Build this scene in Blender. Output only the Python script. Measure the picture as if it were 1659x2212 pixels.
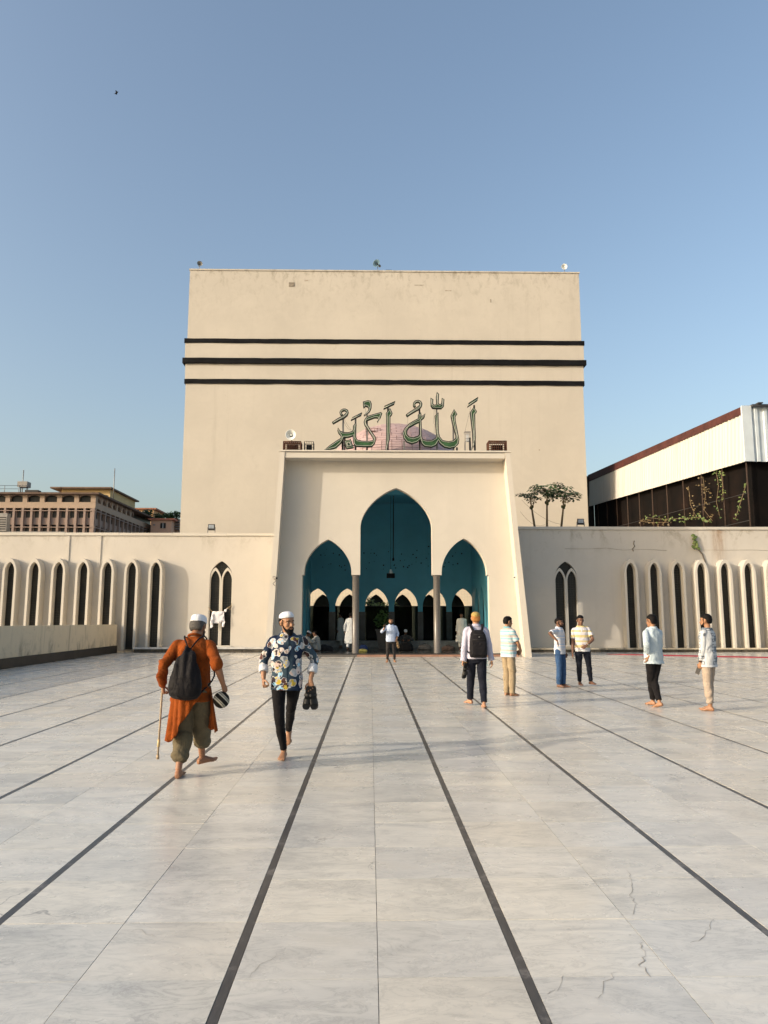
import bpy, bmesh, math, random
import numpy as np
from mathutils import Vector, Matrix, Euler
from mathutils.geometry import tessellate_polygon

for o in list(bpy.data.objects):
    bpy.data.objects.remove(o, do_unlink=True)
SC = bpy.context.scene
COL = SC.collection
R = math.radians
random.seed(7)

# ------------------------------------------------------------------ camera
CAM_H = 1.65
FPX = 1600.0                       # focal length in units of a 1659 x 2212 picture
PITCH = math.atan(225.0 / FPX)
YAW = math.atan(29.5 / FPX)        # to the right of the paving lines
cam_d = bpy.data.cameras.new('camera')
cam_d.sensor_fit = 'VERTICAL'
cam_d.sensor_height = 36.0
cam_d.sensor_width = 27.0
cam_d.lens = FPX / 2212.0 * 36.0
cam_d.clip_start = 0.05
cam_d.clip_end = 3000.0
cam = bpy.data.objects.new('camera', cam_d)
COL.objects.link(cam)
cam.location = (0, 0, CAM_H)
cam.rotation_euler = (R(90) + PITCH, 0, -YAW)
SC.camera = cam
SC.render.resolution_x = 768
SC.render.resolution_y = 1024

# ------------------------------------------------------------------ sky, sun, exposure
SUN_EL = R(17.3)
SUN_AZ = R(24.0)                   # light travels along +X turned this much to +Y
sun_to = Vector((-math.cos(SUN_AZ) * math.cos(SUN_EL), -math.sin(SUN_AZ) * math.cos(SUN_EL), math.sin(SUN_EL)))
world = bpy.data.worlds.new('World')
SC.world = world
world.use_nodes = True
wn = world.node_tree.nodes
wl = world.node_tree.links
wn.clear()
w_out = wn.new('ShaderNodeOutputWorld')
w_bg = wn.new('ShaderNodeBackground')
w_sky = wn.new('ShaderNodeTexSky')
w_sky.sky_type = 'NISHITA'
w_sky.sun_disc = False
w_sky.sun_elevation = SUN_EL
w_sky.sun_rotation = math.atan2(sun_to.x, sun_to.y)
w_sky.altitude = 10
w_sky.air_density = 1.15
w_sky.dust_density = 4.6
w_sky.ozone_density = 1.1
w_bg.inputs['Strength'].default_value = 0.15
wl.new(w_sky.outputs[0], w_bg.inputs[0])
wl.new(w_bg.outputs[0], w_out.inputs[0])
sun_d = bpy.data.lights.new('sun', 'SUN')
sun_d.energy = 2.1
sun_d.angle = R(0.6)
sun_d.color = (1.0, 0.89, 0.74)
sun = bpy.data.objects.new('sun', sun_d)
COL.objects.link(sun)
sun.location = (-30, -10, 30)
sun.rotation_euler = (-sun_to).to_track_quat('-Z', 'Y').to_euler()
vs = SC.view_settings
vs.view_transform = 'Standard'
vs.look = 'None'
vs.exposure = 0.76
vs.gamma = 1.0
vs.use_curve_mapping = False

# ------------------------------------------------------------------ helpers
cP, sP, cY, sY = math.cos(PITCH), math.sin(PITCH), math.cos(YAW), math.sin(YAW)
def P(px, py, Y):
    """the point of the vertical plane y = Y that a sight line of the 1659 x 2212 picture meets"""
    u, v = px - 829.5, 1106.0 - py
    y = FPX * cP - v * sP
    z = FPX * sP + v * cP
    X, Yw = u * cY + y * sY, y * cY - u * sY
    s = Y / Yw
    return Vector((X * s, Y, CAM_H + z * s))
def G(px, py, z0=0.0):
    p = P(px, py, 1.0)
    s = (CAM_H - z0) / (CAM_H - p.z)
    return Vector((p.x * s, s, z0))

ORG = {}
def org(o):
    return ORG.get(o.name, Vector((0, 0, 0)))
def tag(o, label=None, cat=None, group=None, kind=None):
    if label: o['label'] = label
    if cat: o['category'] = cat
    if group: o['group'] = group
    if kind: o['kind'] = kind
    return o
def empty(name, loc, label=None, cat=None, group=None, rz=0.0, kind=None):
    o = bpy.data.objects.new(name, None)
    o.empty_display_size = 0.2
    COL.objects.link(o)
    o.location = loc
    o.rotation_euler = (0, 0, rz)
    ORG[o.name] = Vector(loc)
    return tag(o, label, cat, group, kind)
def link(name, me, mat=None, parent=None):
    o = bpy.data.objects.new(name, me)
    COL.objects.link(o)
    if mat is not None and not me.materials:
        for m in (mat if isinstance(mat, (list, tuple)) else [mat]):
            me.materials.append(m)
    if parent is not None:
        o.parent = parent
        ORG[o.name] = org(parent).copy()
    return o

class MB:
    """collects polygons in world coordinates and links them as one mesh object"""
    def __init__(s):
        s.v, s.f, s.m, s.sm = [], [], [], []
    def add(s, verts, faces, mi=0, smooth=False):
        b = len(s.v)
        s.v += [tuple(q) for q in verts]
        for f in faces:
            s.f.append([b + i for i in f]); s.m.append(mi); s.sm.append(smooth)
        return s
    def box(s, x0, x1, y0, y1, z0, z1, mi=0):
        return s.add([(x0,y0,z0),(x1,y0,z0),(x1,y1,z0),(x0,y1,z0),(x0,y0,z1),(x1,y0,z1),(x1,y1,z1),(x0,y1,z1)],
                     [(0,3,2,1),(4,5,6,7),(0,1,5,4),(1,2,6,5),(2,3,7,6),(3,0,4,7)], mi)
    def obox(s, c, ax, ay, az, mi=0):
        c, ax, ay, az = Vector(c), Vector(ax), Vector(ay), Vector(az)
        vs_ = [c + ax*i + ay*j + az*k for k in (-1,1) for (i,j) in ((-1,-1),(1,-1),(1,1),(-1,1))]
        return s.add(vs_, [(0,3,2,1),(4,5,6,7),(0,1,5,4),(1,2,6,5),(2,3,7,6),(3,0,4,7)], mi)
    def prism(s, loops, y0, y1, f=None, mi=0, side_mi=None):
        """loops = [outer, hole, ...] of (a, b); extruded between y0 and y1; f(a, y, b) -> point"""
        f = f or (lambda a, y, b: (a, y, b))
        tri = tessellate_polygon([[Vector((a, b, 0)) for a, b in l] for l in loops])
        flat = [q for l in loops for q in l]
        n = len(flat)
        s.add([f(a, y0, b) for a, b in flat] + [f(a, y1, b) for a, b in flat],
              [tuple(t) for t in tri] + [tuple(n + i for i in reversed(t)) for t in tri], mi)
        k = len(s.v) - 2 * n
        for l in loops:
            m = len(l)
            for i in range(m):
                j = (i + 1) % m
                s.f.append([k + i, k + j, k + n + j, k + n + i]); s.m.append(mi if side_mi is None else side_mi); s.sm.append(False)
            k += m
        return s
    def tube(s, pts, r, n=8, mi=0, smooth=True, closed=False):
        pts = [Vector(p) for p in pts]
        m = len(pts)
        rs = r if isinstance(r, (list, tuple)) else [r] * m
        rings, ref = [], None
        for i, p in enumerate(pts):
            a = pts[i-1] if (i > 0 or closed) else p
            b = pts[(i+1) % m] if (i < m-1 or closed) else p
            t = (b - a)
            t = t.normalized() if t.length > 1e-9 else Vector((0,0,1))
            if ref is None:
                ref = t.orthogonal().normalized()
            ref = (ref - t * ref.dot(t))
            ref = ref.normalized() if ref.length > 1e-6 else t.orthogonal().normalized()
            w = t.cross(ref)
            rings.append([p + (ref * math.cos(2*math.pi*k/n) + w * math.sin(2*math.pi*k/n)) * rs[i] for k in range(n)])
        fs = []
        for i in range(m if closed else m-1):
            i2 = (i + 1) % m
            for k in range(n):
                k2 = (k + 1) % n
                fs.append((i*n+k, i*n+k2, i2*n+k2, i2*n+k))
        s.add([q for rg in rings for q in rg], fs, mi, smooth)
        if not closed:
            b = len(s.v) - m*n
            s.f.append([b + k for k in reversed(range(n))]); s.m.append(mi); s.sm.append(False)
            s.f.append([b + (m-1)*n + k for k in range(n)]); s.m.append(mi); s.sm.append(False)
        return s
    def lathe(s, prof, c=(0,0,0), n=24, mat=None, mi=0, smooth=True):
        """prof = [(radius, height)], about z through c, then matrix mat"""
        M = mat or Matrix.Translation(Vector(c))
        vs_, fs = [], []
        for r, h in prof:
            for k in range(n):
                a = 2*math.pi*k/n
                vs_.append(M @ Vector((r*math.cos(a), r*math.sin(a), h)))
        for i in range(len(prof)-1):
            for k in range(n):
                k2 = (k+1) % n
                fs.append((i*n+k, i*n+k2, (i+1)*n+k2, (i+1)*n+k))
        return s.add(vs_, fs, mi, smooth)
    def mesh(s, name, off=Vector((0,0,0)), mats=()):
        me = bpy.data.meshes.new(name)
        me.from_pydata([(x-off.x, y-off.y, z-off.z) for x, y, z in s.v], [], s.f)
        for m in mats: me.materials.append(m)
        me.polygons.foreach_set('material_index', s.m)
        me.polygons.foreach_set('use_smooth', s.sm)
        me.update()
        return me
    def build(s, name, mat, parent=None, fix=False):
        mats = list(mat) if isinstance(mat, (list, tuple)) else [mat]
        me = s.mesh(name, org(parent) if parent else Vector((0,0,0)), mats)
        if fix:
            bm = bmesh.new(); bm.from_mesh(me)
            bmesh.ops.recalc_face_normals(bm, faces=bm.faces)
            bm.to_mesh(me); bm.free()
        return link(name, me, None, parent)
    def thing(s, name, mat, loc, label, cat, group=None, fix=False):
        """one-mesh thing with its origin at loc"""
        mats = list(mat) if isinstance(mat, (list, tuple)) else [mat]
        me = s.mesh(name, Vector(loc), mats)
        if fix:
            bm = bmesh.new(); bm.from_mesh(me)
            bmesh.ops.recalc_face_normals(bm, faces=bm.faces)
            bm.to_mesh(me); bm.free()
        o = link(name, me)
        o.location = loc
        ORG[o.name] = Vector(loc)
        return tag(o, label, cat, group)
def child(name, mb, mat, parent):
    return mb.build(name, mat, parent)
def copy_tree(o, parent=None):
    c = o.copy()
    COL.objects.link(c)
    c.parent = parent
    ORG[c.name] = org(o).copy()
    for ch in list(o.children):
        copy_tree(ch, c)
    return c

def arch(cx, w, z0, zs, za, n=10, a=0.70):
    """pointed arch outline, bottom left over the apex to bottom right"""
    pts = [(cx - w, z0)]
    xs = [math.sin(math.pi/2 * (1 - i/n)) for i in range(n)]
    half = [(-x, (zs + (za - zs) * (1 - (a*(1-math.sqrt(max(0, 1-x*x))) + (1-a)*x)))) for x in xs]
    pts += [(cx + x*w, z) for x, z in half]
    pts.append((cx, za))
    pts += [(cx - x*w, z) for x, z in reversed(half)]
    pts.append((cx + w, z0))
    return pts

# ------------------------------------------------------------------ materials
class NT:
    def __init__(s, name):
        s.m = bpy.data.materials.new(name)
        s.m.use_nodes = True
        s.t = s.m.node_tree
        s.n = s.t.nodes
        s.l = s.t.links
        s.b = s.n['Principled BSDF']
    def new(s, k, **kw):
        n = s.n.new('ShaderNode' + k)
        for a, b in kw.items(): setattr(n, a, b)
        return n
    def put(s, node, **ins):
        for k, v in ins.items():
            k = k.replace('_', ' ')
            if isinstance(v, bpy.types.NodeSocket): s.l.new(v, node.inputs[k])
            else: node.inputs[k].default_value = v
        return node
    def coord(s, kind='Object', scale=(1,1,1), loc=(0,0,0), rot=(0,0,0)):
        if kind == 'World':
            src = s.new('NewGeometry').outputs['Position']
        else:
            src = s.new('TexCoord').outputs[kind]
        mp = s.new('Mapping')
        mp.inputs['Scale'].default_value = scale
        mp.inputs['Location'].default_value = loc
        mp.inputs['Rotation'].default_value = rot
        s.l.new(src, mp.inputs['Vector'])
        return mp.outputs[0]
    def noise(s, vec, scale=5, detail=4, rough=0.55, dist=0.0):
        n = s.new('TexNoise')
        n.inputs['Scale'].default_value = scale
        n.inputs['Detail'].default_value = detail
        n.inputs['Roughness'].default_value = rough
        n.inputs['Distortion'].default_value = dist
        s.l.new(vec, n.inputs['Vector'])
        return n.outputs['Fac']
    def ramp(s, fac, stops, interp='LINEAR'):
        r = s.new('ValToRGB')
        r.color_ramp.interpolation = interp
        e = r.color_ramp.elements
        while len(e) < len(stops): e.new(0.5)
        for q, (p, c) in zip(e, stops):
            q.position = p
            q.color = (*c, 1) if len(c) == 3 else c
        s.l.new(fac, r.inputs[0])
        return r.outputs[0]
    def mix(s, fac, a, b, mode='MIX'):
        n = s.new('Mix', data_type='RGBA', blend_type=mode)
        for sock, v in ((n.inputs[0], fac), (n.inputs[6], a), (n.inputs[7], b)):
            if isinstance(v, bpy.types.NodeSocket): s.l.new(v, sock)
            elif isinstance(v, (int, float)): sock.default_value = v
            else: sock.default_value = (*v, 1)
        return n.outputs[2]
    def math(s, op, a, b=0.0, clamp=False):
        n = s.new('Math', operation=op, use_clamp=clamp)
        for i, v in enumerate((a, b)):
            if isinstance(v, bpy.types.NodeSocket): s.l.new(v, n.inputs[i])
            else: n.inputs[i].default_value = v
        return n.outputs[0]
    def maprange(s, v, a, b, c=0.0, d=1.0, smooth=False):
        n = s.new('MapRange')
        if smooth: n.interpolation_type = 'SMOOTHSTEP'
        s.l.new(v, n.inputs[0])
        for i, q in enumerate((a, b, c, d)): n.inputs[1+i].default_value = q
        return n.outputs[0]
    def bump(s, h, strength=0.3, dist=0.01):
        n = s.new('Bump')
        n.inputs['Strength'].default_value = strength
        n.inputs['Distance'].default_value = dist
        s.l.new(h, n.inputs['Height'])
        s.l.new(n.outputs[0], s.b.inputs['Normal'])
    def col(s, c):
        if isinstance(c, bpy.types.NodeSocket): s.l.new(c, s.b.inputs['Base Color'])
        else: s.b.inputs['Base Color'].default_value = (*c, 1)
        return s
    def rough(s, r, spec=None, metal=None):
        if isinstance(r, bpy.types.NodeSocket): s.l.new(r, s.b.inputs['Roughness'])
        else: s.b.inputs['Roughness'].default_value = r
        if spec is not None: s.b.inputs['Specular IOR Level'].default_value = spec
        if metal is not None: s.b.inputs['Metallic'].default_value = metal
        return s
def simple(name, c, rough=0.7, var=0.12, scale=12, spec=0.3, metal=0.0, bump=0.0):
    t = NT(name)
    n = t.noise(t.coord('Object'), scale, 5, 0.6)
    c = Vector(c)
    t.col(t.ramp(n, [(0.3, tuple(c*(1-var))), (0.7, tuple(min(1, q*(1+var)) for q in c))]))
    t.rough(rough, spec, metal)
    if bump: t.bump(n, bump, 0.01)
    return t.m
def plaster(name, base, grime=(0.30,0.26,0.20), streak=0.5, top=None, amount=0.35, rough=0.85):
    """painted plaster: soft blotches, grime patches, vertical rain streaks, more wear under a top edge"""
    t = NT(name)
    w = t.coord('World')
    n1 = t.noise(w, 0.22, 6, 0.6)
    n2 = t.noise(w, 2.3, 6, 0.65)
    b = Vector(base)
    c = t.ramp(n1, [(0.3, tuple(b*0.93)), (0.55, tuple(b)), (0.75, tuple(b*1.05))])
    c = t.mix(t.maprange(n2, 0.35, 0.75, 0.0, 0.16), c, tuple(b*0.80))
    ws = t.coord('World', scale=(1.6, 1.6, 0.07))
    st = t.noise(ws, 1.3, 5, 0.7)
    stm = t.math('MULTIPLY', t.maprange(st, 0.56, 0.74, 0, 1), t.maprange(n1, 0.35, 0.65, 0.1, 1))
    c = t.mix(t.math('MULTIPLY', stm, 0.42*streak), c, grime)
    n5 = t.noise(w, 0.55, 3, 0.4, 1.5)
    c = t.mix(t.maprange(n5, 0.56, 0.60, 0.0, 0.10), c, tuple(b*1.16))
    n3 = t.noise(w, 1.1, 8, 0.72, 0.6)
    gm = t.math('MULTIPLY', t.maprange(n3, 0.60, 0.72, 0, 1), t.maprange(n1, 0.48, 0.66, 0, 1))
    c = t.mix(t.math('MULTIPLY', gm, amount), c, grime)
    if top is not None:
        sep = t.new('SeparateXYZ'); t.l.new(t.new('NewGeometry').outputs['Position'], sep.inputs[0])
        for z0, z1 in top:
            near = t.maprange(sep.outputs[2], z0, z1, 0, 1)
            n4 = t.noise(t.coord('World', scale=(1, 1, 0.6)), 1.7, 8, 0.75, 0.4)
            mk = t.math('MULTIPLY', near, t.maprange(n4, 0.50, 0.68, 0, 1))
            c = t.mix(t.math('MULTIPLY', mk, 0.62), c, grime)
    t.col(c)
    t.rough(rough, 0.25)
    nb = t.noise(w, 18, 6, 0.6)
    mixb = t.math('ADD', t.math('MULTIPLY', nb, 0.35), n2)
    t.bump(mixb, 0.35, 0.012)
    return t.m

M = {}
CREAM = (0.535, 0.488, 0.415)
M['tower'] = plaster('tower_plaster', CREAM, top=[(26.0, 31.2), (29.6, 31.1), (30.2, 31.1)], streak=0.6)
M['cream'] = plaster('cream_plaster', (0.53, 0.492, 0.435), top=[(4.3, 5.6), (5.0, 5.6)], streak=0.55, amount=0.5)
M['portal'] = plaster('portal_plaster', (0.56, 0.515, 0.445), streak=0.25, amount=0.15)
M['lowwall'] = plaster('low_wall_plaster', (0.58, 0.50, 0.37), grime=(0.13,0.12,0.10), amount=0.95, streak=2.2, top=[(1.5, 0.2), (0.9, 0.35)])
M['hood'] = plaster('hood_plaster', (0.545, 0.508, 0.445), streak=0.7, amount=0.2)
M['black'] = simple('black_paint', (0.007, 0.007, 0.008), 0.75, 0.5, 1.5, spec=0.12)
M['dark_stone'] = simple('dark_stone', (0.075, 0.065, 0.05), 0.75, 0.5, 3.5, bump=0.5)
M['wallbase'] = simple('black_wall_base', (0.018, 0.017, 0.016), 0.55, 0.4, 3)
M['teal'] = simple('teal_paint', (0.10, 0.37, 0.50), 0.55, 0.10, 0.8)
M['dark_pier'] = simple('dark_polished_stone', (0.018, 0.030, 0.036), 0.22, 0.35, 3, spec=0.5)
M['column'] = simple('grey_granite', (0.125, 0.112, 0.10), 0.32, 0.32, 45, spec=0.5)
M['step'] = simple('terracotta_step', (0.30, 0.17, 0.12), 0.6, 0.25, 2.5)
M['porchfloor'] = simple('dark_granite_floor', (0.035, 0.034, 0.032), 0.16, 0.4, 6, spec=0.5)
M['metal'] = simple('grey_metal', (0.22, 0.21, 0.20), 0.5, 0.2, 8, metal=0.6)
M['rust'] = simple('rusty_iron', (0.085, 0.035, 0.020), 0.8, 0.45, 25)
M['darkmetal'] = simple('dark_metal', (0.03, 0.028, 0.027), 0.55, 0.3, 12)
M['white'] = simple('white_paint', (0.78, 0.78, 0.76), 0.5, 0.06, 5)
M['maroon'] = simple('maroon_edge_sheet', (0.070, 0.022, 0.018), 0.6, 0.35, 1.2)
M['roofsheet'] = simple('dark_roof_sheet', (0.05, 0.05, 0.055), 0.6, 0.3, 2)
M['wood_dark'] = simple('dark_void', (0.010, 0.008, 0.007), 0.9, 0.4, 1.0)
M['red'] = simple('red_carpet', (0.36, 0.03, 0.05), 0.9, 0.2, 6)
M['grout'] = simple('grout', (0.16, 0.15, 0.14), 0.9, 0.2, 4)
M['rope'] = simple('rope', (0.33, 0.24, 0.14), 0.9, 0.2, 30)
M['cloth_white'] = simple('white_laundry', (0.72, 0.71, 0.74), 0.9, 0.06, 14)
M['lens'] = simple('lamp_lens', (0.32, 0.36, 0.40), 0.15, 0.2, 5, spec=0.6)

def marble():
    t = NT('white_marble')
    at = t.new('Attribute', attribute_name='rnd')
    rnd = at.outputs['Fac']
    geo = t.new('NewGeometry').outputs['Position']
    off = t.new('CombineXYZ')
    t.put(off, X=t.math('MULTIPLY', rnd, 37.0), Y=t.math('MULTIPLY', rnd, 91.0), Z=t.math('MULTIPLY', rnd, 13.0))
    ad = t.new('VectorMath', operation='ADD')
    t.l.new(geo, ad.inputs[0]); t.l.new(off.outputs[0], ad.inputs[1])
    mp = t.new('Mapping'); mp.inputs['Scale'].default_value = (0.7, 1.7, 1.0)
    mp.inputs['Rotation'].default_value = (0, 0, 0.32)
    t.l.new(ad.outputs[0], mp.inputs['Vector'])
    v = mp.outputs[0]
    n1 = t.noise(v, 1.6, 8, 0.62, 1.2)
    n2 = t.noise(v, 4.0, 9, 0.7, 1.6)
    c = t.ramp(n1, [(0.28, (0.47,0.46,0.435)), (0.43, (0.62,0.60,0.555)), (0.58, (0.70,0.672,0.615)), (0.8, (0.66,0.615,0.54))])
    band = t.math('ABSOLUTE', t.math('SUBTRACT', n2, 0.5))
    vein = t.math('MULTIPLY', t.maprange(band, 0.0, 0.030, 1, 0), t.maprange(n1, 0.44, 0.62, 0.85, 0.05))
    c = t.mix(t.math('MULTIPLY', vein, 0.55), c, (0.34, 0.33, 0.31))
    soft = t.maprange(band, 0.0, 0.12, 0.20, 0.0)
    c = t.mix(soft, c, (0.37, 0.37, 0.36))
    hue = t.ramp(rnd, [(0.0,(0.84,0.85,0.86)), (0.3,(0.97,0.97,0.96)), (0.55,(1.0,0.98,0.93)), (0.8,(0.93,0.91,0.87)), (1.0,(0.86,0.865,0.86))])
    c = t.mix(1.0, c, hue, 'MULTIPLY')
    dirt = t.noise(t.coord('World'), 0.45, 6, 0.65)
    c = t.mix(t.maprange(dirt, 0.45, 0.75, 0, 0.22), c, (0.40, 0.36, 0.29))
    spot = t.noise(t.coord('World'), 2.6, 5, 0.7, 0.8)
    c = t.mix(t.maprange(spot, 0.62, 0.74, 0, 0.35), c, (0.38, 0.365, 0.335))
    # fine irregular cracks
    vr = t.new('TexVoronoi', feature='DISTANCE_TO_EDGE')
    vr.inputs['Scale'].default_value = 0.34
    wob = t.new('VectorMath', operation='ADD')
    nz = t.new('TexNoise'); nz.inputs['Scale'].default_value = 3.2; nz.inputs['Detail'].default_value = 6
    t.l.new(geo, nz.inputs['Vector'])
    sc = t.new('VectorMath', operation='SCALE'); sc.inputs['Scale'].default_value = 0.6
    t.l.new(nz.outputs['Color'], sc.inputs[0])
    t.l.new(geo, wob.inputs[0]); t.l.new(sc.outputs[0], wob.inputs[1])
    t.l.new(wob.outputs[0], vr.inputs['Vector'])
    cm = t.noise(t.coord('World'), 0.8, 2, 0.5)
    crack = t.math('MULTIPLY', t.maprange(vr.outputs['Distance'], 0.0, 0.004, 1, 0), t.maprange(cm, 0.56, 0.62, 0, 0.8))
    c = t.mix(crack, c, (0.20, 0.19, 0.18))
    t.col(c)
    rg = t.maprange(t.noise(t.coord('World'), 1.3, 5, 0.6), 0.3, 0.7, 0.22, 0.33)
    t.rough(rg, 0.5)
    return t.m
M['marble'] = marble()
def strip_mat():
    t = NT('dark_granite_inlay')
    w = t.coord('World', scale=(6, 0.8, 1))
    n = t.noise(w, 6, 6, 0.7)
    n2 = t.noise(t.coord('World'), 3, 6, 0.75)
    c = t.ramp(n, [(0.3,(0.028,0.026,0.026)), (0.6,(0.06,0.056,0.053)), (0.85,(0.12,0.11,0.10))])
    c = t.mix(t.maprange(n2, 0.54, 0.66, 0, 0.75), c, (0.22, 0.20, 0.185))
    t.col(c); t.rough(0.38, 0.45)
    return t.m
M['strip'] = strip_mat()
def dark_glass(name='lattice_glass', lattice=True):
    t = NT(name)
    w = t.coord('World')
    c = t.ramp(t.noise(w, 0.9, 3), [(0.35, (0.008,0.008,0.007)), (0.7, (0.022,0.020,0.016))])
    if lattice:
        v = t.new('TexVoronoi', feature='DISTANCE_TO_EDGE'); v.inputs['Scale'].default_value = 9.0
        v.inputs['Randomness'].default_value = 0.25
        t.l.new(t.coord('World', scale=(1, 0.0, 1)), v.inputs['Vector'])
        ln = t.maprange(v.outputs['Distance'], 0.0, 0.06, 1, 0)
        part = t.maprange(t.noise(w, 0.8, 2), 0.45, 0.6, 0, 1)
        c = t.mix(t.math('MULTIPLY', t.math('MULTIPLY', ln, part), 0.45), c, (0.16, 0.15, 0.12))
        sp = t.new('SeparateXYZ'); t.l.new(t.new('NewGeometry').outputs['Position'], sp.inputs[0])
        fr = t.math('FRACT', t.math('MULTIPLY', sp.outputs[2], 7.5))
        c = t.mix(t.math('MULTIPLY', t.maprange(fr, 0.0, 0.14, 1, 0), 0.4), c, (0.05, 0.045, 0.04))
        t.bump(ln, 0.3, 0.01)
    t.col(c); t.rough(0.35, 0.3)
    return t.m
M['glass'] = dark_glass()
M['officeglass'] = dark_glass('office_glass', False)
def tinted():
    t = NT('tinted_glass')
    tr = t.new('BsdfTransparent'); tr.inputs[0].default_value = (0.20, 0.23, 0.23, 1)
    gl = t.new('BsdfGlossy'); gl.inputs['Roughness'].default_value = 0.06; gl.inputs[0].default_value = (0.8, 0.85, 0.85, 1)
    fr = t.new('LayerWeight'); fr.inputs['Blend'].default_value = 0.12
    mx = t.new('MixShader')
    t.l.new(fr.outputs['Fresnel'], mx.inputs[0]); t.l.new(tr.outputs[0], mx.inputs[1]); t.l.new(gl.outputs[0], mx.inputs[2])
    t.l.new(mx.outputs[0], t.n['Material Output'].inputs[0])
    return t.m
M['tinted'] = tinted()
def lattice_wall():
    t = NT('pale_patterned_wall')
    v = t.new('TexVoronoi', feature='DISTANCE_TO_EDGE'); v.inputs['Scale'].default_value = 5.0
    v.inputs['Randomness'].default_value = 0.3
    t.l.new(t.coord('World', scale=(1, 0.0, 1)), v.inputs['Vector'])
    ln = t.maprange(v.outputs['Distance'], 0.0, 0.05, 1, 0)
    c = t.mix(t.math('MULTIPLY', ln, 0.5), (0.74, 0.64, 0.48), (0.36, 0.31, 0.24))
    t.col(c); t.rough(0.8, 0.2); t.bump(ln, 0.4, 0.02)
    return t.m
M['pale'] = lattice_wall()
def leafmat(name, c1, c2):
    t = NT(name)
    inf = t.new('ObjectInfo').outputs['Random']
    n = t.noise(t.coord('World'), 5, 4)
    mixv = t.math('ADD', t.math('MULTIPLY', inf, 0.5), t.math('MULTIPLY', n, 0.6))
    t.col(t.ramp(mixv, [(0.25, c1), (0.8, c2)]))
    t.rough(0.55, 0.35)
    t.b.inputs['Transmission Weight'].default_value = 0.0
    t.b.inputs['Subsurface Weight'].default_value = 0.0
    return t.m
M['leaf'] = leafmat('papaya_leaf', (0.014,0.036,0.010), (0.042,0.085,0.020))
M['leaf2'] = leafmat('creeper_leaf', (0.05,0.09,0.02), (0.20,0.24,0.07))
M['dryleaf'] = leafmat('dry_leaf', (0.09,0.06,0.025), (0.20,0.15,0.07))
M['bark'] = simple('papaya_bark', (0.16, 0.115, 0.065), 0.9, 0.3, 30, bump=0.4)
M['fruit'] = simple('papaya_fruit', (0.05, 0.06, 0.02), 0.6, 0.3, 12)
# ================================================================== SETTING
AX = 1.13            # axis of the building
YP = 30.6            # front edge of the portal fins
YW = 31.3            # recessed portal wall
YG = 35.0            # wing walls
YB = 39.0            # back wall of the porch
YT = 60.0            # tower front
PI = math.pi

g = MB().add([(-1500,-1500,-0.06),(1500,-1500,-0.06),(1500,1500,-0.06),(-1500,1500,-0.06)], [(0,1,2,3)]).build('ground', simple('city_ground', (0.20,0.185,0.16), 0.9, 0.2, 0.5))
tag(g, kind='structure')
fl = MB().add([(-24,-6,-0.005),(26,-6,-0.005),(26,34.98,-0.005),(-24,34.98,-0.005)], [(0,1,2,3)]).build('courtyard_floor', M['grout'])
tag(fl, kind='structure')
S0, SP, SW = -0.645, 1.37, 0.046
TR = 0.65
TW = (SP - SW - 0.008) / 2
def tile_mesh(mb, x0, y0, x1, y1, z=0.0, b=0.0002):
    mb.add([(x0,y0,z-0.0045),(x1,y0,z-0.0045),(x1,y1,z-0.0045),(x0,y1,z-0.0045),
            (x0+b,y0+b,z),(x1-b,y0+b,z),(x1-b,y1-b,z),(x0+b,y1-b,z)],
           [(4,5,6,7),(0,1,5,4),(1,2,6,5),(2,3,7,6),(3,0,4,7)])
rng = random.Random(3)
tiles = []
for k in range(-17, 19):
    xs = S0 + SP * k
    for c in range(2):
        x0 = xs + SW/2 + 0.003 + c * (TW + 0.003)
        sh = rng.uniform(-0.03, 0.03)
        for r in range(-13, 49):
            y0 = 3.669 + TR * r + sh * 0.3
            y1 = min(y0 + TR - 0.003, 34.97)
            if y0 > 34.9: continue
            if y1 > 29.27 and y0 < 29.33: continue
            tiles.append((x0, y0, x0 + TW, y1))
    # the row that carries the cross strip is cut around it
for k in range(-17, 19):
    xs = S0 + SP * k
    for c in range(2):
        x0 = xs + SW/2 + 0.003 + c * (TW + 0.003)
        tiles.append((x0, 29.06, x0 + TW, 29.27)); tiles.append((x0, 29.335, x0 + TW, 29.66))
tiles = [q for q in tiles if q[3] - q[1] > 0.05]
def seen(q):
    x, y = (q[0]+q[2])/2, (q[1]+q[3])/2
    return y > 3.0 and abs(x - 0.0185*y) < 0.545 * y + 0.5
near = sorted([q for q in tiles if seen(q)], key=lambda q: q[1]*q[1] + 0.3*q[0]*q[0])[:300]
nearset = set(near)
def add_rnd(me, vals):
    a = me.attributes.new('rnd', 'FLOAT', 'FACE')
    a.data.foreach_set('value', vals)
for q in near:
    mb = MB(); dz = rng.uniform(-0.0008, 0.0008); tile_mesh(mb, *q, z=dz)
    o = mb.build('marble_tile', M['marble'], fl)
    add_rnd(o.data, [rng.random()] * 5)
mb = MB(); vals = []
for q in tiles:
    if q in nearset: continue
    tile_mesh(mb, *q, z=rng.uniform(-0.0008, 0.0008)); vals += [rng.random()] * 5
o = mb.build('marble_tiles_beyond', M['marble'], fl); add_rnd(o.data, vals); tag(o, kind='stuff')
for k in range(-17, 20):
    xs = S0 + SP * k
    mb = MB(); tile_mesh(mb, xs - SW/2, -5.5, xs + SW/2, 34.9, z=-0.001, b=0.001)
    mb.build('granite_strip', M['strip'], fl)
mb = MB(); tile_mesh(mb, -9.0, 29.275, 12.0, 29.33, z=0.001, b=0.001); mb.build('cross_strip', M['strip'], fl)

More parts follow.
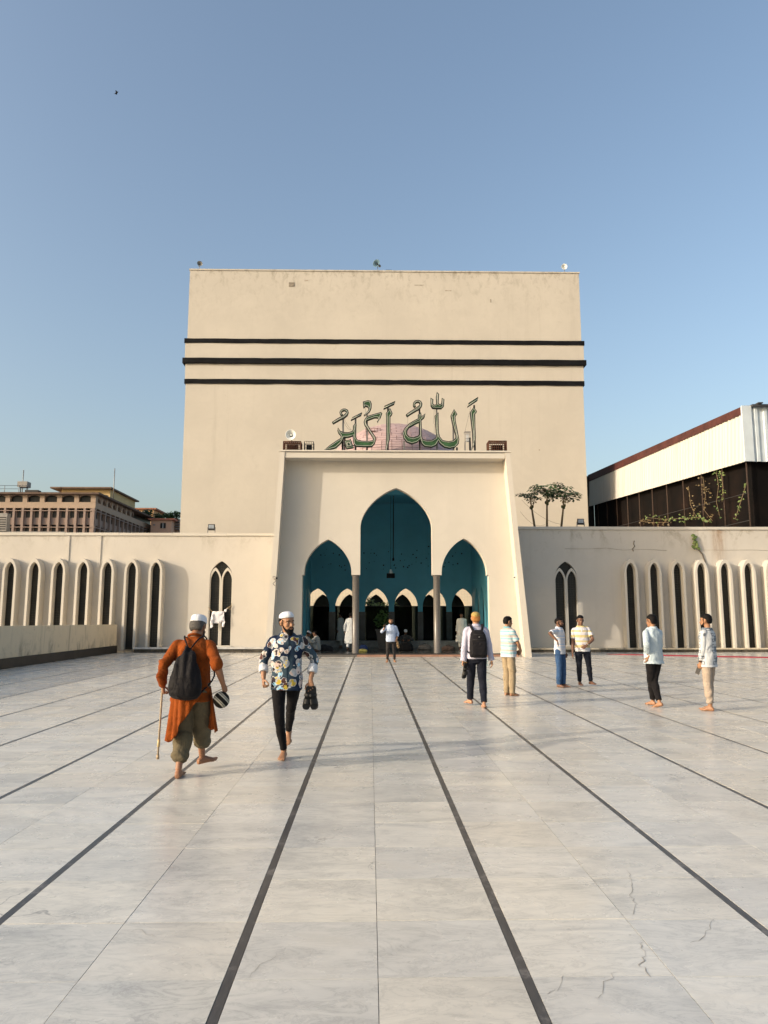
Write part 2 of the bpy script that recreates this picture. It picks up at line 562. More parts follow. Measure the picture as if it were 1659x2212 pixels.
# hairline cracks in the marble
crm = simple('hairline_crack', (0.30,0.28,0.25), 0.9, 0.3, 20)
rgc = random.Random(12)
for pts, w in (([(1357,1880),(1366,1905),(1362,1935),(1372,1955),(1366,1985)], 0.007), ([(1385,2035),(1394,2062),(1388,2085),(1404,2110)], 0.009), ([(1542,1985),(1520,2020),(1488,2045)], 0.006),
               ([(1330,2098),(1304,2130),(1285,2160)], 0.006), ([(1220,2108),(1205,2135),(1178,2155)], 0.006), ([(1190,1672),(1184,1690),(1188,1700)], 0.010), ([(805,1880),(798,1872),(812,1860)], 0.006),
               ([(600,2065),(560,2085),(535,2120)], 0.004), ([(250,2020),(300,2005),(345,2030)], 0.004), ([(980,1800),(1040,1788),(1085,1760)], 0.005), ([(520,1700),(560,1690),(610,1668)], 0.005)):
    gp = []
    for i in range(len(pts)-1):
        for k in range(5):
            a_, b_ = pts[i], pts[i+1]; u_ = k/5
            g_ = G(a_[0] + (b_[0]-a_[0])*u_, a_[1] + (b_[1]-a_[1])*u_)
            gp.append(Vector((g_.x + rgc.gauss(0, 0.007), g_.y + rgc.gauss(0, 0.012), 0.0014)))
    mb = MB(); vs_ = []
    for i, p_ in enumerate(gp):
        d_ = (gp[min(i+1, len(gp)-1)] - gp[max(i-1, 0)]).normalized()
        n_ = Vector((-d_.y, d_.x, 0)) * w * 0.34 * rgc.uniform(0.2, 1.0) * (0.4 if i in (0, len(gp)-1) else 1)
        vs_ += [p_ - n_, p_ + n_]
    mb.add(vs_, [(2*i, 2*i+2, 2*i+3, 2*i+1) for i in range(len(gp)-1)]).build('hairline_crack', crm, fl)

# ------------------------------------------------------------------ tower
tL, tR = P(389, 1140, YT).x, P(1271.5, 1140, YT).x
tT = P(829, 584.5, YT).z
tw = empty('mosque_tower', (AX, YT, 0), 'tall plain cream cube tower with three black bands behind the portal', 'tower')
body = MB()
body.box(tL, tR, YT, YT + 32, 0, tT - 0.12)
body.box(tL - 0.06, tR + 0.06, YT - 0.06, YT + 32.06, tT - 0.12, tT)
body.build('wall', M['tower'], tw)
def zt(y): return P(829, y, YT - 0.1).z
for (ya, yb, pr) in ((734.5, 743.5, 0.20), (776.5, 787.5, 0.28), (820.5, 830, 0.10)):
    mb = MB(); n = 40
    z1, z0 = zt(ya), zt(yb)
    xs = [tL - pr + (tR - tL + 2*pr) * i / n for i in range(n+1)]
    top = [(x, z1 + rng.uniform(-0.012, 0.012)) for x in xs]
    bot = [(x, z0 + rng.uniform(-0.02, 0.02)) for x in xs]
    mb.prism([top + bot[::-1]], YT - pr, YT + 32 + pr)
    mb.build('black_band', M['black'], tw, fix=True)
mb = MB(); mb.box(tL - 0.13, tR + 0.13, YT - 0.13, YT + 32.13, zt(776.5) + 0.0, zt(743.5) - 0.0); mb.build('belt_course', M['tower'], tw)
mb = MB(); mb.box(tL - 0.07, tR + 0.07, YT - 0.07, YT + 32.07, zt(820.5), zt(787.5)); mb.build('belt_course', M['tower'], tw)
mb = MB(); mb.box(*(lambda a, b: (a.x, b.x, YT - 0.03, YT + 0.02, b.z, a.z))(P(624, 610, YT), P(636, 619, YT))); mb.build('wall_patch', simple('old_repair', (0.27,0.23,0.18), 0.9, 0.4, 6), tw)

for (px, py, w_, h_) in ((662, 606, 9, 3), (1060, 650, 3, 8), (968, 628, 16, 2), (1165, 972, 3, 3), (905, 616, 22, 2)):
    a_ = P(px, py, YT)
    MB().box(a_.x - w_*0.018, a_.x + w_*0.018, YT - 0.012, YT + 0.01, a_.z - h_*0.018, a_.z + h_*0.018).build('wall_patch', simple('worn_patch', (0.36,0.31,0.25), 0.9, 0.35, 5), tw)
def horn(name, loc, r, yaw, label, group, mat, pole=0.5, tilt=0.0, inner=None):
    """horn loudspeaker: flared bell, driver, re-entrant cone, bracket and pole; opens along +Y turned by yaw"""
    t = empty(name, loc, label, 'loudspeaker', group)
    c = Vector(loc) + Vector((0, 0, pole))
    Mx = Matrix.Translation(c) @ Matrix.Rotation(yaw, 4, 'Z') @ Matrix.Rotation(R(-90) + tilt, 4, 'X')
    L = r * 1.5
    prof = [(r*0.20, -L*0.45), (r*0.26, -L*0.1), (r*0.42, L*0.15), (r*0.68, L*0.36), (r*0.96, L*0.48), (r*1.0, L*0.5), (r*0.93, L*0.47), (r*0.64, L*0.32), (r*0.38, L*0.12), (r*0.18, -L*0.05), (0.001, -L*0.06)]
    MB().lathe(prof, mat=Mx, n=28).build('bell', mat, t)
    MB().lathe([(0.001, -L*0.78), (r*0.30, -L*0.78), (r*0.32, -L*0.5), (r*0.22, -L*0.44), (0.001, -L*0.44)], mat=Mx, n=20).build('driver', M['metal'], t)
    MB().lathe([(0.001, L*0.30), (r*0.15, L*0.27), (r*0.17, L*0.05), (r*0.12, -L*0.04), (0.001, -L*0.04)], mat=Mx, n=16).build('cone', inner or mat, t)
    MB().tube([c + Vector((0, 0, -r*0.1)), Vector(loc)], 0.025).build('pole', M['metal'], t)
    mb = MB(); mb.obox(c + Vector((0,0,-r*0.3)), (r*0.35,0,0), (0,0.03,0), (0,0,0.02)); mb.build('bracket', M['darkmetal'], t)
    return t
grey_horn = simple('grey_horn', (0.30,0.29,0.26), 0.5, 0.15, 6)
blue_horn = simple('blue_grey_horn', (0.10,0.17,0.22), 0.45, 0.2, 5)
pale_horn = simple('pale_horn', (0.66,0.67,0.64), 0.4, 0.06, 5)
for (px, py, r, yaw, lab, mt) in ((431, 571, 0.23, R(200), 'small grey horn loudspeaker at the left corner of the tower roof', grey_horn),
                                  (816, 571, 0.34, R(150), 'blue grey horn loudspeaker at the middle of the tower roof', blue_horn),
                                  (1219, 578, 0.26, R(165), 'pale cream horn loudspeaker at the right corner of the tower roof', pale_horn)):
    p = P(px, py, YT + 0.35)
    horn('horn_loudspeaker', (p.x, p.y, tT), r, yaw, lab, 'horn loudspeakers on the roofs', mt, pole=p.z - tT, inner=M['darkmetal'] if mt is blue_horn else None)
p = P(840, 582, YT + 0.3)
t = empty('floodlight_box', (p.x, p.y, tT), 'small dark floodlight lying on the tower roof edge by the middle loudspeaker', 'floodlight')
MB().box(p.x-0.26, p.x+0.26, p.y-0.12, p.y+0.12, tT+0.03, tT+0.16).build('housing', M['darkmetal'], t)
mb = MB(); mb.tube([(p.x-0.5, p.y-0.1, tT+0.02), (p.x+0.9, p.y-0.05, tT+0.02)], 0.02); mb.build('mounting_rail', M['rust'], t)

# ------------------------------------------------------------------ portal
pl = empty('entrance_portal', (AX, YP, 0), 'cream entrance portal with three pointed arches, leaning side fins and teal porch', 'portal')
zTop = P(855, 976, YP).z
bLx, bRx = P(571, 1418, YP).x, P(1149, 1418, YP).x
uLx, uRx = P(605, 976, YP).x, P(1101, 976, YP).x
sl_L, sl_R = (uLx - bLx) / zTop, (uRx - bRx) / zTop
FT = 0.20
for (b, s, sg) in ((bLx, sl_L, 1), (bRx, sl_R, -1)):
    z1 = zTop
    poly = [(b, 0.0), (b + sg*FT*1.3, 0.0), (b + s*z1 + sg*FT, z1), (b + s*z1, z1)]
    MB().prism([poly], YP, YW + 0.0).build('side_fin', M['portal'], pl, fix=True)
# top beam between the fins, and roof behind it
zB = P(855, 990, YP).z
MB().box(uLx + FT + 0.005, uRx - FT - 0.005, YP + 0.03, YW + 0.4, zB + 0.02, zTop - 0.01).build('top_beam', M['portal'], pl)
MB().box(uLx - 0.04, uRx + 0.04, YP - 0.04, YP + 0.55, zTop + 0.002, zTop + 0.06).build('coping', M['portal'], pl)
# wall with three arch openings
def q(px, py): return P(px, py, YW)
zFloor = 0.12
zS = q(855, 1241).z
aL = q(707, 1165); aM = q(855.5, 1054); aR = q(1002, 1163)
mx0, mx1 = q(778.5, 1134).x, q(933, 1134).x
lx0, lx1 = q(657, 1240).x, q(759, 1240).x
rx0, rx1 = q(954, 1240).x, q(1052, 1240).x
zMs = q(855, 1140).z
wl_b, wr_b = bLx + FT + 0.02, bRx - FT - 0.02
def sw(x, z):  # lean of the wall's outer edges
    return x
cL0, cL1 = lx1 + 0.0, mx0
cR0, cR1 = mx1, rx0
loop = [(bLx + 0.1, 0.0), (lx0 - 0.08, 0.0), (lx0 - 0.08, zS - 0.02), (lx0, zS - 0.02)]
loop += arch((lx0+lx1)/2, (lx1-lx0)/2, zS, zS + 0.12, aL.z)[0:]
loop += [(lx1, zS - 0.02), (mx0, zS - 0.02)]
loop += arch((mx0+mx1)/2, (mx1-mx0)/2, zS, zMs, aM.z, n=14)
loop += [(mx1, zS - 0.02), (rx0, zS - 0.02)]
loop += arch((rx0+rx1)/2, (rx1-rx0)/2, zS, zS + 0.12, aR.z)
loop += [(rx1, zS - 0.02), (rx1 + 0.08, zS - 0.02), (rx1 + 0.08, 0.0), (bRx - 0.1, 0.0)]
loop += [(bRx - 0.1 + sl_R*(zB+0.1), zB + 0.1), (bLx + 0.1 + sl_L*(zB+0.1), zB + 0.1)]
MB().prism([loop], YW + 0.004, YW + 0.42).build('front_wall', M['portal'], pl, fix=True)
for xa, xb in ((cL0, cL1), (cR0, cR1)):
    c = (xa + xb) / 2
    MB().lathe([(0.17, 0.0), (0.17, 0.05), (0.145, 0.07), (0.145, zS - 0.10), (0.165, zS - 0.08), (0.165, zS - 0.022)], c=(c, YW + 0.21, 0.0), n=28).build('column', M['column'], pl)
# side walls of the porch (leaning outside, upright inside) with one arch opening each
ix0, ix1 = AX - 4.25, AX + 4.20
def side_loop(y0, y1, zt_, arches):
    lp = [(y0, 0.0)]
    for (yc, w, za) in arches:
        lp += arch(yc, w, 0.0, za - 0.95, za)
    return lp + [(y1, 0.0), (y1, zt_), (y0, zt_)]
ls = side_loop(YW + 0.43, YB + 0.4, zB, [(33.15, 0.66, 3.7)])
for (b, s, sg) in ((bLx, sl_L, 1), (bRx, sl_R, -1)):
    MB().prism([ls], 0.0, 0.24, f=lambda a, d, z: (b + s*z + sg*(d + 0.01), a, z)).build('side_wall', M['portal'], pl, fix=True)
li = side_loop(YW + 0.43, YB - 0.005, 7.6, [(32.62, 0.74, 4.1), (35.6, 0.62, 3.1), (37.3, 0.62, 3.1)])
for (x, sg) in ((ix0, -1), (ix1, 1)):
    MB().prism([li], 0.0, 0.15, f=lambda a, d, z: (x + sg*d, a, z)).build('inner_side_wall', M['teal'], pl, fix=True)
MB().box(uLx + 0.1, uRx - 0.1, YW + 0.43, YB + 0.4, 7.62, 8.1).build('porch_roof', M['teal'], pl)
MB().box(uLx + 0.12, uRx - 0.12, YB + 0.1, YB + 0.4, 8.104, zTop - 0.1).build('rear_parapet', M['portal'], pl)
MB().box(ix0 - 1.2, ix1 + 1.2, YW + 0.55, YB - 0.01, 6.98, 7.25).build('ceiling_beam', M['teal'], pl) if False else None
mb = MB(); mb.box(ix0 + 0.02, ix1 - 0.02, 33.6, 33.95, 7.2, 7.6); mb.build('ceiling_beam', M['teal'], pl)
# back wall of the porch: six arches, teal above, dark piers below
def qb(px, py): return P(px, py, YB)
ax_c = [1000 + x*0.66305 for x in (362, 537, 712, 884, 1052, 1222)]
cen = [qb(x*0.553, 1290).x for x in ax_c]
zAp = qb(855, 1271).z
zSp = qb(855, 1311).z
hw = 0.625
lp = [(ix0 - 0.30, zSp - 0.25)]
for c in cen:
    lp += arch(c, hw, zSp - 0.25, zSp + 0.0, zAp, a=0.78)
lp += [(ix1 + 0.30, zSp - 0.25), (ix1 + 0.30, 7.6), (ix0 - 0.30, 7.6)]
MB().prism([lp], YB, YB + 0.30).build('porch_back_wall', M['teal'], pl, fix=True)
edges = [ix0 - 0.30] + [v for c in cen for v in (c - hw, c + hw)] + [ix1 + 0.30]
for i in range(0, len(edges), 2):
    MB().box(edges[i] - (0.02 if i else 0), edges[i+1] + (0.02 if i < 12 else 0), YB - 0.02, YB + 0.32, zFloor, zSp - 0.252).build('dark_pier', M['dark_pier'], pl)
for c in cen:
    MB().box(c - hw - 0.01, c + hw + 0.01, YB + 0.14, YB + 0.152, zFloor + 0.02, zSp + 0.02).build('glass_pane', M['tinted'], pl)
    MB().box(c - hw - 0.0, c + hw + 0.0, YB + 0.12, YB + 0.18, zSp + 0.021, zSp + 0.055).build('transom', M['darkmetal'], pl)
MB().box(bLx + 0.45, bRx - 0.45, YW - 0.12, YB - 0.03, 0.004, zFloor).build('porch_floor', M['porchfloor'], pl)
for i, (x0, x1) in enumerate(((bLx+0.46, -0.55), (-0.54, 2.8), (2.81, bRx-0.46))):
    MB().box(x0, x1, YW - 0.42, YW - 0.125, 0.004, 0.075).build('step', M['step'] if i else M['column'], pl)
MB().box(ix0, ix1, YB - 1.9, YB - 1.3, zFloor + 0.002, zFloor + 0.32).build('low_ledge', simple('ledge_stone', (0.20,0.20,0.19), 0.5, 0.3, 6), pl)

# little fixing holes in the teal wall
mb = MB()
for i in range(70):
    x, z = rng.uniform(ix0 + 0.4, ix1 - 0.4), rng.choice((rng.gauss(4.95, 0.16), rng.gauss(4.35, 0.14)))
    r = rng.uniform(0.015, 0.035)
    mb.box(x - r, x + r, YB - 0.012, YB + 0.004, z - r, z + r)
o = mb.build('fixing_holes', M['black'], pl); tag(o, kind='stuff')
# hanging cable and lamp in the middle arch
p0, p1 = P(850, 1062, 34.5), P(849.5, 1209, 34.5)
t = empty('hanging_cable', (p0.x, 34.5, 7.6), 'long thin dark cable hanging from the porch ceiling in the middle arch', 'cable')
MB().tube([(p0.x, 34.5, 7.61), (p1.x, 34.5, p1.z)], 0.022).build('cable', M['black'], t)
MB().lathe([(0.001,-0.06),(0.045,-0.05),(0.05,0.05),(0.02,0.1),(0.001,0.1)], c=(p1.x, 34.5, p1.z)).build('plug', M['black'], t)
p2 = P(844, 1243, 36.5)
t = empty('hanging_lamp', (p2.x, 36.5, p2.z), 'black box lamp hanging before the teal wall of the porch', 'lamp')
MB().box(p2.x-0.20, p2.x+0.20, 36.4, 36.6, p2.z-0.13, p2.z+0.10).build('housing', M['black'], t)
MB().lathe([(0.001,0.30),(0.05,0.28),(0.10,0.12),(0.11,0.10),(0.001,0.10)], c=(p2.x, 36.5, p2.z)).build('cap', M['white'], t)
MB().tube([(p2.x, 36.5, p2.z+0.29), (p2.x, 36.5, 7.61)], 0.008).build('wire', M['black'], t)

# ------------------------------------------------------------------ inner courtyard arcade seen through the porch
YA = 50.0
ca = empty('courtyard_arcade', (AX, YA, 0), 'pale sunlit arcade with dark arches seen through the porch', 'arcade')
lp = [(-14.0, 0.0)]
c0 = P(1000*0.553 + 707*0.66305*0.553, 1290, YA).x
cs = [c0 + 1.78*i for i in range(-7, 8)]
for c in cs:
    lp += arch(c, 0.66, 0.0, 2.15, 3.10)
lp += [(16.0, 0.0), (16.0, 5.6), (-14.0, 5.6)]
MB().prism([lp], YA, YA + 0.4).build('arcade_wall', M['pale'], ca, fix=True)
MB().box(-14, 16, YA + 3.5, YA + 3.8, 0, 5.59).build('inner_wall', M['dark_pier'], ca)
MB().box(-14, 16, YA + 0.401, YA + 3.8, 5.0, 5.595).build('arcade_roof', M['pale'], ca)
MB().box(-14, 16, YB + 0.45, YA + 3.4, -0.04, 0.05).build('paving', M['porchfloor'], ca)
for i, c in enumerate(cs[:-1]):
    x = c + 0.89
    MB().lathe([(0.13,0.05),(0.13,2.3)], c=(x, YA - 0.9, 0), n=16).build('post', M['dark_pier'], ca)

# leafy shrub in the courtyard behind the middle arch
def leaf_cloud(name, c, rad, n, mat, parent, seed, size=(0.05, 0.11)):
    rg = random.Random(seed); mb = MB()
    for i in range(n):
        d = Vector((rg.gauss(0,1), rg.gauss(0,1), rg.gauss(0,1))).normalized() * (rg.random() ** 0.45)
        p = Vector(c) + Vector((d.x*rad[0], d.y*rad[1], d.z*rad[2]))
        a = Vector((rg.uniform(-1,1), rg.uniform(-1,1), rg.uniform(-0.6,0.3))).normalized()
        b = a.orthogonal().normalized() * rg.uniform(*size) * 0.45
        a = a * rg.uniform(*size)
        mb.add([p - a, p + b + a*0.1, p + a, p - b + a*0.1], [(0,1,2,3)])
    return mb.build(name, mat, parent)
p = P(830, 1345, 41.5)
t = empty('courtyard_shrub', (p.x, 41.5, 0.05), 'small leafy green tree in the courtyard behind the man holding up a phone', 'tree')
MB().tube([(p.x, 41.5, 0.05), (p.x+0.05, 41.5, 0.9), (p.x-0.1, 41.5, 1.7)], [0.06,0.045,0.02]).build('trunk', M['bark'], t)
for i in range(5):
    a = i*1.26
    MB().tube([(p.x, 41.5, 1.0+0.1*i), (p.x+0.55*math.cos(a), 41.5+0.4*math.sin(a), 1.7+0.12*i)], [0.02,0.008], n=5).build('branch', M['bark'], t)
leaf_cloud('crown', (p.x+0.1, 41.5, 1.85), (1.25, 0.8, 0.62), 900, M['leaf2'], t, 5)
leaf_cloud('crown', (p.x-1.0, 41.6, 2.35), (0.5, 0.4, 0.5), 220, M['leaf2'], t, 6)

# ------------------------------------------------------------------ dome on the porch roof
DY, DR = 35.6, 3.75
dz_top = P(862, 920, DY).z
dc = Vector((AX + 0.05, DY, dz_top - DR))
dm = empty('dome', (dc.x, DY, 8.1), 'low pink tiled dome behind the green letters', 'dome')
pink = simple('pink_glazed_tile', (0.45, 0.325, 0.31), 0.45, 0.12, 3.0, spec=0.4)
pinkd = simple('dome_joint', (0.20, 0.12, 0.12), 0.8, 0.2, 5)
phi0 = math.asin(max(-1, (8.1 - dc.z) / DR))
prof = [(DR*math.cos(phi0 + (PI/2-phi0)*i/20)*0.994, DR*math.sin(phi0 + (PI/2-phi0)*i/20)*0.994) for i in range(21)]
MB().lathe(prof, c=dc, n=64).build('shell', pinkd, dm)
def sph(ph, th): return dc + Vector((math.cos(ph)*math.sin(th), -math.cos(ph)*math.cos(th), math.sin(ph))) * DR
ntile = 0
dph = 0.165 / DR
ph = phi0 + 0.22
row = 0
far = MB()
while ph < PI/2 - 0.06:
    circ = DR * math.cos(ph) * 2 * PI
    n = max(8, int(circ / 0.46))
    for k in range(n):
        th0 = (k + 0.5*(row % 2)) * 2*PI/n - PI
        th1 = th0 + 2*PI/n
        ga = 0.014 / max(0.3, DR*math.cos(ph)); gp = 0.012 / DR
        c4 = [sph(ph+gp, th0+ga), sph(ph+gp, th1-ga), sph(ph+dph-gp, th1-ga), sph(ph+dph-gp, th0+ga)]
        jit = rng.uniform(-0.006, 0.006)
        c4 = [v + (v-dc).normalized()*jit for v in c4]
        low = [v - (v-dc).normalized()*0.03 for v in c4]
        vs8 = c4 + low
        fs = [(0,1,2,3),(4,5,1,0),(5,6,2,1),(6,7,3,2),(7,4,0,3)]
        mid = (th0+th1)/2
        mid = (mid + PI) % (2*PI) - PI
        if abs(mid) < 1.15 and ntile < 300:
            MB().add(vs8, fs).build('dome_tile', pink, dm); ntile += 1
        else:
            far.add(vs8, fs)
    ph += dph; row += 1
o = far.build('dome_tiles_beyond', pink, dm); tag(o, kind='stuff')

# ------------------------------------------------------------------ wings
SLP = 1.115
ledgem = simple('pale_ledge_marble', (0.50,0.49,0.47), 0.5, 0.2, 3)
def hood_mesh(xc, zb, mb_w, mb_p, w=0.215, fr=0.105, pr=0.50, za=4.13, zs=3.62, zo=4.30):
    """arched hood (frame) standing proud of the wall, and its dark pane"""
    outer = arch(xc, w + fr, zb, zs - 0.05, zo, a=0.9)
    inner = arch(xc, w, zb, zs + 0.08, za, a=0.85)
    lp = outer + inner[::-1]
    y1 = YG + 0.02
    mb_w.prism([lp], YG - pr, y1)
    mb_p.prism([inner], YG - 0.16, YG - 0.10)
def twin_window(xc, parent, loops):
    """pane set back in the opening, Y-shaped mullion"""
    w, zb, zs, za = 0.535, 0.30, 3.45, 4.22
    out = arch(xc, w, zb, zs, za)
    loops.append(out)
    MB().prism([arch(xc, w + 0.01, zb, zs, za)], YG + 0.16, YG + 0.20).build('window_pane', M['glass'], parent, fix=True)
    l1 = arch(xc - 0.285, 0.205, zb, 3.30, 3.78, n=8)
    l2 = arch(xc + 0.285, 0.205, zb, 3.30, 3.78, n=8)
    # mullion: two lancet frames
    for sg in (-1, 1):
        o_ = arch(xc + sg*0.285, 0.282, zb, 3.30, 3.92, n=8)
        i_ = arch(xc + sg*0.285, 0.215, zb, 3.30, 3.78, n=8)
        lp_ = [pt for pt in o_] + i_[::-1]
        cl = []
        for (a, b) in lp_:
            a = max(xc - w + 0.002, min(xc + w - 0.002, a))
            a = min(a, xc - 0.001) if sg < 0 else max(a, xc + 0.001)
            cl.append((a, b))
        MB().prism([cl], YG + 0.02, YG + 0.155).build('mullion', M['hood'], parent, fix=True)
    MB().box(xc - w - 0.03, xc + w + 0.03, YG - 0.05, YG + 0.15, zb - 0.06, zb - 0.004).build('window_sill', M['hood'], parent)

wingtop_L = P(300, 1151, YG).z
wingtop_R = P(1400, 1138, YG).z
for side in (-1, 1):
    if side < 0:
        x0, x1, zt_ = -27.0, bLx - 0.0, wingtop_L
        lab = 'left cream wing with arched slit windows running behind the low wall'
    else:
        x0, x1, zt_ = bRx, 28.0, wingtop_R
        lab = 'right cream wing with arched slit windows beneath the white shed'
    wg = empty('wing_building', ((x0+x1)/2, YG, 0), lab, 'building')
    holes = []
    xc = AX + side * 8.13
    twin_window(xc, wg, holes)
    rear = YG + 4.2
    for k in range(9 if side < 0 else 9):
        xs = AX + side * (11.07 + SLP * k)
        a, b = MB(), MB()
        hood_mesh(xs, 0.14, a, b)
        h = a.build('window_hood', M['hood'], wg, fix=True)
        b.build('pane', M['glass'], h, fix=True)
    lp = [(x0, 0.0), (x1, 0.0), (x1, zt_ - 0.14), (x0, zt_ - 0.14)]
    MB().prism([lp] + holes, YG, YG + 0.35).build('wall', M['cream'], wg, fix=True)
    MB().box(x0, x1, YG + 0.36, rear, zt_ - 0.55, zt_ - 0.30).build('roof_slab', M['cream'], wg)
    MB().box(x0, x1, rear - 0.3, rear, 0.0, zt_ - 0.56).build('rear_wall', M['cream'], wg)
    # coping in pieces
    n = 9; L = (x1 - x0) / n
    for i in range(n):
        MB().box(x0 + L*i + 0.004, x0 + L*(i+1) - 0.004, YG - 0.06, YG + 0.40, zt_ - 0.138 + rng.uniform(-0.006, 0.006), zt_ + rng.uniform(-0.01, 0.008)).build('coping', M['hood'], wg)
    if side < 0:
        for px in (224, 386):
            xx = P(px*1.0, 1180, YG).x if px < 300 else P(214, 1180, YG).x
        for px, dw in ((148, 0.05), (214, 0.10)):
            xx = P(px, 1180, YG).x
            MB().box(xx - dw, xx + dw, YG - 0.035, YG - 0.001, 4.15 if px < 200 else 3.9, zt_ - 0.15).build('downpipe_casing', M['cream'], wg)
    # plinth: marble ledge over a stone band
    xa, xb = (AX - 11.9, bLx - 0.05) if side < 0 else (bRx + 0.05, 26.0)
    x = xa
    while x < xb - 0.05:
        L = min(rng.uniform(1.1, 1.6), xb - x)
        if side < 0:
            MB().box(x, x + L - 0.01, YG - 0.62, YG - 0.005, 0.165, 0.24).build('ledge_slab', ledgem, wg)
        else:
            MB().box(x, x + L - 0.01, YG - 0.60, YG - 0.005, 0.13, 0.19).build('ledge_slab', M['lowwall'], wg)
        x += L
    x = xa
    while x < xb - 0.05:
        L = min(rng.uniform(0.35, 0.8), xb - x)
        MB().box(x, x + L - 0.015, YG - 0.55 + rng.uniform(-0.015, 0.015), YG - 0.005, 0.0, 0.162 if side < 0 else 0.127).build('plinth_stone', M['dark_stone'], wg)
        x += L
# cracks and rust stain are separate marks on the right wing
rust_t = NT('rust_stain_plaster')
sp_ = rust_t.new('SeparateXYZ'); rust_t.l.new(rust_t.new('TexCoord').outputs['Generated'], sp_.inputs[0])
nz_ = rust_t.noise(rust_t.coord('World', scale=(5,1,0.5)), 1.5, 6, 0.7)
fx = rust_t.math('ABSOLUTE', rust_t.math('SUBTRACT', sp_.outputs[0], 0.5))
fade = rust_t.math('MULTIPLY', rust_t.maprange(fx, 0.0, 0.5, 1, 0), rust_t.maprange(nz_, 0.35, 0.65, 0.1, 1))
fade = rust_t.math('MULTIPLY', fade, rust_t.maprange(sp_.outputs[2], 0.0, 0.5, 0.0, 1.0))
rust_t.col((0.38, 0.19, 0.06)); rust_t.rough(0.9, 0.1)
tr_ = rust_t.new('BsdfTransparent'); mx_ = rust_t.new('MixShader')
rust_t.l.new(rust_t.math('MULTIPLY', fade, 0.5), mx_.inputs[0]); rust_t.l.new(tr_.outputs[0], mx_.inputs[1]); rust_t.l.new(rust_t.b.outputs[0], mx_.inputs[2])
rust_t.l.new(mx_.outputs[0], rust_t.n['Material Output'].inputs[0])
wr = [o for o in bpy.data.objects if o.name.startswith('wing_building') and o.get('label','').startswith('right')][0]
xr = P(1553, 1180, YG).x
MB().add([(xr-0.45, YG-0.004, 3.9),(xr+0.45, YG-0.004, 3.9),(xr+0.45, YG-0.004, wingtop_R-0.14),(xr-0.45, YG-0.004, wingtop_R-0.14)], [(0,1,2,3)]).build('rust_stain', rust_t.m, wr)
crackm = simple('crack_line', (0.22,0.19,0.15), 0.9, 0.3, 10)
def crack(pts, r=0.008):
    MB().tube([(x, YG - 0.002, z) for x, z in pts], r, n=4).build('crack', crackm, wr)
crack([(P(px, py, YG).x + 0, P(px, py, YG).z + rng.uniform(-0.01, 0.01)) for px, py in ((1220,1143+42),(1270,1186),(1310,1184),(1345,1188),(1390,1187),(1440,1189))])
crack([(P(px, py, YG).x, P(px, py, YG).z) for px, py in ((1520,1188),(1570,1188.5),(1620,1188),(1659,1189))])
crack([(P(px, py, YG).x, P(px, py, YG).z) for px, py in ((1370,1168),(1368,1175),(1371,1180),(1366,1186),(1368,1191))], 0.03)

# low wall on the left, running towards the camera
lw = empty('low_wall', (-11.55, 28, 0), 'stained low cream parapet wall with black base on the left', 'wall')
MB().add([(-11.55,12,0.33),(-11.85,12,0.33),(-11.85,YG-0.56,0.33),(-11.55,YG-0.56,0.33),
          (-11.55,12,1.42),(-11.85,12,1.42),(-11.85,YG-0.56,1.27),(-11.55,YG-0.56,1.27)],
         [(0,3,2,1),(4,5,6,7),(0,1,5,4),(1,2,6,5),(2,3,7,6),(3,0,4,7)]).build('wall', M['lowwall'], lw, fix=True)
MB().add([(-11.50,12,0.004),(-11.9,12,0.004),(-11.9,YG-0.57,0.004),(-11.50,YG-0.57,0.004),
          (-11.50,12,0.328),(-11.9,12,0.328),(-11.9,YG-0.57,0.328),(-11.50,YG-0.57,0.328)],
         [(0,3,2,1),(4,5,6,7),(0,1,5,4),(1,2,6,5),(2,3,7,6),(3,0,4,7)]).build('black_base', M['wallbase'], lw, fix=True)
# red carpet runner at the foot of the right wing
a, b = G(1312, 1413.5), G(1670, 1421)
rc = MB(); n = 14
for i in range(n+1):
    p = a.lerp(b, i/n); wv = 0.02*math.sin(i*1.7)
    for (dy, z) in ((-0.42, 0.006), (-0.41, 0.02), (0.41, 0.02), (0.42, 0.006)):
        rc.v.append((p.x, p.y + dy*(0.35 + 0.65*min(1, i/5)) + wv, z))
for i in range(n):
    for k in range(3):
        rc.f.append([i*4+k, (i+1)*4+k, (i+1)*4+k+1, i*4+k+1]); rc.m.append(0); rc.sm.append(False)
rc.thing('red_carpet', M['red'], (a.x, a.y, 0), 'long narrow red carpet strip on the floor before the right wing', 'carpet')
# ================================================================== BUILDINGS BEYOND
OY = 135.0
def po(px, py, Y=OY): return P(px, py, Y)
def c3(x, y): return (x*0.66305*0.553, (1850 + y*0.66305)*0.553)       # pixels of a study crop
pinkw = plaster('office_plaster', (0.30, 0.225, 0.19), streak=1.2, amount=0.5)
pinkb = plaster('office_band_plaster', (0.40, 0.30, 0.225), streak=1.0, amount=0.35)
ochre = plaster('penthouse_plaster', (0.60, 0.44, 0.22), streak=0.8, amount=0.3)
ob = empty('office_block', (-60, OY, 0), 'long pink brown office block with deep window grids behind the left wing', 'building')
cx = po(*c3(566, 118)).x
zr = po(*c3(400, 116)).z          # roof level
z_a = po(*c3(400, 168)).z         # bottom of the top row openings
z_b = po(*c3(400, 203)).z         # bottom of the pale band
z_c = po(*c3(400, 259)).z         # bottom of the second row
z_d = po(*c3(400, 300)).z         # bottom of lower band
OX0, OD = -118.0, 38.0
MB().box(OX0, cx - 0.9, OY + 0.9, OY + OD - 0.9, 0, zr - 0.3).build('core', M['officeglass'], ob)
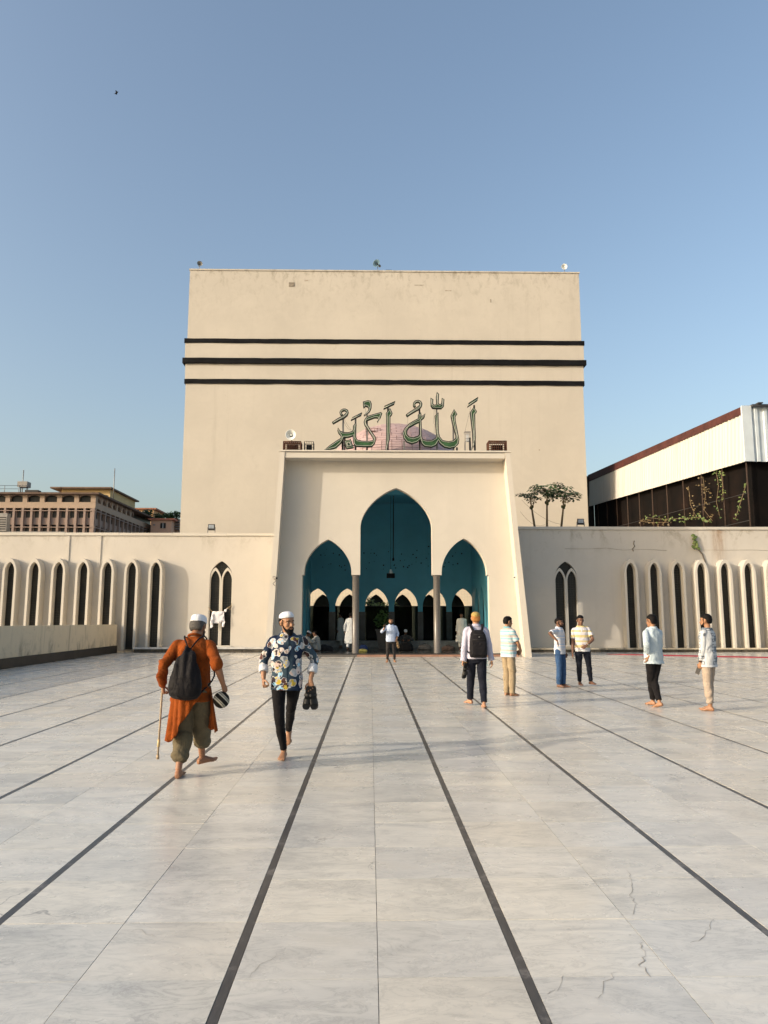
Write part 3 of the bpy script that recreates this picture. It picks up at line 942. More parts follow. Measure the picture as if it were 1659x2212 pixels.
MB().box(OX0 - 0.6, cx + 0.9, OY - 0.9, OY + OD + 0.9, zr - 0.28, zr + 0.05).build('roof', simple('office_roof_edge', (0.12,0.08,0.06), 0.8, 0.3, 1), ob)
MB().box(OX0, cx, OY, OY + OD, z_b, z_a - 0.0).build('pale_band', pinkb, ob)
hh = z_b - z_c
lev = []
z = z_b
while z > 0.5:
    lev.append(z); z -= (z_b - z_d)
wx = (po(*c3(545, 240)).x - po(*c3(180, 240)).x) / 7.0
for z in lev:
    zb_ = z - hh
    zn = z - (z_b - z_d)
    if z is not lev[-1] and z > 6:
        MB().box(OX0, cx - 0.35, OY + 0.35, OY + OD - 0.35, max(0, zn + 0.02), zb_).build('spandrel_band', pinkw, ob)
    else:
        MB().box(OX0, cx - 0.35, OY + 0.35, OY + OD - 0.35, max(0, zn + 0.02), zb_).build('spandrel_band', pinkw, ob)
    if z < 8: continue
    # sun shade slab
    MB().box(OX0, cx + 0.1, OY - 0.1, OY + OD + 0.1, z - 0.55, z - 0.42).build('shade_slab', pinkw, ob)
# vertical piers, windows
n = int((cx - po(*c3(-120, 240)).x) / wx)
mb_win = []
for i in range(n + 1):
    x = cx - 0.3 - wx * i
    MB().box(x - 0.20, x + 0.20, OY - 0.05, OY + 0.90, 0, z_b - 0.01).build('pier', pinkw, ob)
    for z in lev[:2]:
        if i == 0: continue
        xa = x + 0.24 + wx*0.10
        MB().box(xa - wx*0.10, xa + 0.02, OY + 0.40, OY + 0.88, z - hh, z - 0.6).build('window_jamb', pinkb if i % 2 else pinkw, ob)
        w = MB().box(xa + 0.03, x + wx - 0.24, OY + 0.55, OY + 0.60, z - hh + 0.02, z - 0.58).build('window', M['officeglass'], ob)
        MB().box(xa + 0.03, x + wx - 0.24, OY + 0.50, OY + 0.545, z - hh*0.62, z - hh*0.62 + 0.09).build('frame', M['darkmetal'], w)
for i in range(15):
    y = OY + 0.3 + i * 2.6
    if y > OY + OD: break
    MB().box(cx - 0.9, cx + 0.05, y - 0.22, y + 0.22, 0, z_b - 0.01).build('pier', pinkw, ob)
    for z in lev[:2]:
        MB().box(cx - 0.60, cx - 0.55, y + 0.9, y + 2.3, z - hh + 0.02, z - 0.6).build('window', M['officeglass'], ob)
# top storey: posts and scalloped openings
bw = (po(*c3(545, 150)).x - po(*c3(38, 150)).x) / 5.0
for i in range(7):
    x = cx - 0.35 - bw * i
    MB().box(x - 0.42, x + 0.42, OY - 0.02, OY + 0.88, z_a, zr - 0.28).build('post', pinkb, ob)
    xc = x - bw/2; w = bw/2 - 0.44
    lp = [(xc - w, zr - 0.29)] + [(xc - w, zr - 0.72), (xc - w*0.55, zr - 0.46), (xc, zr - 0.34), (xc + w*0.55, zr - 0.46), (xc + w, zr - 0.72)] + [(xc + w, zr - 0.29)]
    MB().prism([lp], OY + 0.1, OY + 0.5).build('scallop', pinkw, ob, fix=True)
    MB().box(xc - w, xc + w, OY + 0.6, OY + 0.64, z_a, zr - 0.5).build('window', M['officeglass'], ob)
for i in range(8):
    y = OY + 0.35 + bw*0.9*i
    if y > OY + OD: break
    MB().box(cx - 0.88, cx + 0.02, y - 0.4, y + 0.4, z_a, zr - 0.28).build('post', pinkb, ob)
    yc, w = y + bw*0.45, bw*0.45 - 0.42
    lp = [(yc - w, zr - 0.29), (yc - w, zr - 1.3), (yc - w*0.5, zr - 0.8), (yc, zr - 0.6), (yc + w*0.5, zr - 0.8), (yc + w, zr - 1.3), (yc + w, zr - 0.29)]
    MB().prism([lp], 0, 0.4, f=lambda a, d, b: (cx - 0.1 - d, a, b)).build('scallop', pinkw, ob, fix=True)
# penthouse
ph0, ph1 = po(*c3(362, 100), OY + 14), po(*c3(640, 120), OY + 14)
zp = po(*c3(500, 84), OY + 14).z
ph = MB().box(ph0.x, po(*c3(650, 100), OY+14).x, OY + 14, OY + 30, zr, zp - 0.3).build('penthouse', ochre, ob)
MB().box(ph0.x - 1.8, po(*c3(650, 100), OY+14).x + 0.6, OY + 12.8, OY + 31, zp - 0.3, zp).build('penthouse_roof', simple('penthouse_slab', (0.16,0.11,0.08), 0.8, 0.2, 1), ob)
for a, b in ((460, 500), (535, 560)):
    MB().box(po(*c3(a, 105), OY+14).x, po(*c3(b, 105), OY+14).x, OY + 13.9, OY + 13.99, zp - 2.0, zp - 1.4).build('vent_opening', M['officeglass'], ob)
MB().box(po(*c3(600, 105), OY+14).x, po(*c3(634, 105), OY+14).x, OY + 13.9, OY + 13.99, zp - 3.4, zp - 1.5).build('window', M['officeglass'], ob)
mb = MB()
for i in range(16):
    x = OX0 + 38 + i*2.6
    if x > ph0.x: break
    mb.tube([(x, OY, zr), (x, OY, zr + 1.4)], 0.05, n=5)
mb.tube([(OX0+30, OY, zr+1.4), (ph0.x, OY, zr+1.4)], 0.04, n=5); mb.tube([(OX0+30, OY, zr+0.8), (ph0.x, OY, zr+0.8)], 0.04, n=5)
mb.build('roof_railing', M['metal'], ob)
for px, yb, yt in ((48, 1062, 1015), (246, 1052, 1012)):
    a, b = po(px, yb, OY+10), po(px, yt, OY+10)
    mb = MB().tube([(a.x, OY+10, zr), (a.x, OY+10, b.z)], 0.09, n=6)
    o = mb.thing('roof_antenna', M['metal'], (a.x, OY+10, zr), 'thin antenna mast on the office block roof, %s' % ('left of the penthouse' if px < 100 else 'above the penthouse'), 'antenna', 'antenna masts')
p = po(*c3(140, 100), OY+3)
t = empty('roof_tank_stand', (p.x, OY+3, zr), 'small water tank on a stand on the office block roof', 'tank')
MB().box(p.x-0.9, p.x+0.9, OY+2.2, OY+3.8, zr+1.6, zr+2.6).build('tank', M['metal'], t)
for sx in (-0.6, 0.6):
    MB().tube([(p.x+sx, OY+3, zr), (p.x+sx, OY+3, zr+1.6)], 0.1, n=5).build('leg', M['darkmetal'], t)
p = po(*c3(195, 104), OY+3)
MB().box(p.x-1.2, p.x+1.2, OY+2.3, OY+3.7, zr+0.05, zr+1.0).thing('roof_unit', M['darkmetal'], (p.x, OY+3, zr), 'low dark box on the office block roof beside the railing', 'roof box')

# two houses between office block and tower
def house(x0, x1, Y, zt_, depth, wallm, edge, label, wins):
    t = empty('house', ((x0+x1)/2, Y, 0), label, 'house')
    MB().box(x0, x1, Y, Y + depth, 0, zt_).build('wall', wallm, t)
    MB().box(x0 - 0.5, x1 + 0.7, Y - 0.5, Y + depth + 0.5, zt_ + 0.002, zt_ + 0.35).build('roof', edge, t)
    for (a, b, zl, zh) in wins:
        w = MB().box(a, b, Y - 0.08, Y - 0.01, zl, zh).build('window', M['officeglass'], t)
        MB().box((a+b)/2 - 0.05, (a+b)/2 + 0.05, Y - 0.13, Y - 0.085, zl, zh).build('frame', M['white'], w)
    return t
HY = 165.0
e1 = simple('house_edge', (0.30,0.14,0.09), 0.8, 0.2, 1)
a, b = po(*c3(775, 260), HY+12), po(*c3(906, 212), HY+12)
t1 = house(a.x, b.x, HY+12, b.z, 10, plaster('house_ochre', (0.60,0.38,0.20), amount=0.4), e1, 'ochre far house with flat roof right of the office block',
      [(po(*c3(838,235),HY+12).x, po(*c3(868,235),HY+12).x, po(*c3(850,246),HY+12).z, po(*c3(850,219),HY+12).z)])
a, b = po(*c3(888, 300), HY), po(*c3(1012, 274), HY)
t2 = house(a.x, b.x, HY, b.z, 9, plaster('house_pink', (0.62,0.38,0.26), amount=0.3), simple('house_edge_red', (0.45,0.17,0.11), 0.8, 0.15, 1), 'salmon pink far house with white window and roof plants',
      [(po(*c3(945,300),HY).x, po(*c3(977,300),HY).x, po(*c3(960,322),HY).z, po(*c3(960,291),HY).z), (po(*c3(903,300),HY).x, po(*c3(914,300),HY).x, po(*c3(908,306),HY).z, po(*c3(908,298),HY).z)])
x1 = po(*c3(1056, 300), HY+3).x
MB().box(b.x + 0.001, x1, HY + 3, HY + 11, 0, po(*c3(1030, 268), HY+3).z).build('side_wing', plaster('house_shade', (0.33,0.22,0.16)), t2)
for i in range(4):
    zz = po(*c3(1030, 285 + 14*i), HY+3).z
    MB().box(b.x + 0.01, x1 + 0.3, HY + 2.2, HY + 2.98, zz - 0.12, zz + 0.12).build('balcony_slab', M['metal'], t2)
for i, (px, py) in enumerate(((930, 262), (985, 260), (1010, 255), (1040, 252), (872, 240))):
    q_ = po(*c3(px, py), HY + 2)
    t = empty('roof_plant', (q_.x, HY + 2, q_.z - 1.0), ['bushy roof plant at the left edge of the salmon house roof', 'bushy roof plant in the middle of the salmon house roof', 'roof plant right of the middle on the salmon house roof', 'dark roof plant at the right end of the salmon house roof', 'small plant by the window of the ochre far house'][i], 'plant', 'plants on the far houses')
    MB().lathe([(0.3,0),(0.4,0.5),(0.001,0.5)], c=(q_.x, HY+2, q_.z-1.0), n=10).build('pot', e1, t)
    leaf_cloud('foliage', (q_.x, HY+2, q_.z + 0.2), (1.3, 0.8, 1.0), 160, M['leaf'], t, 40+i, (0.2, 0.45))
# air conditioner at the far left, on the wing roof
p = P(4, 1124, YG + 0.5)
t = empty('air_conditioner', (p.x, YG+0.5, wingtop_L), 'grey louvred air conditioner unit at the far left of the wing roof', 'air conditioner')
MB().box(p.x-0.5, p.x+0.26, YG+0.45, YG+0.8, wingtop_L+0.12, p.z + 0.34).build('housing', M['metal'], t)
for i in range(6):
    zz = wingtop_L + 0.2 + i*0.11
    MB().box(p.x-0.45, p.x+0.22, YG+0.435, YG+0.449, zz, zz+0.05).build('louvre', M['darkmetal'], t)
MB().box(p.x-0.5, p.x+3.0, YG+0.5, YG+0.7, wingtop_L+0.03, wingtop_L+0.11).build('support_rail', M['metal'], t)

# ------------------------------------------------------------------ white shed on the right
sh = empty('tin_shed', (20, 40, 0), 'white corrugated tin shed with maroon roof edge and dark netted sides', 'shed')
s0 = P(1610, 997, 38.0); s0t = P(1610, 892, 38.0)
YF = 70.0
s1 = P(1272.5, 1094, YF); s1t = P(1272.5, 1040, YF)
whitesheet = NT('white_sheet')
ws_ = whitesheet.noise(whitesheet.coord('World', scale=(1.2,1.2,0.12)), 1.2, 6, 0.7)
whitesheet.col(whitesheet.ramp(ws_, [(0.35,(0.55,0.53,0.49)), (0.62,(0.52,0.49,0.44)), (0.8,(0.38,0.32,0.25))]))
whitesheet.rough(0.45, 0.4)
whitesheet = whitesheet.m
shadesheet = simple('shaded_white_sheet', (0.50,0.56,0.60), 0.45, 0.08, 1.5)  # white sheet with the bluish shade of the shed front painted into its colour
def lerp(a, b, t): return a + (b - a) * t
def side_pt(t, f): # t along the shed's left side, f 0 bottom .. 1 top
    lo, hi = s0.lerp(s1, t), s0t.lerp(s1t, t)
    return lo.lerp(hi, f)
# the projection is not linear in depth, the edge itself is: straight in space
npan = 13
for i in range(npan):
    mb = MB(); m = 22
    top, bot = [], []
    for k in range(m+1):
        t_ = (i + k/m * 0.996) / npan
        off = (0.035 if (k % 4) in (1, 2) else 0.0) + rng.uniform(-0.004, 0.004)
        b_, t2_ = side_pt(t_, 0.0), side_pt(t_, 1.0)
        bot.append((b_.x - off, b_.y, b_.z)); top.append((t2_.x - off, t2_.y, t2_.z))
    n_ = m + 1
    back = [(x+0.09, y, z) for x, y, z in bot], [(x+0.09, y, z) for x, y, z in top]
    fs = [(k, k+1, n_+k+1, n_+k) for k in range(m)] + [(2*n_+k+1, 2*n_+k, 3*n_+k, 3*n_+k+1) for k in range(m)]
    fs += [(k+1, k, 2*n_+k, 2*n_+k+1) for k in range(m)] + [(n_+k, n_+k+1, 3*n_+k+1, 3*n_+k) for k in range(m)]
    mb.add(bot + top + back[0] + back[1], fs).build('cladding_panel', whitesheet, sh)
e0, e1_ = side_pt(0, 1.0), side_pt(1, 1.0)
mb = MB()
mb.add([(e0.x-0.10,e0.y-0.1,e0.z-0.02),(e1_.x-0.10,e1_.y,e1_.z-0.02),(e1_.x-0.10,e1_.y,e1_.z+0.62),(e0.x-0.10,e0.y-0.1,e0.z+0.38),
        (e0.x+0.25,e0.y-0.1,e0.z-0.02),(e1_.x+0.25,e1_.y,e1_.z-0.02),(e1_.x+0.25,e1_.y,e1_.z+0.62),(e0.x+0.25,e0.y-0.1,e0.z+0.38)],
       [(0,1,2,3),(5,4,7,6),(3,2,6,7),(4,5,1,0),(0,3,7,4),(1,5,6,2)]).build('maroon_edge', M['maroon'], sh)
# front cladding, corrugated
mb = MB(); nx = 260; xs = [s0.x + 0.1 + i*0.05 for i in range(nx)]
fr = [(x, 38.0 - (0.07 if (i % 10) in (1,2,3,4) else 0.0)) for i, x in enumerate(xs)]
bot = [(x, y, s0.z - 0.005) for x, y in fr]; top = [(x, y, s0t.z + 0.36) for x, y in fr]
mb.add(bot + top, [(i, i+1, nx+i+1, nx+i) for i in range(nx-1)]).build('front_cladding', shadesheet, sh)
MB().box(s0.x - 0.05, s0.x + 0.45, 37.88, 38.02, s0.z, s0t.z + 0.37).build('corner_flashing', shadesheet, sh)
xe = xs[-1]
zf = s0t.z + 0.40
MB().add([(e0.x+0.26, 37.7, zf), (xe, 37.7, zf+0.1), (xe, YF, e1_.z+0.62), (e1_.x+0.26, YF, e1_.z+0.62),
          (e0.x+0.26, 37.7, zf-0.12), (xe, 37.7, zf-0.02), (xe, YF, e1_.z+0.5), (e1_.x+0.26, YF, e1_.z+0.5)],
         [(0,1,2,3),(7,6,5,4),(0,4,5,1),(3,2,6,7),(0,3,7,4),(1,5,6,2)]).build('roof', M['roofsheet'], sh)
mb = MB()
for i in range(16):
    x = e0.x + 0.5 + i*0.7
    mb.box(x, x+0.25, 37.55, 38.6, zf + 0.01 + 0.1*(i*0.7)/13, zf + 0.07 + 0.1*(i*0.7)/13)
mb.build('roof_ridges', M['roofsheet'], sh)
# dark interior, posts, rails
zroof = wingtop_R - 0.3
brownnet = NT('dark_brown_net')
nb_ = brownnet.noise(brownnet.coord('World'), 0.35, 5, 0.6)
brownnet.col(brownnet.ramp(nb_, [(0.35,(0.004,0.0035,0.0035)), (0.55,(0.009,0.006,0.005)), (0.78,(0.026,0.012,0.009))]))
brownnet.rough(0.9, 0.1)
brownnet = brownnet.m
postm = simple('brown_post', (0.045,0.028,0.020), 0.8, 0.35, 12)
mb = MB()
b0, b1 = side_pt(0, 0), side_pt(1, 0)
mb.add([(b0.x+0.5,b0.y+0.4,zroof-3.2),(b1.x+0.5,b1.y,zroof-3.2),(b1.x+0.5,b1.y,b1.z+0.3),(b0.x+0.5,b0.y+0.4,b0.z+0.3),
        (xe,b0.y+0.4,zroof-3.2),(xe,b0.y+0.4,b0.z+0.3)], [(0,1,2,3),(4,0,3,5)])
mb.build('net_wall', brownnet, sh)
for i in range(12):
    t_ = (i + 0.0) / 11.0
    q_ = side_pt(t_, 0)
    MB().tube([(q_.x+0.12, q_.y+0.15, zroof-0.3), (q_.x+0.12, q_.y+0.15, q_.z+0.05)], 0.045, n=8).build('post', postm, sh)
for i in range(4):
    x = s0.x + 1.6 + i*2.6
    MB().tube([(x, 38.25, zroof-0.3), (x, 38.25, s0.z+0.05)], 0.05, n=8).build('post', postm, sh)
for fz in (0.25, 0.6):
    pts = []
    for i in range(12):
        q_ = side_pt(i/11, 0); pts.append((q_.x+0.10, q_.y+0.1, lerp(zroof, q_.z, fz)))
    MB().tube(pts, 0.02, n=5).build('rail', M['darkmetal'], sh)
MB().box(b1.x - 0.25, b1.x + 0.45, YF - 0.1, YF + 0.4, 0, e1_.z + 0.5).build('end_wall', M['darkmetal'], sh)
MB().box(b1.x - 0.2, xe, 40.0, YF, zroof - 3.4, zroof - 3.21).build('deck', M['roofsheet'], sh)
# creepers hanging in the shed side
def creeper(pts, n, spread, mat, label, seed, size=(0.05, 0.10)):
    n = int(n*0.5); size = (size[0]*0.8, size[1]*0.8)
    rg = random.Random(seed)
    t = empty('creeper', pts[-1], label, 'creeper', 'creepers in the shed')
    MB().tube(pts, 0.018, n=5).build('stem', M['bark'], t)
    lm = MB()
    for i in range(n):
        f = rg.random() * (len(pts) - 1); k = int(f)
        p = Vector(pts[k]).lerp(Vector(pts[min(k+1, len(pts)-1)]), f - k) + Vector((rg.gauss(0, spread), rg.gauss(0, spread*0.5), rg.gauss(0, spread)))
        s_ = rg.uniform(*size)
        a = Vector((rg.uniform(-1,1), rg.uniform(-0.5,0.2), rg.uniform(-1,0.2))).normalized()
        nrm = Vector((rg.uniform(-1.0,-0.1), -1, rg.uniform(0.0,0.9))).normalized()
        b = nrm.cross(a).normalized()
        a = b.cross(nrm)
        lm.add([p - a*s_, p + b*s_*0.8 - a*s_*0.2, p + a*s_*1.1 + nrm*s_*0.2, p - b*s_*0.8 - a*s_*0.2], [(0,1,2,3)])
    lm.build('leaves', mat, t)
def spx(px, Y=None):
    """point of the shed's left side on the sight line through picture column px"""
    best = min((abs((lambda w: (w.x / w.y))(side_pt(i/400, 0)) - P(px, 1050, 1).x), i/400) for i in range(401))
    return side_pt(best[1], 0)
def spy(px, py):
    q_ = spx(px); return Vector((q_.x - 0.02, q_.y, P(px, py, q_.y).z))
creeper([tuple(spy(1550, 1020)), tuple(spy(1553, 1050)), tuple(spy(1547, 1085)), tuple(spy(1552, 1116))], 46, 0.10, M['leaf2'], 'yellow green creeper hanging in two strands by the shed post', 1)
creeper([tuple(spy(1560, 1018)), tuple(spy(1562, 1050)), tuple(spy(1558, 1085))], 36, 0.09, M['leaf2'], 'short yellow green creeper beside the two hanging strands', 2)
q1, q2 = P(1614, 1040, 38.2), P(1588, 1122, 38.2)
creeper([tuple(q1), tuple(q1.lerp(q2, 0.5)), tuple(q2)], 44, 0.06, M['leaf2'], 'slanting yellow green creeper near the front corner of the shed', 3)
creeper([tuple(spy(1520, 1030)), tuple(spy(1524, 1070)), tuple(spy(1518, 1100)), tuple(spy(1535, 1125))], 90, 0.22, M['dryleaf'], 'brown dry creeper mass on the rusty shed post', 4)
creeper([tuple(spy(1488, 1050)), tuple(spy(1490, 1090)), tuple(spy(1500, 1115))], 30, 0.16, M['dryleaf'], 'sparse dry creeper left of the rusty shed post', 5)
creeper([tuple(spy(1395, 1118)), tuple(spy(1430, 1122)), tuple(spy(1470, 1120)), tuple(spy(1510, 1118)), tuple(spy(1530, 1128))], 130, 0.12, M['leaf2'], 'green creeper trailing along the low rail of the shed', 6, (0.05, 0.13))
creeper([tuple(spy(1378, 1126)), tuple(spy(1405, 1129)), tuple(spy(1440, 1128))], 70, 0.12, M['dryleaf'], 'thin dry creeper low in the shed behind the wing roof', 7, (0.06, 0.13))

# ------------------------------------------------------------------ papaya trees on the right wing roof
def papaya_leaf(seed):
    rg = random.Random(seed)
    lobes = 7; mb = MB()
    vs_, fs = [(0, 0, 0)], []
    for k in range(lobes):
        a = R(-150 + 300*k/(lobes-1)); ln = (1.0 - 0.35*abs(k-3)/3) * rg.uniform(0.9, 1.1)
        dr = -0.22*ln
        def pt(r, da, z): return (r*math.sin(a+da), r*math.cos(a+da), z)
        b = len(vs_)
        vs_ += [pt(0.38*ln, -0.20, -0.02), pt(0.62*ln, -0.16, 0.3*dr), pt(0.66*ln, -0.34, 0.5*dr), pt(0.82*ln, -0.07, 0.7*dr), pt(ln, 0, dr), pt(0.82*ln, 0.07, 0.7*dr), pt(0.66*ln, 0.34, 0.5*dr), pt(0.62*ln, 0.16, 0.3*dr), pt(0.38*ln, 0.20, -0.02), pt(0.6*ln, 0, 0.05+0.3*dr)]
        m = b + 9
        ring = [0] + list(range(b, b+9))
        for i in range(len(ring)):
            fs.append((ring[i], ring[(i+1) % len(ring)], m))
    mb.add(vs_, fs)
    return mb.mesh('papaya_leaf', mats=[M['leaf']])
leaf_meshes = [papaya_leaf(s_) for s_ in range(4)]
dry_mesh = leaf_meshes[0].copy(); dry_mesh.materials[0] = M['dryleaf']
PY = YG + 1.1
for ti, (bx, by, tx, ty, rad, nl, lab) in enumerate(((1157, 1135, 1145.5, 1078, 0.52, 14, 'small papaya tree with a leaning trunk, leftmost on the wing roof'),
                                         (1181, 1135, 1181.5, 1064, 0.78, 26, 'tallest papaya tree with a straight trunk, middle one on the wing roof'),
                                         (1210, 1135, 1219, 1075, 0.72, 18, 'papaya tree leaning right with fruit, rightmost on the wing roof'))):
    rg = random.Random(20+ti)
    b = P(bx, by, PY); b.z = wingtop_R - 0.3
    tp = P(tx, ty, PY)
    t = empty('papaya_tree', b, lab, 'tree', 'papaya trees on the wing roof')
    MB().tube([b, b.lerp(tp, 0.4), b.lerp(tp, 0.8), tp], [0.060, 0.052, 0.04, 0.025], n=10).build('trunk', M['bark'], t)
    for i in range(nl):
        a = 2.4*i + rg.uniform(-0.3, 0.3)
        el = rg.choice((-0.08, 0.22, 0.5)) + rg.uniform(-0.07, 0.07) if i > 3 else rg.uniform(0.5, 0.9)
        L = rad * rg.uniform(0.65, 1.05)
        end = tp + Vector((math.cos(a)*math.cos(el), math.sin(a)*math.cos(el), math.sin(el)*0.8)) * L + Vector((0,0,0.05))
        mid = tp.lerp(end, 0.5) + Vector((0, 0, 0.06))
        pet = MB().tube([tp, mid, end], [0.012, 0.010, 0.007], n=5).build('petiole', M['bark'], t)
        o = link('leaf', leaf_meshes[i % 4], None, t)
        d = (end - tp).normalized()
        rz = math.atan2(-d.x, d.y)
        o.location = end - org(t)
        o.rotation_euler = Euler((rg.uniform(-0.38, 0.12), rg.uniform(-0.25, 0.25), rz + rg.uniform(-0.4, 0.4)))
        s_ = rg.uniform(0.38, 0.50) * (0.8 if ti == 0 else 1.0); o.scale = (s_, s_, s_)
    for i in range(2 if ti == 0 else 3):      # hanging old leaves
        o = link('dry_leaf', dry_mesh if ti != 1 else leaf_meshes[1], None, t)
        o.location = tp + Vector((rg.uniform(-0.1, 0.14), rg.uniform(-0.12, 0.05), -0.08)) - org(t)
        o.rotation_euler = Euler((rg.uniform(-1.7, -1.2), 0, rg.uniform(2.4, 3.9))); o.scale = (0.28,)*3
    for i in range(7 if ti else 4):
        a = i*2.3; c = b.lerp(tp, 0.80 - 0.03*(i % 3)) + Vector((math.cos(a)*0.07, math.sin(a)*0.07, 0))
        MB().lathe([(0.001,-0.10),(0.03,-0.08),(0.048,-0.03),(0.035,0.04),(0.001,0.07)], c=c, n=8).build('fruit', M['fruit'], t)
# slack wires behind the papayas
for (a, b_, sag, lab) in ((P(1127, 1080, YG+2.5), P(1215, 1133, YG+2.5), 0.25, 'slack black wire crossing behind the papaya trunks'), (P(1124, 1105, YG+2.4), P(1178, 1133, YG+2.4), 0.3, 'short slack wire left of the papaya trees')):
    pts = [a.lerp(b_, i/12) - Vector((0,0,sag*4*(i/12)*(1-i/12))) for i in range(13)]
    MB().tube(pts, 0.008, n=4).thing('slack_wire', M['darkmetal'], pts[0], lab, 'wire')
# floodlights on the wing roofs
for (px, py, Y, zt_, lab) in ((457, 1139, YG+0.25, wingtop_L, 'floodlight on the left wing roof beside the tower'), (1254, 1127, YG+0.25, wingtop_R, 'floodlight on the right wing roof beside the papaya trees')):
    c = P(px, py, Y)
    t = empty('floodlight', (c.x, Y, zt_), lab, 'floodlight', 'floodlights on the wing roofs')
    zc = max(c.z, zt_ + 0.17)
    Rm = Matrix.Rotation(R(12), 3, 'X')
    mb = MB(); mb.obox((c.x, Y, zc), Rm @ Vector((0.155,0,0)), Rm @ Vector((0,0.05,0)), Rm @ Vector((0,0,0.145))); mb.build('housing', M['darkmetal'], t)
    mb = MB(); mb.obox(Vector((c.x, Y, zc)) + Rm @ Vector((0,-0.053,0.035)), Rm @ Vector((0.125,0,0)), Rm @ Vector((0,0.006,0)), Rm @ Vector((0,0,0.085))); mb.build('lens', M['lens'], t)
    MB().box(c.x-0.19, c.x-0.162, Y-0.03, Y+0.03, zt_, zc).build('bracket', M['metal'], t)
    MB().box(c.x+0.162, c.x+0.19, Y-0.03, Y+0.03, zt_, zc).build('bracket', M['metal'], t)
# plant growing from the right wing wall
vp = [P(px, py, YG - 0.03) for px, py in ((1530, 1250), (1529, 1235), (1524, 1215), (1517, 1197), (1510, 1188), (1504, 1180))]
t = empty('wall_plant', vp[0], 'small green plant sprouting from a crack in the right wing wall', 'plant')
MB().tube(vp, [0.012,0.018,0.026,0.034,0.036,0.02], n=6).build('stem', simple('grey_root', (0.13,0.11,0.09), 0.9, 0.3, 20), t)
rg = random.Random(9)
for i in range(15):
    c = P(1502 + rg.gauss(0, 4.5), 1158 + 2.2*i*0.9 + rg.uniform(-2, 2), YG - 0.10)
    s_ = rg.uniform(0.07, 0.125); a = Vector((rg.uniform(-1,1), -0.3, rg.uniform(-0.6,0.1))).normalized()
    nrm = Vector((rg.uniform(-0.6,0.2), -1, rg.uniform(0.3,0.9))).normalized(); b = nrm.cross(a).normalized(); a = b.cross(nrm)
    MB().add([c - a*s_, c + b*s_*0.75 - a*s_*0.3, c + b*s_*0.55 + a*s_*0.6, c + a*s_*1.25 + nrm*s_*-0.15, c - b*s_*0.55 + a*s_*0.6, c - b*s_*0.75 - a*s_*0.3, c + nrm*s_*0.15],
             [(0,1,6),(1,2,6),(2,3,6),(3,4,6),(4,5,6),(5,0,6)]).build('leaf', M['leaf2'], t)

# ------------------------------------------------------------------ cctv cameras on the portal
for (px, py, sg, lab) in ((594, 1248, 1, 'small security camera with coiled cable on the left portal fin'), (1114, 1246, -1, 'small white security camera on the right portal fin')):
    c = P(px, py, YP + (0.5 if sg < 0 else -0.10))
    t = empty('security_camera', c, lab, 'camera', 'security cameras on the portal')
    d = Vector((sg*0.6, -0.75, -0.2)).normalized()
    mb = MB(); s1_ = d.cross(Vector((0,0,1))).normalized()
    mb.obox(c, d*0.13, s1_*0.045, s1_.cross(d)*0.045); mb.build('housing', M['white'] if sg < 0 else M['metal'], t)
    mb = MB(); mb.obox(c + d*0.13, d*0.012, s1_*0.03, s1_.cross(d)*0.03); mb.build('lens', M['black'], t)
    MB().tube([c - d*0.06 - Vector((0,0,0.04)), c - d*0.1 + Vector((0,0.08,-0.10)), c + Vector((-sg*0.05, 0.12, -0.10))], 0.015, n=6).build('bracket', M['darkmetal'], t)
    if sg > 0:
        pts = [c + Vector((-0.02 + 0.06*math.sin(k*0.9), 0.02, -0.06 - 0.035*k)) for k in range(9)]
        MB().tube(pts, 0.010, n=5).build('cable', M['black'], t)

# ------------------------------------------------------------------ things on the portal top
zq = zTop + 0.062
def cage(px0, px1, py_top, Y, label, mat, dense=True, lamp=True, depth=0.5):
    a, b = P(px0, 972, Y), P(px1, py_top, Y)
    x0, x1, z1 = a.x, b.x, b.z
    t = empty('lamp_cage', ((x0+x1)/2, Y, zq), label, 'lamp cage', 'lamp cages on the portal')
    r = 0.016 if dense else 0.008
    mb = MB()
    for (xx, yy) in ((x0,Y),(x1,Y),(x0,Y+depth),(x1,Y+depth)):
        mb.tube([(xx,yy,zq),(xx,yy,z1)], r*1.3, n=5)
    for zz in (zq+0.02, z1):
        mb.tube([(x0,Y,zz),(x1,Y,zz),(x1,Y+depth,zz),(x0,Y+depth,zz)], r*1.2, n=5, closed=True)
    mb.build('frame', mat, t)
    n = 9 if dense else 4
    mb = MB()
    for i in range(1, n):
        x = lerp(x0, x1, i/n)
        for yy in (Y, Y+depth): mb.tube([(x,yy,zq),(x,yy,z1)], r*0.75, n=4)
        mb.tube([(x,Y,z1),(x,Y+depth,z1)], r*0.75, n=4)
    for i in range(1, 5 if dense else 3):
        zz = lerp(zq, z1, i/(5 if dense else 3))
        mb.tube([(x0,Y,zz),(x1,Y,zz),(x1,Y+depth,zz),(x0,Y+depth,zz)], r*0.6, n=4, closed=True)
    for i in range(1, 5):
        yy = lerp(Y, Y+depth, i/5)
        for xx in (x0, x1): mb.tube([(xx,yy,zq),(xx,yy,z1)], r*0.7, n=4)
        if dense: mb.tube([(x0,yy,z1),(x1,yy,z1)], r*0.7, n=4)
    mb.build('bars', mat, t)
    if lamp:
        xm, zm = (x0+x1)/2, lerp(zq, z1, 0.42)
        w = (x1-x0)*0.30
        MB().box(xm-w, xm+w, Y+0.15, Y+0.3, zm-0.10, zm+0.13).build('lamp_housing', M['black'], t)
        MB().tube([(xm, Y+0.22, zq), (xm, Y+0.22, zm)], 0.02, n=5).build('lamp_stand', M['darkmetal'], t)
    return t
cage(612, 650, 953.5, YP + 0.15, 'rusty iron lamp cage under the white horn on the portal top', M['rust'])
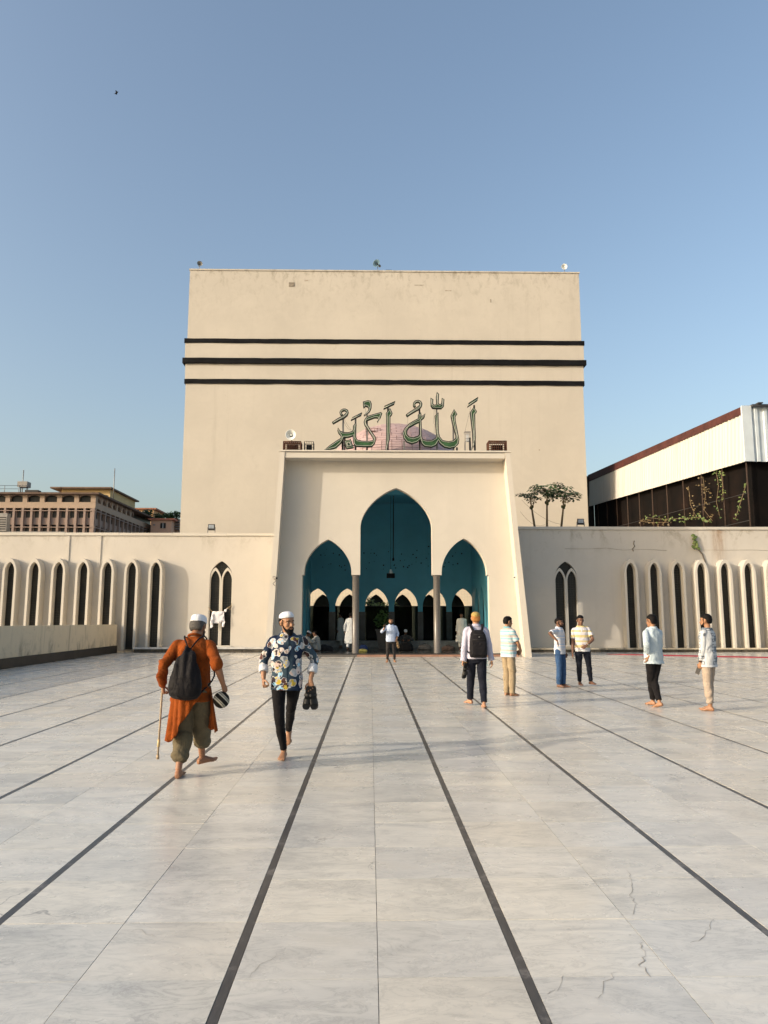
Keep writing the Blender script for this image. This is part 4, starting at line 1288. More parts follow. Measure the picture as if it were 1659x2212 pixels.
cage(657, 677, 953.5, YP + 0.2, 'thin wire lamp cage with black lamp beside the rusty cage on the left', M['darkmetal'], dense=False)
cage(1056, 1094, 952.5, YP + 0.15, 'rusty iron lamp cage at the right end of the portal top', M['rust'])
for (x0, x1, py, Y, lab) in ((790, 822, 925, 33.4, 'wire lamp cage on the roof behind the letters, left of the dome top'), (1004, 1016, 932, 33.0, 'wire lamp cage on the roof right of the green letters')):
    a = P(x0, py, Y); b = P(x1, py, Y)
    z0_ = 8.1
    t = empty('lamp_cage', ((a.x+b.x)/2, Y, z0_), lab, 'lamp cage', 'lamp cages on the portal')
    zz0, zz1 = P(x0, py+22, Y).z, a.z
    mb = MB()
    for i in range(6):
        x = lerp(a.x, b.x, i/5)
        mb.tube([(x,Y,zz0),(x,Y,zz1)], 0.010, n=4); mb.tube([(x,Y,zz1),(x,Y+0.35,zz1)], 0.010, n=4)
    for k in range(4): mb.tube([(a.x,Y,lerp(zz0,zz1,k/3)),(b.x,Y,lerp(zz0,zz1,k/3))], 0.010, n=4)
    mb.build('bars', M['rust'] if x0 < 900 else M['metal'], t)
    MB().box(lerp(a.x,b.x,0.3), lerp(a.x,b.x,0.8), Y+0.1, Y+0.25, zz0+0.05, lerp(zz0,zz1,0.8)).build('lamp_housing', M['rust'] if x0 < 900 else M['white'], t)
    for x in (a.x, b.x): MB().tube([(x, Y, z0_), (x, Y, zz0)], 0.025, n=6).build('stand', M['metal'], t)
pH = P(630, 940.5, YP + 0.5)
horn('horn_loudspeaker', (pH.x, pH.y, zq), 0.41*0.56, R(172), 'white horn loudspeaker above the rusty cage at the left of the portal top', 'horn loudspeakers on the roofs', pale_horn, pole=pH.z - zq, tilt=-0.08)

# ------------------------------------------------------------------ green letters
YS = YP + 0.42
def ca_(x, y): return ((1250 + x*0.186860)*0.553, (1540 + y*0.186860)*0.553)
def cb_(x, y): return ((1550 + x*0.210970)*0.553, (1520 + y*0.210970)*0.553)
def strokes(pts):
    """outline of a stroke given centre points and widths"""
    L, Rr = [], []
    for i, (x, y, w) in enumerate(pts):
        a = pts[max(0, i-1)]; b = pts[min(len(pts)-1, i+1)]
        dx, dy = b[0]-a[0], b[1]-a[1]; d = math.hypot(dx, dy) or 1
        L.append((x - dy/d*w/2, y + dx/d*w/2)); Rr.append((x + dy/d*w/2, y - dx/d*w/2))
    return L + Rr[::-1]
A_ = [
 ('damma', [strokes([(262,602,40),(330,560,46),(420,508,50),(500,468,56),(552,425,54),(572,385,48),(562,345,44),(525,325,40),(485,325,40),(450,345,40),(432,382,40),(440,420,38),(470,436,30)])]),
 ('fatha', [[(645,545),(685,482),(880,385),(858,438)]]),
 ('kaf_ba_ra', [[(375,700),(420,770),(480,797),(600,800),(675,775),(695,735),(695,670),(752,585),(757,640),(748,780),(750,900),(780,955),(870,975),(1000,982),(1100,968),(1116,935),(1075,860),(930,640),(918,580),(935,530),(960,490),(1010,455),(1140,415),(1275,378),(1298,400),(1260,500),(1200,582),(1195,570),(1225,530),(1200,492),(1140,492),(1010,540),(968,562),(968,600),(1070,770),(1160,895),(1165,960),(1140,1040),(1085,1095),(900,1098),(750,1090),(710,1050),(695,980),(690,865),(640,888),(560,905),(500,900),(478,955),(440,1020),(330,1120),(220,1150),(80,1175),(200,1075),(330,985),(420,930),(440,900),(430,862),(385,815),(370,765)]]),
 ('dot', [[(508,975),(642,944),(702,1118),(552,1142)]]),
 ('sukun', [[(900,160),(1000,132),(1052,142),(1076,200),(1072,290),(1040,362),(990,398),(925,447),(918,438),(970,388),(1010,345),(1022,305),(1000,265),(955,247),(910,288),(905,250)]]),
 ('fatha', [[(1328,310),(1353,245),(1572,148),(1550,208)]]),
 ('alif', [[(1460,290),(1512,400),(1500,432),(1466,466),(1466,780),(1452,950),(1412,1090),(1385,1168),(1380,1120),(1386,900),(1388,500),(1380,400),(1420,350)]]),
]
B_ = [
 ('damma', [strokes([(182,492,40),(240,450,44),(320,400,48),(390,358,54),(435,318,50),(448,275,42),(430,237,40),(395,222,38),(355,232,38),(325,262,38),(318,300,36),(340,330,30)])]),
 ('lam_lam_ha', [[(395,480),(447,435),(452,480),(456,508),(527,455),(507,530),(452,572),(456,700),(462,880),(482,930),(560,955),(650,945),(720,905),(735,850),(725,780),(705,495),(768,435),(775,800),(792,880),(850,950),(960,970),(1040,955),(1090,910),(1092,850),(1040,680),(1000,490),(1060,375),(1117,465),(1080,512),(1088,600),(1152,930),(1142,1010),(1080,1075),(980,1097),(880,1072),(800,1012),(770,960),(730,1040),(640,1077),(520,1062),(460,1012),(435,930),(380,982),(280,1012),(180,977),(125,900),(108,820),(140,735),(230,638),(330,580),(395,545)],
                 [(415,612),(330,655),(230,712),(190,775),(188,835),(230,882),(310,898),(390,870),(424,832),(416,700)]]),
 ('shadda', [[(630,162),(672,190),(666,270),(700,297),(735,280),(728,150),(745,58),(777,90),(768,250),(792,288),(828,270),(838,165),(877,190),(867,320),(830,360),(660,352),(630,300)]]),
 ('fatha', [[(1308,332),(1333,260),(1507,148),(1490,212)]]),
 ('alif', [[(1425,335),(1478,410),(1472,432),(1440,466),(1450,700),(1458,900),(1432,1050),(1380,1142),(1410,1020),(1402,800),(1358,430)]]),
]
greenm = simple('green_sign_face', (0.032, 0.085, 0.034), 0.5, 0.35, 4)
sign_side = simple('sign_edge_black', (0.012,0.012,0.011), 0.6, 0.3, 6)
tubem = simple('white_neon_tube', (0.44,0.44,0.39), 0.35, 0.1, 8)
sg_ = empty('letter_sign', (AX, YS, zq), 'green Arabic letters with white outlines standing on the portal roof', 'sign')
def poly_area(l): return sum(l[i][0]*l[(i+1) % len(l)][1] - l[(i+1) % len(l)][0]*l[i][1] for i in range(len(l))) / 2
def inset(l, d):
    out = []; n = len(l); s_ = 1 if poly_area(l) > 0 else -1
    for i in range(n):
        p0, p1, p2 = Vector(l[i-1]), Vector(l[i]), Vector(l[(i+1) % n])
        e1, e2 = (p1-p0).normalized(), (p2-p1).normalized()
        n1, n2 = Vector((-e1.y, e1.x))*s_, Vector((-e2.y, e2.x))*s_
        b = (n1 + n2)
        if b.length < 0.5: out.append(tuple(p1 + b*0.0)); continue
        b = b.normalized()
        out.append(tuple(p1 + b * min(d / max(0.45, b.dot(n1)), d*1.5)))
    return out
for cfun, lst in ((ca_, A_), (cb_, B_)):
    for nm, loops in lst:
        wl_ = [[(lambda w: (w.x, w.z))(P(*cfun(x, y), YS)) for x, y in l] for l in loops]
        mb = MB()
        mb.prism(wl_, YS, YS + 0.16, mi=0, side_mi=1)
        o = mb.build('letter_' + nm, [greenm, sign_side], sg_, fix=True)
        rim = MB(); tub = MB()
        for i, l in enumerate(wl_):
            rim.tube([(x, YS - 0.005, z) for x, z in l], 0.015, n=5, closed=True)
            if nm == 'fatha': continue
            ins = inset(l, 0.040 if i == 0 else -0.040)
            tub.tube([(x, YS - 0.03, z) for x, z in ins], 0.0105, n=5, closed=True)
        rim.build('rim', sign_side, o)
        if tub.v: tub.build('neon_tube', tubem, o)
        if nm == 'fatha':
            tb = MB(); l = wl_[0]
            m0, m1 = Vector(l[0]).lerp(Vector(l[1]), 0.35), Vector(l[2]).lerp(Vector(l[3]), 0.6)
            tb.tube([(m0.x, YS-0.03, m0.y), (m1.x, YS-0.03, m1.y)], 0.014, n=5).build('neon_tube', tubem, o)
        if nm == 'dot':
            c = Vector((sum(x for x, z in wl_[0])/4, sum(z for x, z in wl_[0])/4))
            l2 = [tuple(c + (Vector(v)-c)*0.42) for v in wl_[0]]
            MB().tube([(x, YS-0.03, z) for x, z in l2], 0.02, n=5, closed=True).build('inner_neon_tube', tubem, o)
for cfun, lst in ((ca_, ((485,500),(470,1000),(520,900),(745,480),(745,1090),(985,390),(985,1090),(1420,240),(1385,1100))), (cb_, ((135,960),(420,370),(735,350),(1045,700),(1112,1080),(1352,900),(1432,300)))):
    for x, y in lst:
        t_ = P(*cfun(x, y), YS + 0.22)
        MB().box(t_.x - 0.035, t_.x + 0.035, YS + 0.185, YS + 0.255, zq, t_.z).build('post', M['metal'] if (x % 2) else M['darkmetal'], sg_)
for (za, zb2) in ((0.42, 0.42),):
    l0, l1 = P(*ca_(470, 1060), YS + 0.2), P(*ca_(760, 1060), YS+0.2)
    MB().box(l0.x, l1.x, YS + 0.26, YS + 0.30, l0.z - 0.02, l0.z + 0.02).build('cross_bar', M['darkmetal'], sg_)
for cfun, a, b, sag in ((ca_, (510,520), (690,745), 0.15), (ca_, (520,520), (660,740), 0.05), (cb_, (1370,330), (1260,790), 0.0), (cb_, (205,500), (200,680), 0.0), (cb_, (700,370), (690,640), 0.05), (cb_, (690,640), (680,840), -0.05), (ca_, (945,280), (965,440), 0.0)):
    p0_, p1_ = P(*cfun(*a), YS + 0.24), P(*cfun(*b), YS + 0.24)
    MB().tube([p0_.lerp(p1_, i/8) - Vector((sag*0.4, 0, sag*4*(i/8)*(1-i/8))) for i in range(9)], 0.006, n=4).build('wire', M['darkmetal'], sg_)

# ------------------------------------------------------------------ laundry at the left twin window
lx = AX - 8.13
t = empty('laundry_line', (lx, YG - 0.08, 1.6), 'thin rope tied across the left twin window', 'rope')
r0, r1 = P(449.5, 1312, YG - 0.06), P(500, 1308, YG - 0.06)
k0, k1 = P(458, 1321, YG - 0.1), P(484, 1320, YG - 0.1)
MB().tube([r0, k0, k0.lerp(k1, 0.5) - Vector((0,0,0.02)), k1, P(491, 1313, YG-0.09), r1], 0.012, n=5).build('rope', M['rope'], t)
for i in range(3):
    MB().tube([P(492+i*2, 1313-i, YG-0.09), P(498+i, 1318-3*i, YG-0.05), P(500, 1310-4*i, YG-0.05)], 0.008, n=4).build('loose_end', M['rope'], t)
def pxl(x, y): # crop 8 pixels
    w = P((780 + x*0.18090)*0.553, (2160 + y*0.18090)*0.553, YG - 0.10); return w
outline = [(268,1258),(525,1256),(545,1500),(552,1510),(522,1598),(500,1598),(482,1570),(500,1470),(498,1440),(455,1525),(300,1520),(298,1440),(290,1470),(288,1590),(262,1620),(238,1622),(232,1500),(250,1400)]
body_l = [(268,1258),(525,1256),(530,1400),(505,1440),(460,1524),(300,1520),(275,1420)]
def sheet(loop, yoff, seed, n=26):
    """cloth: grid clipped to the outline, with vertical folds, given thickness"""
    w = [(lambda q_: (q_.x, q_.z))(pxl(x, y)) for x, y in loop]
    tri = tessellate_polygon([[Vector((a, b, 0)) for a, b in w]])
    bm = bmesh.new()
    vs_ = [bm.verts.new((a, YG - 0.10 + yoff, b)) for a, b in w]
    for tr in tri: bm.faces.new([vs_[i] for i in tr])
    for _ in range(3): bmesh.ops.subdivide_edges(bm, edges=[e for e in bm.edges if e.calc_length() > 0.035], cuts=1, use_grid_fill=False)
    bmesh.ops.triangulate(bm, faces=bm.faces)
    for v in bm.verts:
        v.co.y += 0.022*math.sin(v.co.x*55 + seed + v.co.z*6) + 0.012*math.sin(v.co.z*23 + v.co.x*20 + seed)
    bmesh.ops.solidify(bm, geom=bm.faces[:], thickness=0.008)
    bmesh.ops.recalc_face_normals(bm, faces=bm.faces)
    return bm
sh_ = empty('hanging_shirt', tuple(k0.lerp(k1, 0.5)), 'white long-sleeved shirt drying on the rope at the left twin window', 'shirt')
def bm_obj(name, bm, mat, parent, smooth=True):
    me = bpy.data.meshes.new(name); bm.to_mesh(me); bm.free()
    off = org(parent)
    for v in me.vertices: v.co -= off
    for p_ in me.polygons: p_.use_smooth = smooth
    return link(name, me, mat, parent)
bm_obj('shirt_body', sheet(body_l, 0.0, 0.0), M['cloth_white'], sh_)
bm_obj('sleeve', sheet([(270,1280),(300,1400),(290,1590),(262,1622),(236,1622),(232,1500),(252,1380)], -0.045, 1.0), M['cloth_white'], sh_)
bm_obj('sleeve', sheet([(522,1280),(550,1500),(524,1598),(500,1600),(482,1572),(502,1470),(495,1380)], -0.045, 2.0), M['cloth_white'], sh_)
cc = pxl(560, 1245)
bmk = bmesh.new(); bmesh.ops.create_icosphere(bmk, subdivisions=2, radius=1.0)
for v in bmk.verts:
    v.co = Vector((v.co.x*0.062 + cc.x, v.co.y*0.04 + YG - 0.13, v.co.z*0.075*(1+0.15*math.sin(v.co.x*5)) + cc.z))
bk = empty('cloth_bundle', (cc.x, YG-0.13, cc.z), 'small knotted white cloth hanging beside the drying shirt', 'cloth')
bm_obj('bundle', bmk, M['cloth_white'], bk)
MB().tube([(cc.x+0.03, YG-0.12, cc.z+0.05), (cc.x+0.09, YG-0.08, cc.z+0.12)], [0.02, 0.008], n=6).build('knot', M['cloth_white'], bk)

# ------------------------------------------------------------------ bird in the sky
bp = P(251.5, 200.5, 42.0)
t = empty('bird', bp, 'small black bird flying high in the upper left sky', 'bird')
mb = MB(); mb.lathe([(0.001,-0.14),(0.022,-0.11),(0.038,-0.04),(0.042,0.03),(0.030,0.08),(0.026,0.11),(0.010,0.135),(0.001,0.15)], mat=Matrix.Translation(bp) @ Matrix.Rotation(R(70), 4, 'Y') @ Matrix.Rotation(R(20), 4, 'X'), n=10)
mb.build('body', M['black'], t)
for sg2 in (-1, 1):
    w_ = [Vector((0.03, 0.0, 0)), Vector((0.05, 0.03*sg2, 0.05*1)), Vector((0.02, 0.06*sg2, 0.10)), Vector((-0.05, 0.07*sg2, 0.13)), Vector((-0.04, 0.03*sg2, 0.05)), Vector((-0.03, 0, 0))]
    if sg2 > 0: w_ = [Vector((v.x*1.0, v.y*0.6, -v.z*0.8)) for v in w_]
    mb = MB(); mb.add([bp + v for v in w_] + [bp + v + Vector((0, 0.006, 0.004)) for v in w_], [(0,1,2,3,4,5), (11,10,9,8,7,6)] + [(i, (i+1) % 6, 6+(i+1) % 6, 6+i) for i in range(6)])
    mb.build('wing', M['black'], t)
mb = MB(); tl = [Vector((-0.12,0,-0.04)), Vector((-0.20,0.02,-0.05)), Vector((-0.20,-0.02,-0.09)), Vector((-0.12,-0.01,-0.06))]
mb.add([bp + v for v in tl] + [bp + v + Vector((0,0.004,0.005)) for v in tl], [(0,1,2,3),(7,6,5,4)] + [(i, (i+1) % 4, 4+(i+1) % 4, 4+i) for i in range(4)]); mb.build('tail', M['black'], t)
# ================================================================== PEOPLE
def cloth(name, c, var=0.12, rough=0.9, weave=260, folds=0.0):
    t = NT(name)
    o = t.coord('Object')
    n = t.noise(o, 9, 5, 0.6)
    if isinstance(c, bpy.types.NodeSocket): base = c
    c = Vector(c)
    t.col(t.ramp(n, [(0.3, tuple(c*(1-var))), (0.7, tuple(min(1, q*(1+var)) for q in c))]))
    t.rough(rough, 0.08)
    t.b.inputs['Sheen Weight'].default_value = 0.03
    fo = t.noise(t.coord('Object', scale=(1, 1, 0.55), rot=(0.3, 0.2, 0)), 15, 3, 0.5, 0.9)
    t.bump(t.math('ADD', fo, t.math('MULTIPLY', t.noise(o, weave, 2, 0.5), 0.03)), 0.55, 0.03)
    return t.m
def striped(name, bands, period, base_z, extra=None):
    """horizontal knit stripes; bands = [(pos, colour)] over one period of local height"""
    t = NT(name)
    sp = t.new('SeparateXYZ'); t.l.new(t.new('TexCoord').outputs['Object'], sp.inputs[0])
    w = t.noise(t.coord('Object'), 5, 3)
    z = t.math('ADD', sp.outputs[2], t.math('MULTIPLY', w, 0.015))
    f = t.math('FRACT', t.math('DIVIDE', t.math('SUBTRACT', z, base_z), period))
    c = t.ramp(f, bands, 'CONSTANT')
    if extra:
        hz, hc = extra
        c = t.mix(t.maprange(z, hz, hz + 0.002, 1, 0), c, hc)
    t.col(c); t.rough(0.9, 0.1)
    t.bump(t.noise(t.coord('Object', scale=(1, 1, 0.55), rot=(0.3, 0.2, 0)), 15, 3, 0.5, 0.9), 0.5, 0.03)
    return t.m
def printed():
    t = NT('navy_shell_print')
    o = t.coord('Object')
    wb = t.new('TexNoise'); wb.inputs['Scale'].default_value = 9; t.l.new(o, wb.inputs['Vector'])
    sc = t.new('VectorMath', operation='SCALE'); sc.inputs['Scale'].default_value = 0.09; t.l.new(wb.outputs['Color'], sc.inputs[0])
    ad = t.new('VectorMath', operation='ADD'); t.l.new(o, ad.inputs[0]); t.l.new(sc.outputs[0], ad.inputs[1])
    v = t.new('TexVoronoi'); v.inputs['Scale'].default_value = 11.0; v.inputs['Randomness'].default_value = 0.78
    t.l.new(ad.outputs[0], v.inputs['Vector'])
    d = v.outputs['Distance']
    sepc = t.new('SeparateColor'); t.l.new(v.outputs['Color'], sepc.inputs[0])
    r1, r2 = sepc.outputs[0], sepc.outputs[1]
    fillA = t.ramp(r1, [(0.0,(0.035,0.022,0.020)), (0.22,(0.30,0.52,0.66)), (0.40,(0.46,0.36,0.32)), (0.58,(0.50,0.37,0.06)), (0.72,(0.22,0.24,0.26)), (0.90,(0.50,0.45,0.41))], 'CONSTANT')
    fillB = t.ramp(r2, [(0.0,(0.10,0.05,0.045)), (0.3,(0.58,0.48,0.44)), (0.6,(0.03,0.025,0.03)), (0.8,(0.36,0.38,0.40))], 'CONSTANT')
    split = t.maprange(t.noise(o, 17, 2), 0.50, 0.52, 0, 1)
    fill = t.mix(split, fillA, fillB)
    dark = t.maprange(t.noise(o, 33, 3), 0.60, 0.64, 0, 0.85)
    fill = t.mix(dark, fill, (0.04, 0.028, 0.028))
    bg = t.ramp(t.noise(o, 3.5, 2), [(0.40,(0.012,0.020,0.045)), (0.60,(0.045,0.075,0.095))])
    c = t.mix(t.maprange(d, 0.465, 0.48, 1, 0), bg, fill)
    line = t.math('MULTIPLY', t.maprange(d, 0.445, 0.455, 0, 1), t.maprange(d, 0.49, 0.50, 1, 0))
    c = t.mix(line, c, (0.55, 0.54, 0.53))
    t.col(c); t.rough(0.85, 0.1)
    t.bump(t.noise(t.coord('Object', scale=(1, 1, 0.55), rot=(0.3, 0.2, 0)), 14, 3, 0.5, 0.9), 0.55, 0.03)
    return t.m
def blockprint():
    t = NT('grey_block_print')
    o = t.coord('Object')
    sp = t.new('SeparateXYZ'); t.l.new(o, sp.inputs[0])
    def cell(s_, per): return t.math('FRACT', t.math('MULTIPLY', s_, 1.0/per))
    ang = t.math('ADD', t.math('MULTIPLY', sp.outputs[0], 0.75), t.math('MULTIPLY', sp.outputs[1], 0.75))
    fx, fz = cell(ang, 0.085), cell(sp.outputs[2], 0.10)
    dx = t.math('ABSOLUTE', t.math('SUBTRACT', fx, 0.5)); dz = t.math('ABSOLUTE', t.math('SUBTRACT', fz, 0.5))
    m = t.math('MAXIMUM', dx, dz)
    ring = t.math('MULTIPLY', t.maprange(m, 0.16, 0.19, 0, 1), t.maprange(m, 0.27, 0.30, 1, 0))
    big = t.math('MULTIPLY', t.maprange(cell(ang, 0.22), 0.48, 0.52, 0, 1), t.maprange(cell(sp.outputs[2], 0.19), 0.48, 0.52, 0, 1))
    lines = t.maprange(dz, 0.44, 0.47, 0, 1)
    c = t.mix(t.math('MULTIPLY', big, 0.95), (0.46, 0.48, 0.50), (0.12, 0.155, 0.19))
    c = t.mix(t.math('MULTIPLY', ring, 0.9), c, (0.07, 0.08, 0.10))
    c = t.mix(t.math('MULTIPLY', lines, 0.3), c, (0.50, 0.52, 0.53))
    t.col(c); t.rough(0.9, 0.1)
    t.bump(t.noise(t.coord('Object', scale=(1, 1, 0.55)), 15, 3, 0.5, 0.9), 0.5, 0.03)
    return t.m
def skin(name, c):
    t = NT(name)
    o = t.coord('Object')
    n = t.noise(o, 14, 4, 0.6)
    c = Vector(c)
    t.col(t.ramp(n, [(0.3, tuple(c*0.88)), (0.7, tuple(c*1.10))]))
    t.rough(0.5, 0.35)
    t.b.inputs['Subsurface Weight'].default_value = 0.06
    t.b.inputs['Subsurface Radius'].default_value = (0.012, 0.005, 0.003)
    t.bump(t.noise(o, 120, 3), 0.12, 0.002)
    return t.m
SK = {'a': skin('skin_brown', (0.26,0.125,0.068)), 'b': skin('skin_tan', (0.30,0.155,0.085)), 'c': skin('skin_dark', (0.155,0.078,0.048)), 'd': skin('skin_light', (0.38,0.20,0.12))}
HAIR = simple('black_hair', (0.006,0.005,0.005), 0.7, 0.4, 60, spec=0.12, bump=0.6)
GREYHAIR = simple('greying_hair', (0.055,0.050,0.045), 0.6, 0.5, 60, bump=0.6)
HENNA = simple('henna_hair', (0.36,0.16,0.045), 0.7, 0.35, 50, bump=0.5)
EYEW = simple('eye_white', (0.30,0.26,0.23), 0.3, 0.05, 5)
EYED = simple('eye_dark', (0.012,0.008,0.006), 0.2, 0.2, 5)
LIP = simple('lip', (0.19,0.075,0.055), 0.5, 0.15, 30)
PENDING = []

def catmull(pts, k=4):
    out = []
    n = len(pts)
    for i in range(n-1):
        p0, p1, p2, p3 = pts[max(0,i-1)], pts[i], pts[i+1], pts[min(n-1,i+2)]
        for j in range(k):
            t = j/k
            out.append(tuple(0.5*((2*b) + (-a+c)*t + (2*a-5*b+4*c-d)*t*t + (-a+3*b-3*c+d)*t**3) for a, b, c, d in zip(p0, p1, p2, p3)))
    out.append(tuple(pts[-1]))
    return out
class Solid(MB):
    """closed pieces that get fused into one skin by a voxel remesh"""
    def limb(s, pts, radii, n=14, k=4, flat=None, sq=False):
        """tapered round limb through pts (Vectors) with rounded ends"""
        q = catmull([(*p, r) for p, r in zip(pts, radii)], k)
        P_ = [Vector(a[:3]) for a in q]; r_ = [max(0.002, a[3]) for a in q]
        d0 = (P_[0]-P_[1]).normalized(); d1 = (P_[-1]-P_[-2]).normalized()
        P_ = [P_[0]+d0*r_[0]*0.55, P_[0]+d0*r_[0]*0.35] + P_
        r_ = [r_[0]*0.35, r_[0]*0.8] + r_
        if not sq:
            P_ += [P_[-1]+d1*r_[-1]*0.35, P_[-1]+d1*r_[-1]*0.55]; r_ += [r_[-1]*0.8, r_[-1]*0.35]
        if flat is None:
            s.tube(P_, r_, n=n)
        else:
            axis, f = flat
            axis = Vector(axis).normalized(); b = len(s.v)
            s.tube(P_, r_, n=n)
            for i, p in enumerate(P_):
                for k2 in range(n):
                    j = b + i*n + k2
                    v = Vector(s.v[j]); d = (v - p).dot(axis)
                    s.v[j] = tuple(v - axis*d*(1-f))
        return s
    def loft(s, rings, n=24, power=2.0):
        """rings = (centre, side vector, front vector, back scale)"""
        vs_, fs = [], []
        for (c, u, w, bk) in rings:
            for k in range(n):
                a = 2*PI*k/n; ca, sa = math.cos(a), math.sin(a)
                e = 2.0/power
                x = math.copysign(abs(ca)**e, ca); y = math.copysign(abs(sa)**e, sa)
                vs_.append(c + u*x + w*(y if y > 0 else y*bk))
        for i in range(len(rings)-1):
            for k in range(n):
                k2 = (k+1) % n
                fs.append((i*n+k, i*n+k2, (i+1)*n+k2, (i+1)*n+k))
        m = len(rings)
        fs.append(tuple(reversed(range(n)))); fs.append(tuple((m-1)*n + k for k in range(n)))
        return s.add(vs_, fs, 0, True)
    def ball(s, c, r, mat=None, n=12):
        rx, ry, rz = r if isinstance(r, (tuple, list)) else (r, r, r)
        A = mat or Matrix.Identity(3)
        vs_, fs = [], []
        m = 8
        for i in range(m+1):
            ph = -PI/2 + PI*(i+0.001*(i==0)-0.001*(i==m))/m
            ph = max(-PI/2+0.05, min(PI/2-0.05, ph))
            for k in range(n):
                a = 2*PI*k/n
                vs_.append(Vector(c) + A @ Vector((rx*math.cos(ph)*math.cos(a), ry*math.cos(ph)*math.sin(a), rz*math.sin(ph))))
        for i in range(m):
            for k in range(n):
                k2 = (k+1) % n
                fs.append((i*n+k, i*n+k2, (i+1)*n+k2, (i+1)*n+k))
        fs.append(tuple(reversed(range(n)))); fs.append(tuple(m*n+k for k in range(n)))
        return s.add(vs_, fs, 0, True)
def fuse(name, solid, mat, parent, voxel=0.008, smooth=4, wrinkle=None, factor=0.5):
    me = bpy.data.meshes.new(name)
    me.from_pydata([tuple(v) for v in solid.v], [], solid.f)
    bm = bmesh.new(); bm.from_mesh(me); bmesh.ops.recalc_face_normals(bm, faces=bm.faces); bm.to_mesh(me); bm.free()
    o = link(name, me, mat, parent)
    m = o.modifiers.new('remesh', 'REMESH'); m.mode = 'VOXEL'; m.voxel_size = voxel; m.use_smooth_shade = True
    if smooth:
        m2 = o.modifiers.new('smooth', 'SMOOTH'); m2.iterations = smooth; m2.factor = factor
    PENDING.append((o, wrinkle))
    return o
def finish_people():
    dg = bpy.context.evaluated_depsgraph_get()
    dg.update()
    for o, wr in PENDING:
        me = bpy.data.meshes.new_from_object(o.evaluated_get(dg))
        if wr:
            n = len(me.vertices)
            co = np.empty(n*3); me.vertices.foreach_get('co', co); co = co.reshape(-1, 3)
            no = np.empty(n*3); me.vertices.foreach_get('normal', no); no = no.reshape(-1, 3)
            d = wr(co)
            co = co + no * d[:, None]
            me.vertices.foreach_set('co', co.ravel())
        me.polygons.foreach_set('use_smooth', [True]*len(me.polygons))
        me.update()
        old = o.data
        o.modifiers.clear()
        o.data = me
        bpy.data.meshes.remove(old)
    PENDING.clear()
def folds(seed, amp=0.006, zl=(0.05, 0.09), diag=0.6):
    rs = np.random.RandomState(seed)
    par = [(rs.uniform(18, 70), rs.uniform(-diag, diag), rs.uniform(0.25, 1.0), rs.uniform(0, 6.28), rs.uniform(-1, 1)) for _ in range(7)]
    def f(co):
        x, y, z = co[:, 0], co[:, 1], co[:, 2]
        th = x*1.0 + y*1.0
        wx = 0.03*np.sin(z*11 + x*9 + seed) + 0.02*np.sin(y*17 + z*7)
        d = np.zeros(len(co))
        for (fr, dg_, vz, ph, sgn) in par:
            ph2 = fr*((x*sgn + y*(1-abs(sgn)))*(1-vz*0.6) + (z + dg_*x)*vz + wx) + ph
            s_ = 1.0 - np.abs(np.sin(ph2*0.5))*1.6
            d += s_ / (0.5 + fr/50.0) * 0.34
        return np.maximum(amp * 2.3 * d * (0.55 + 0.45*np.sin(z*9 + x*13 + seed)), -0.45*amp)
    return f
def two_bone(a, c, l1, l2, pole):
    a, c, pole = Vector(a), Vector(c), Vector(pole)
    d = c - a; L = min(d.length, (l1+l2)*0.999)
    d = d.normalized()
    x = (l1*l1 - l2*l2 + L*L) / (2*L)
    h = math.sqrt(max(0, l1*l1 - x*x))
    p = pole - d*pole.dot(d)
    p = p.normalized() if p.length > 1e-6 else d.orthogonal().normalized()
    return a + d*x + p*h, a + d*L

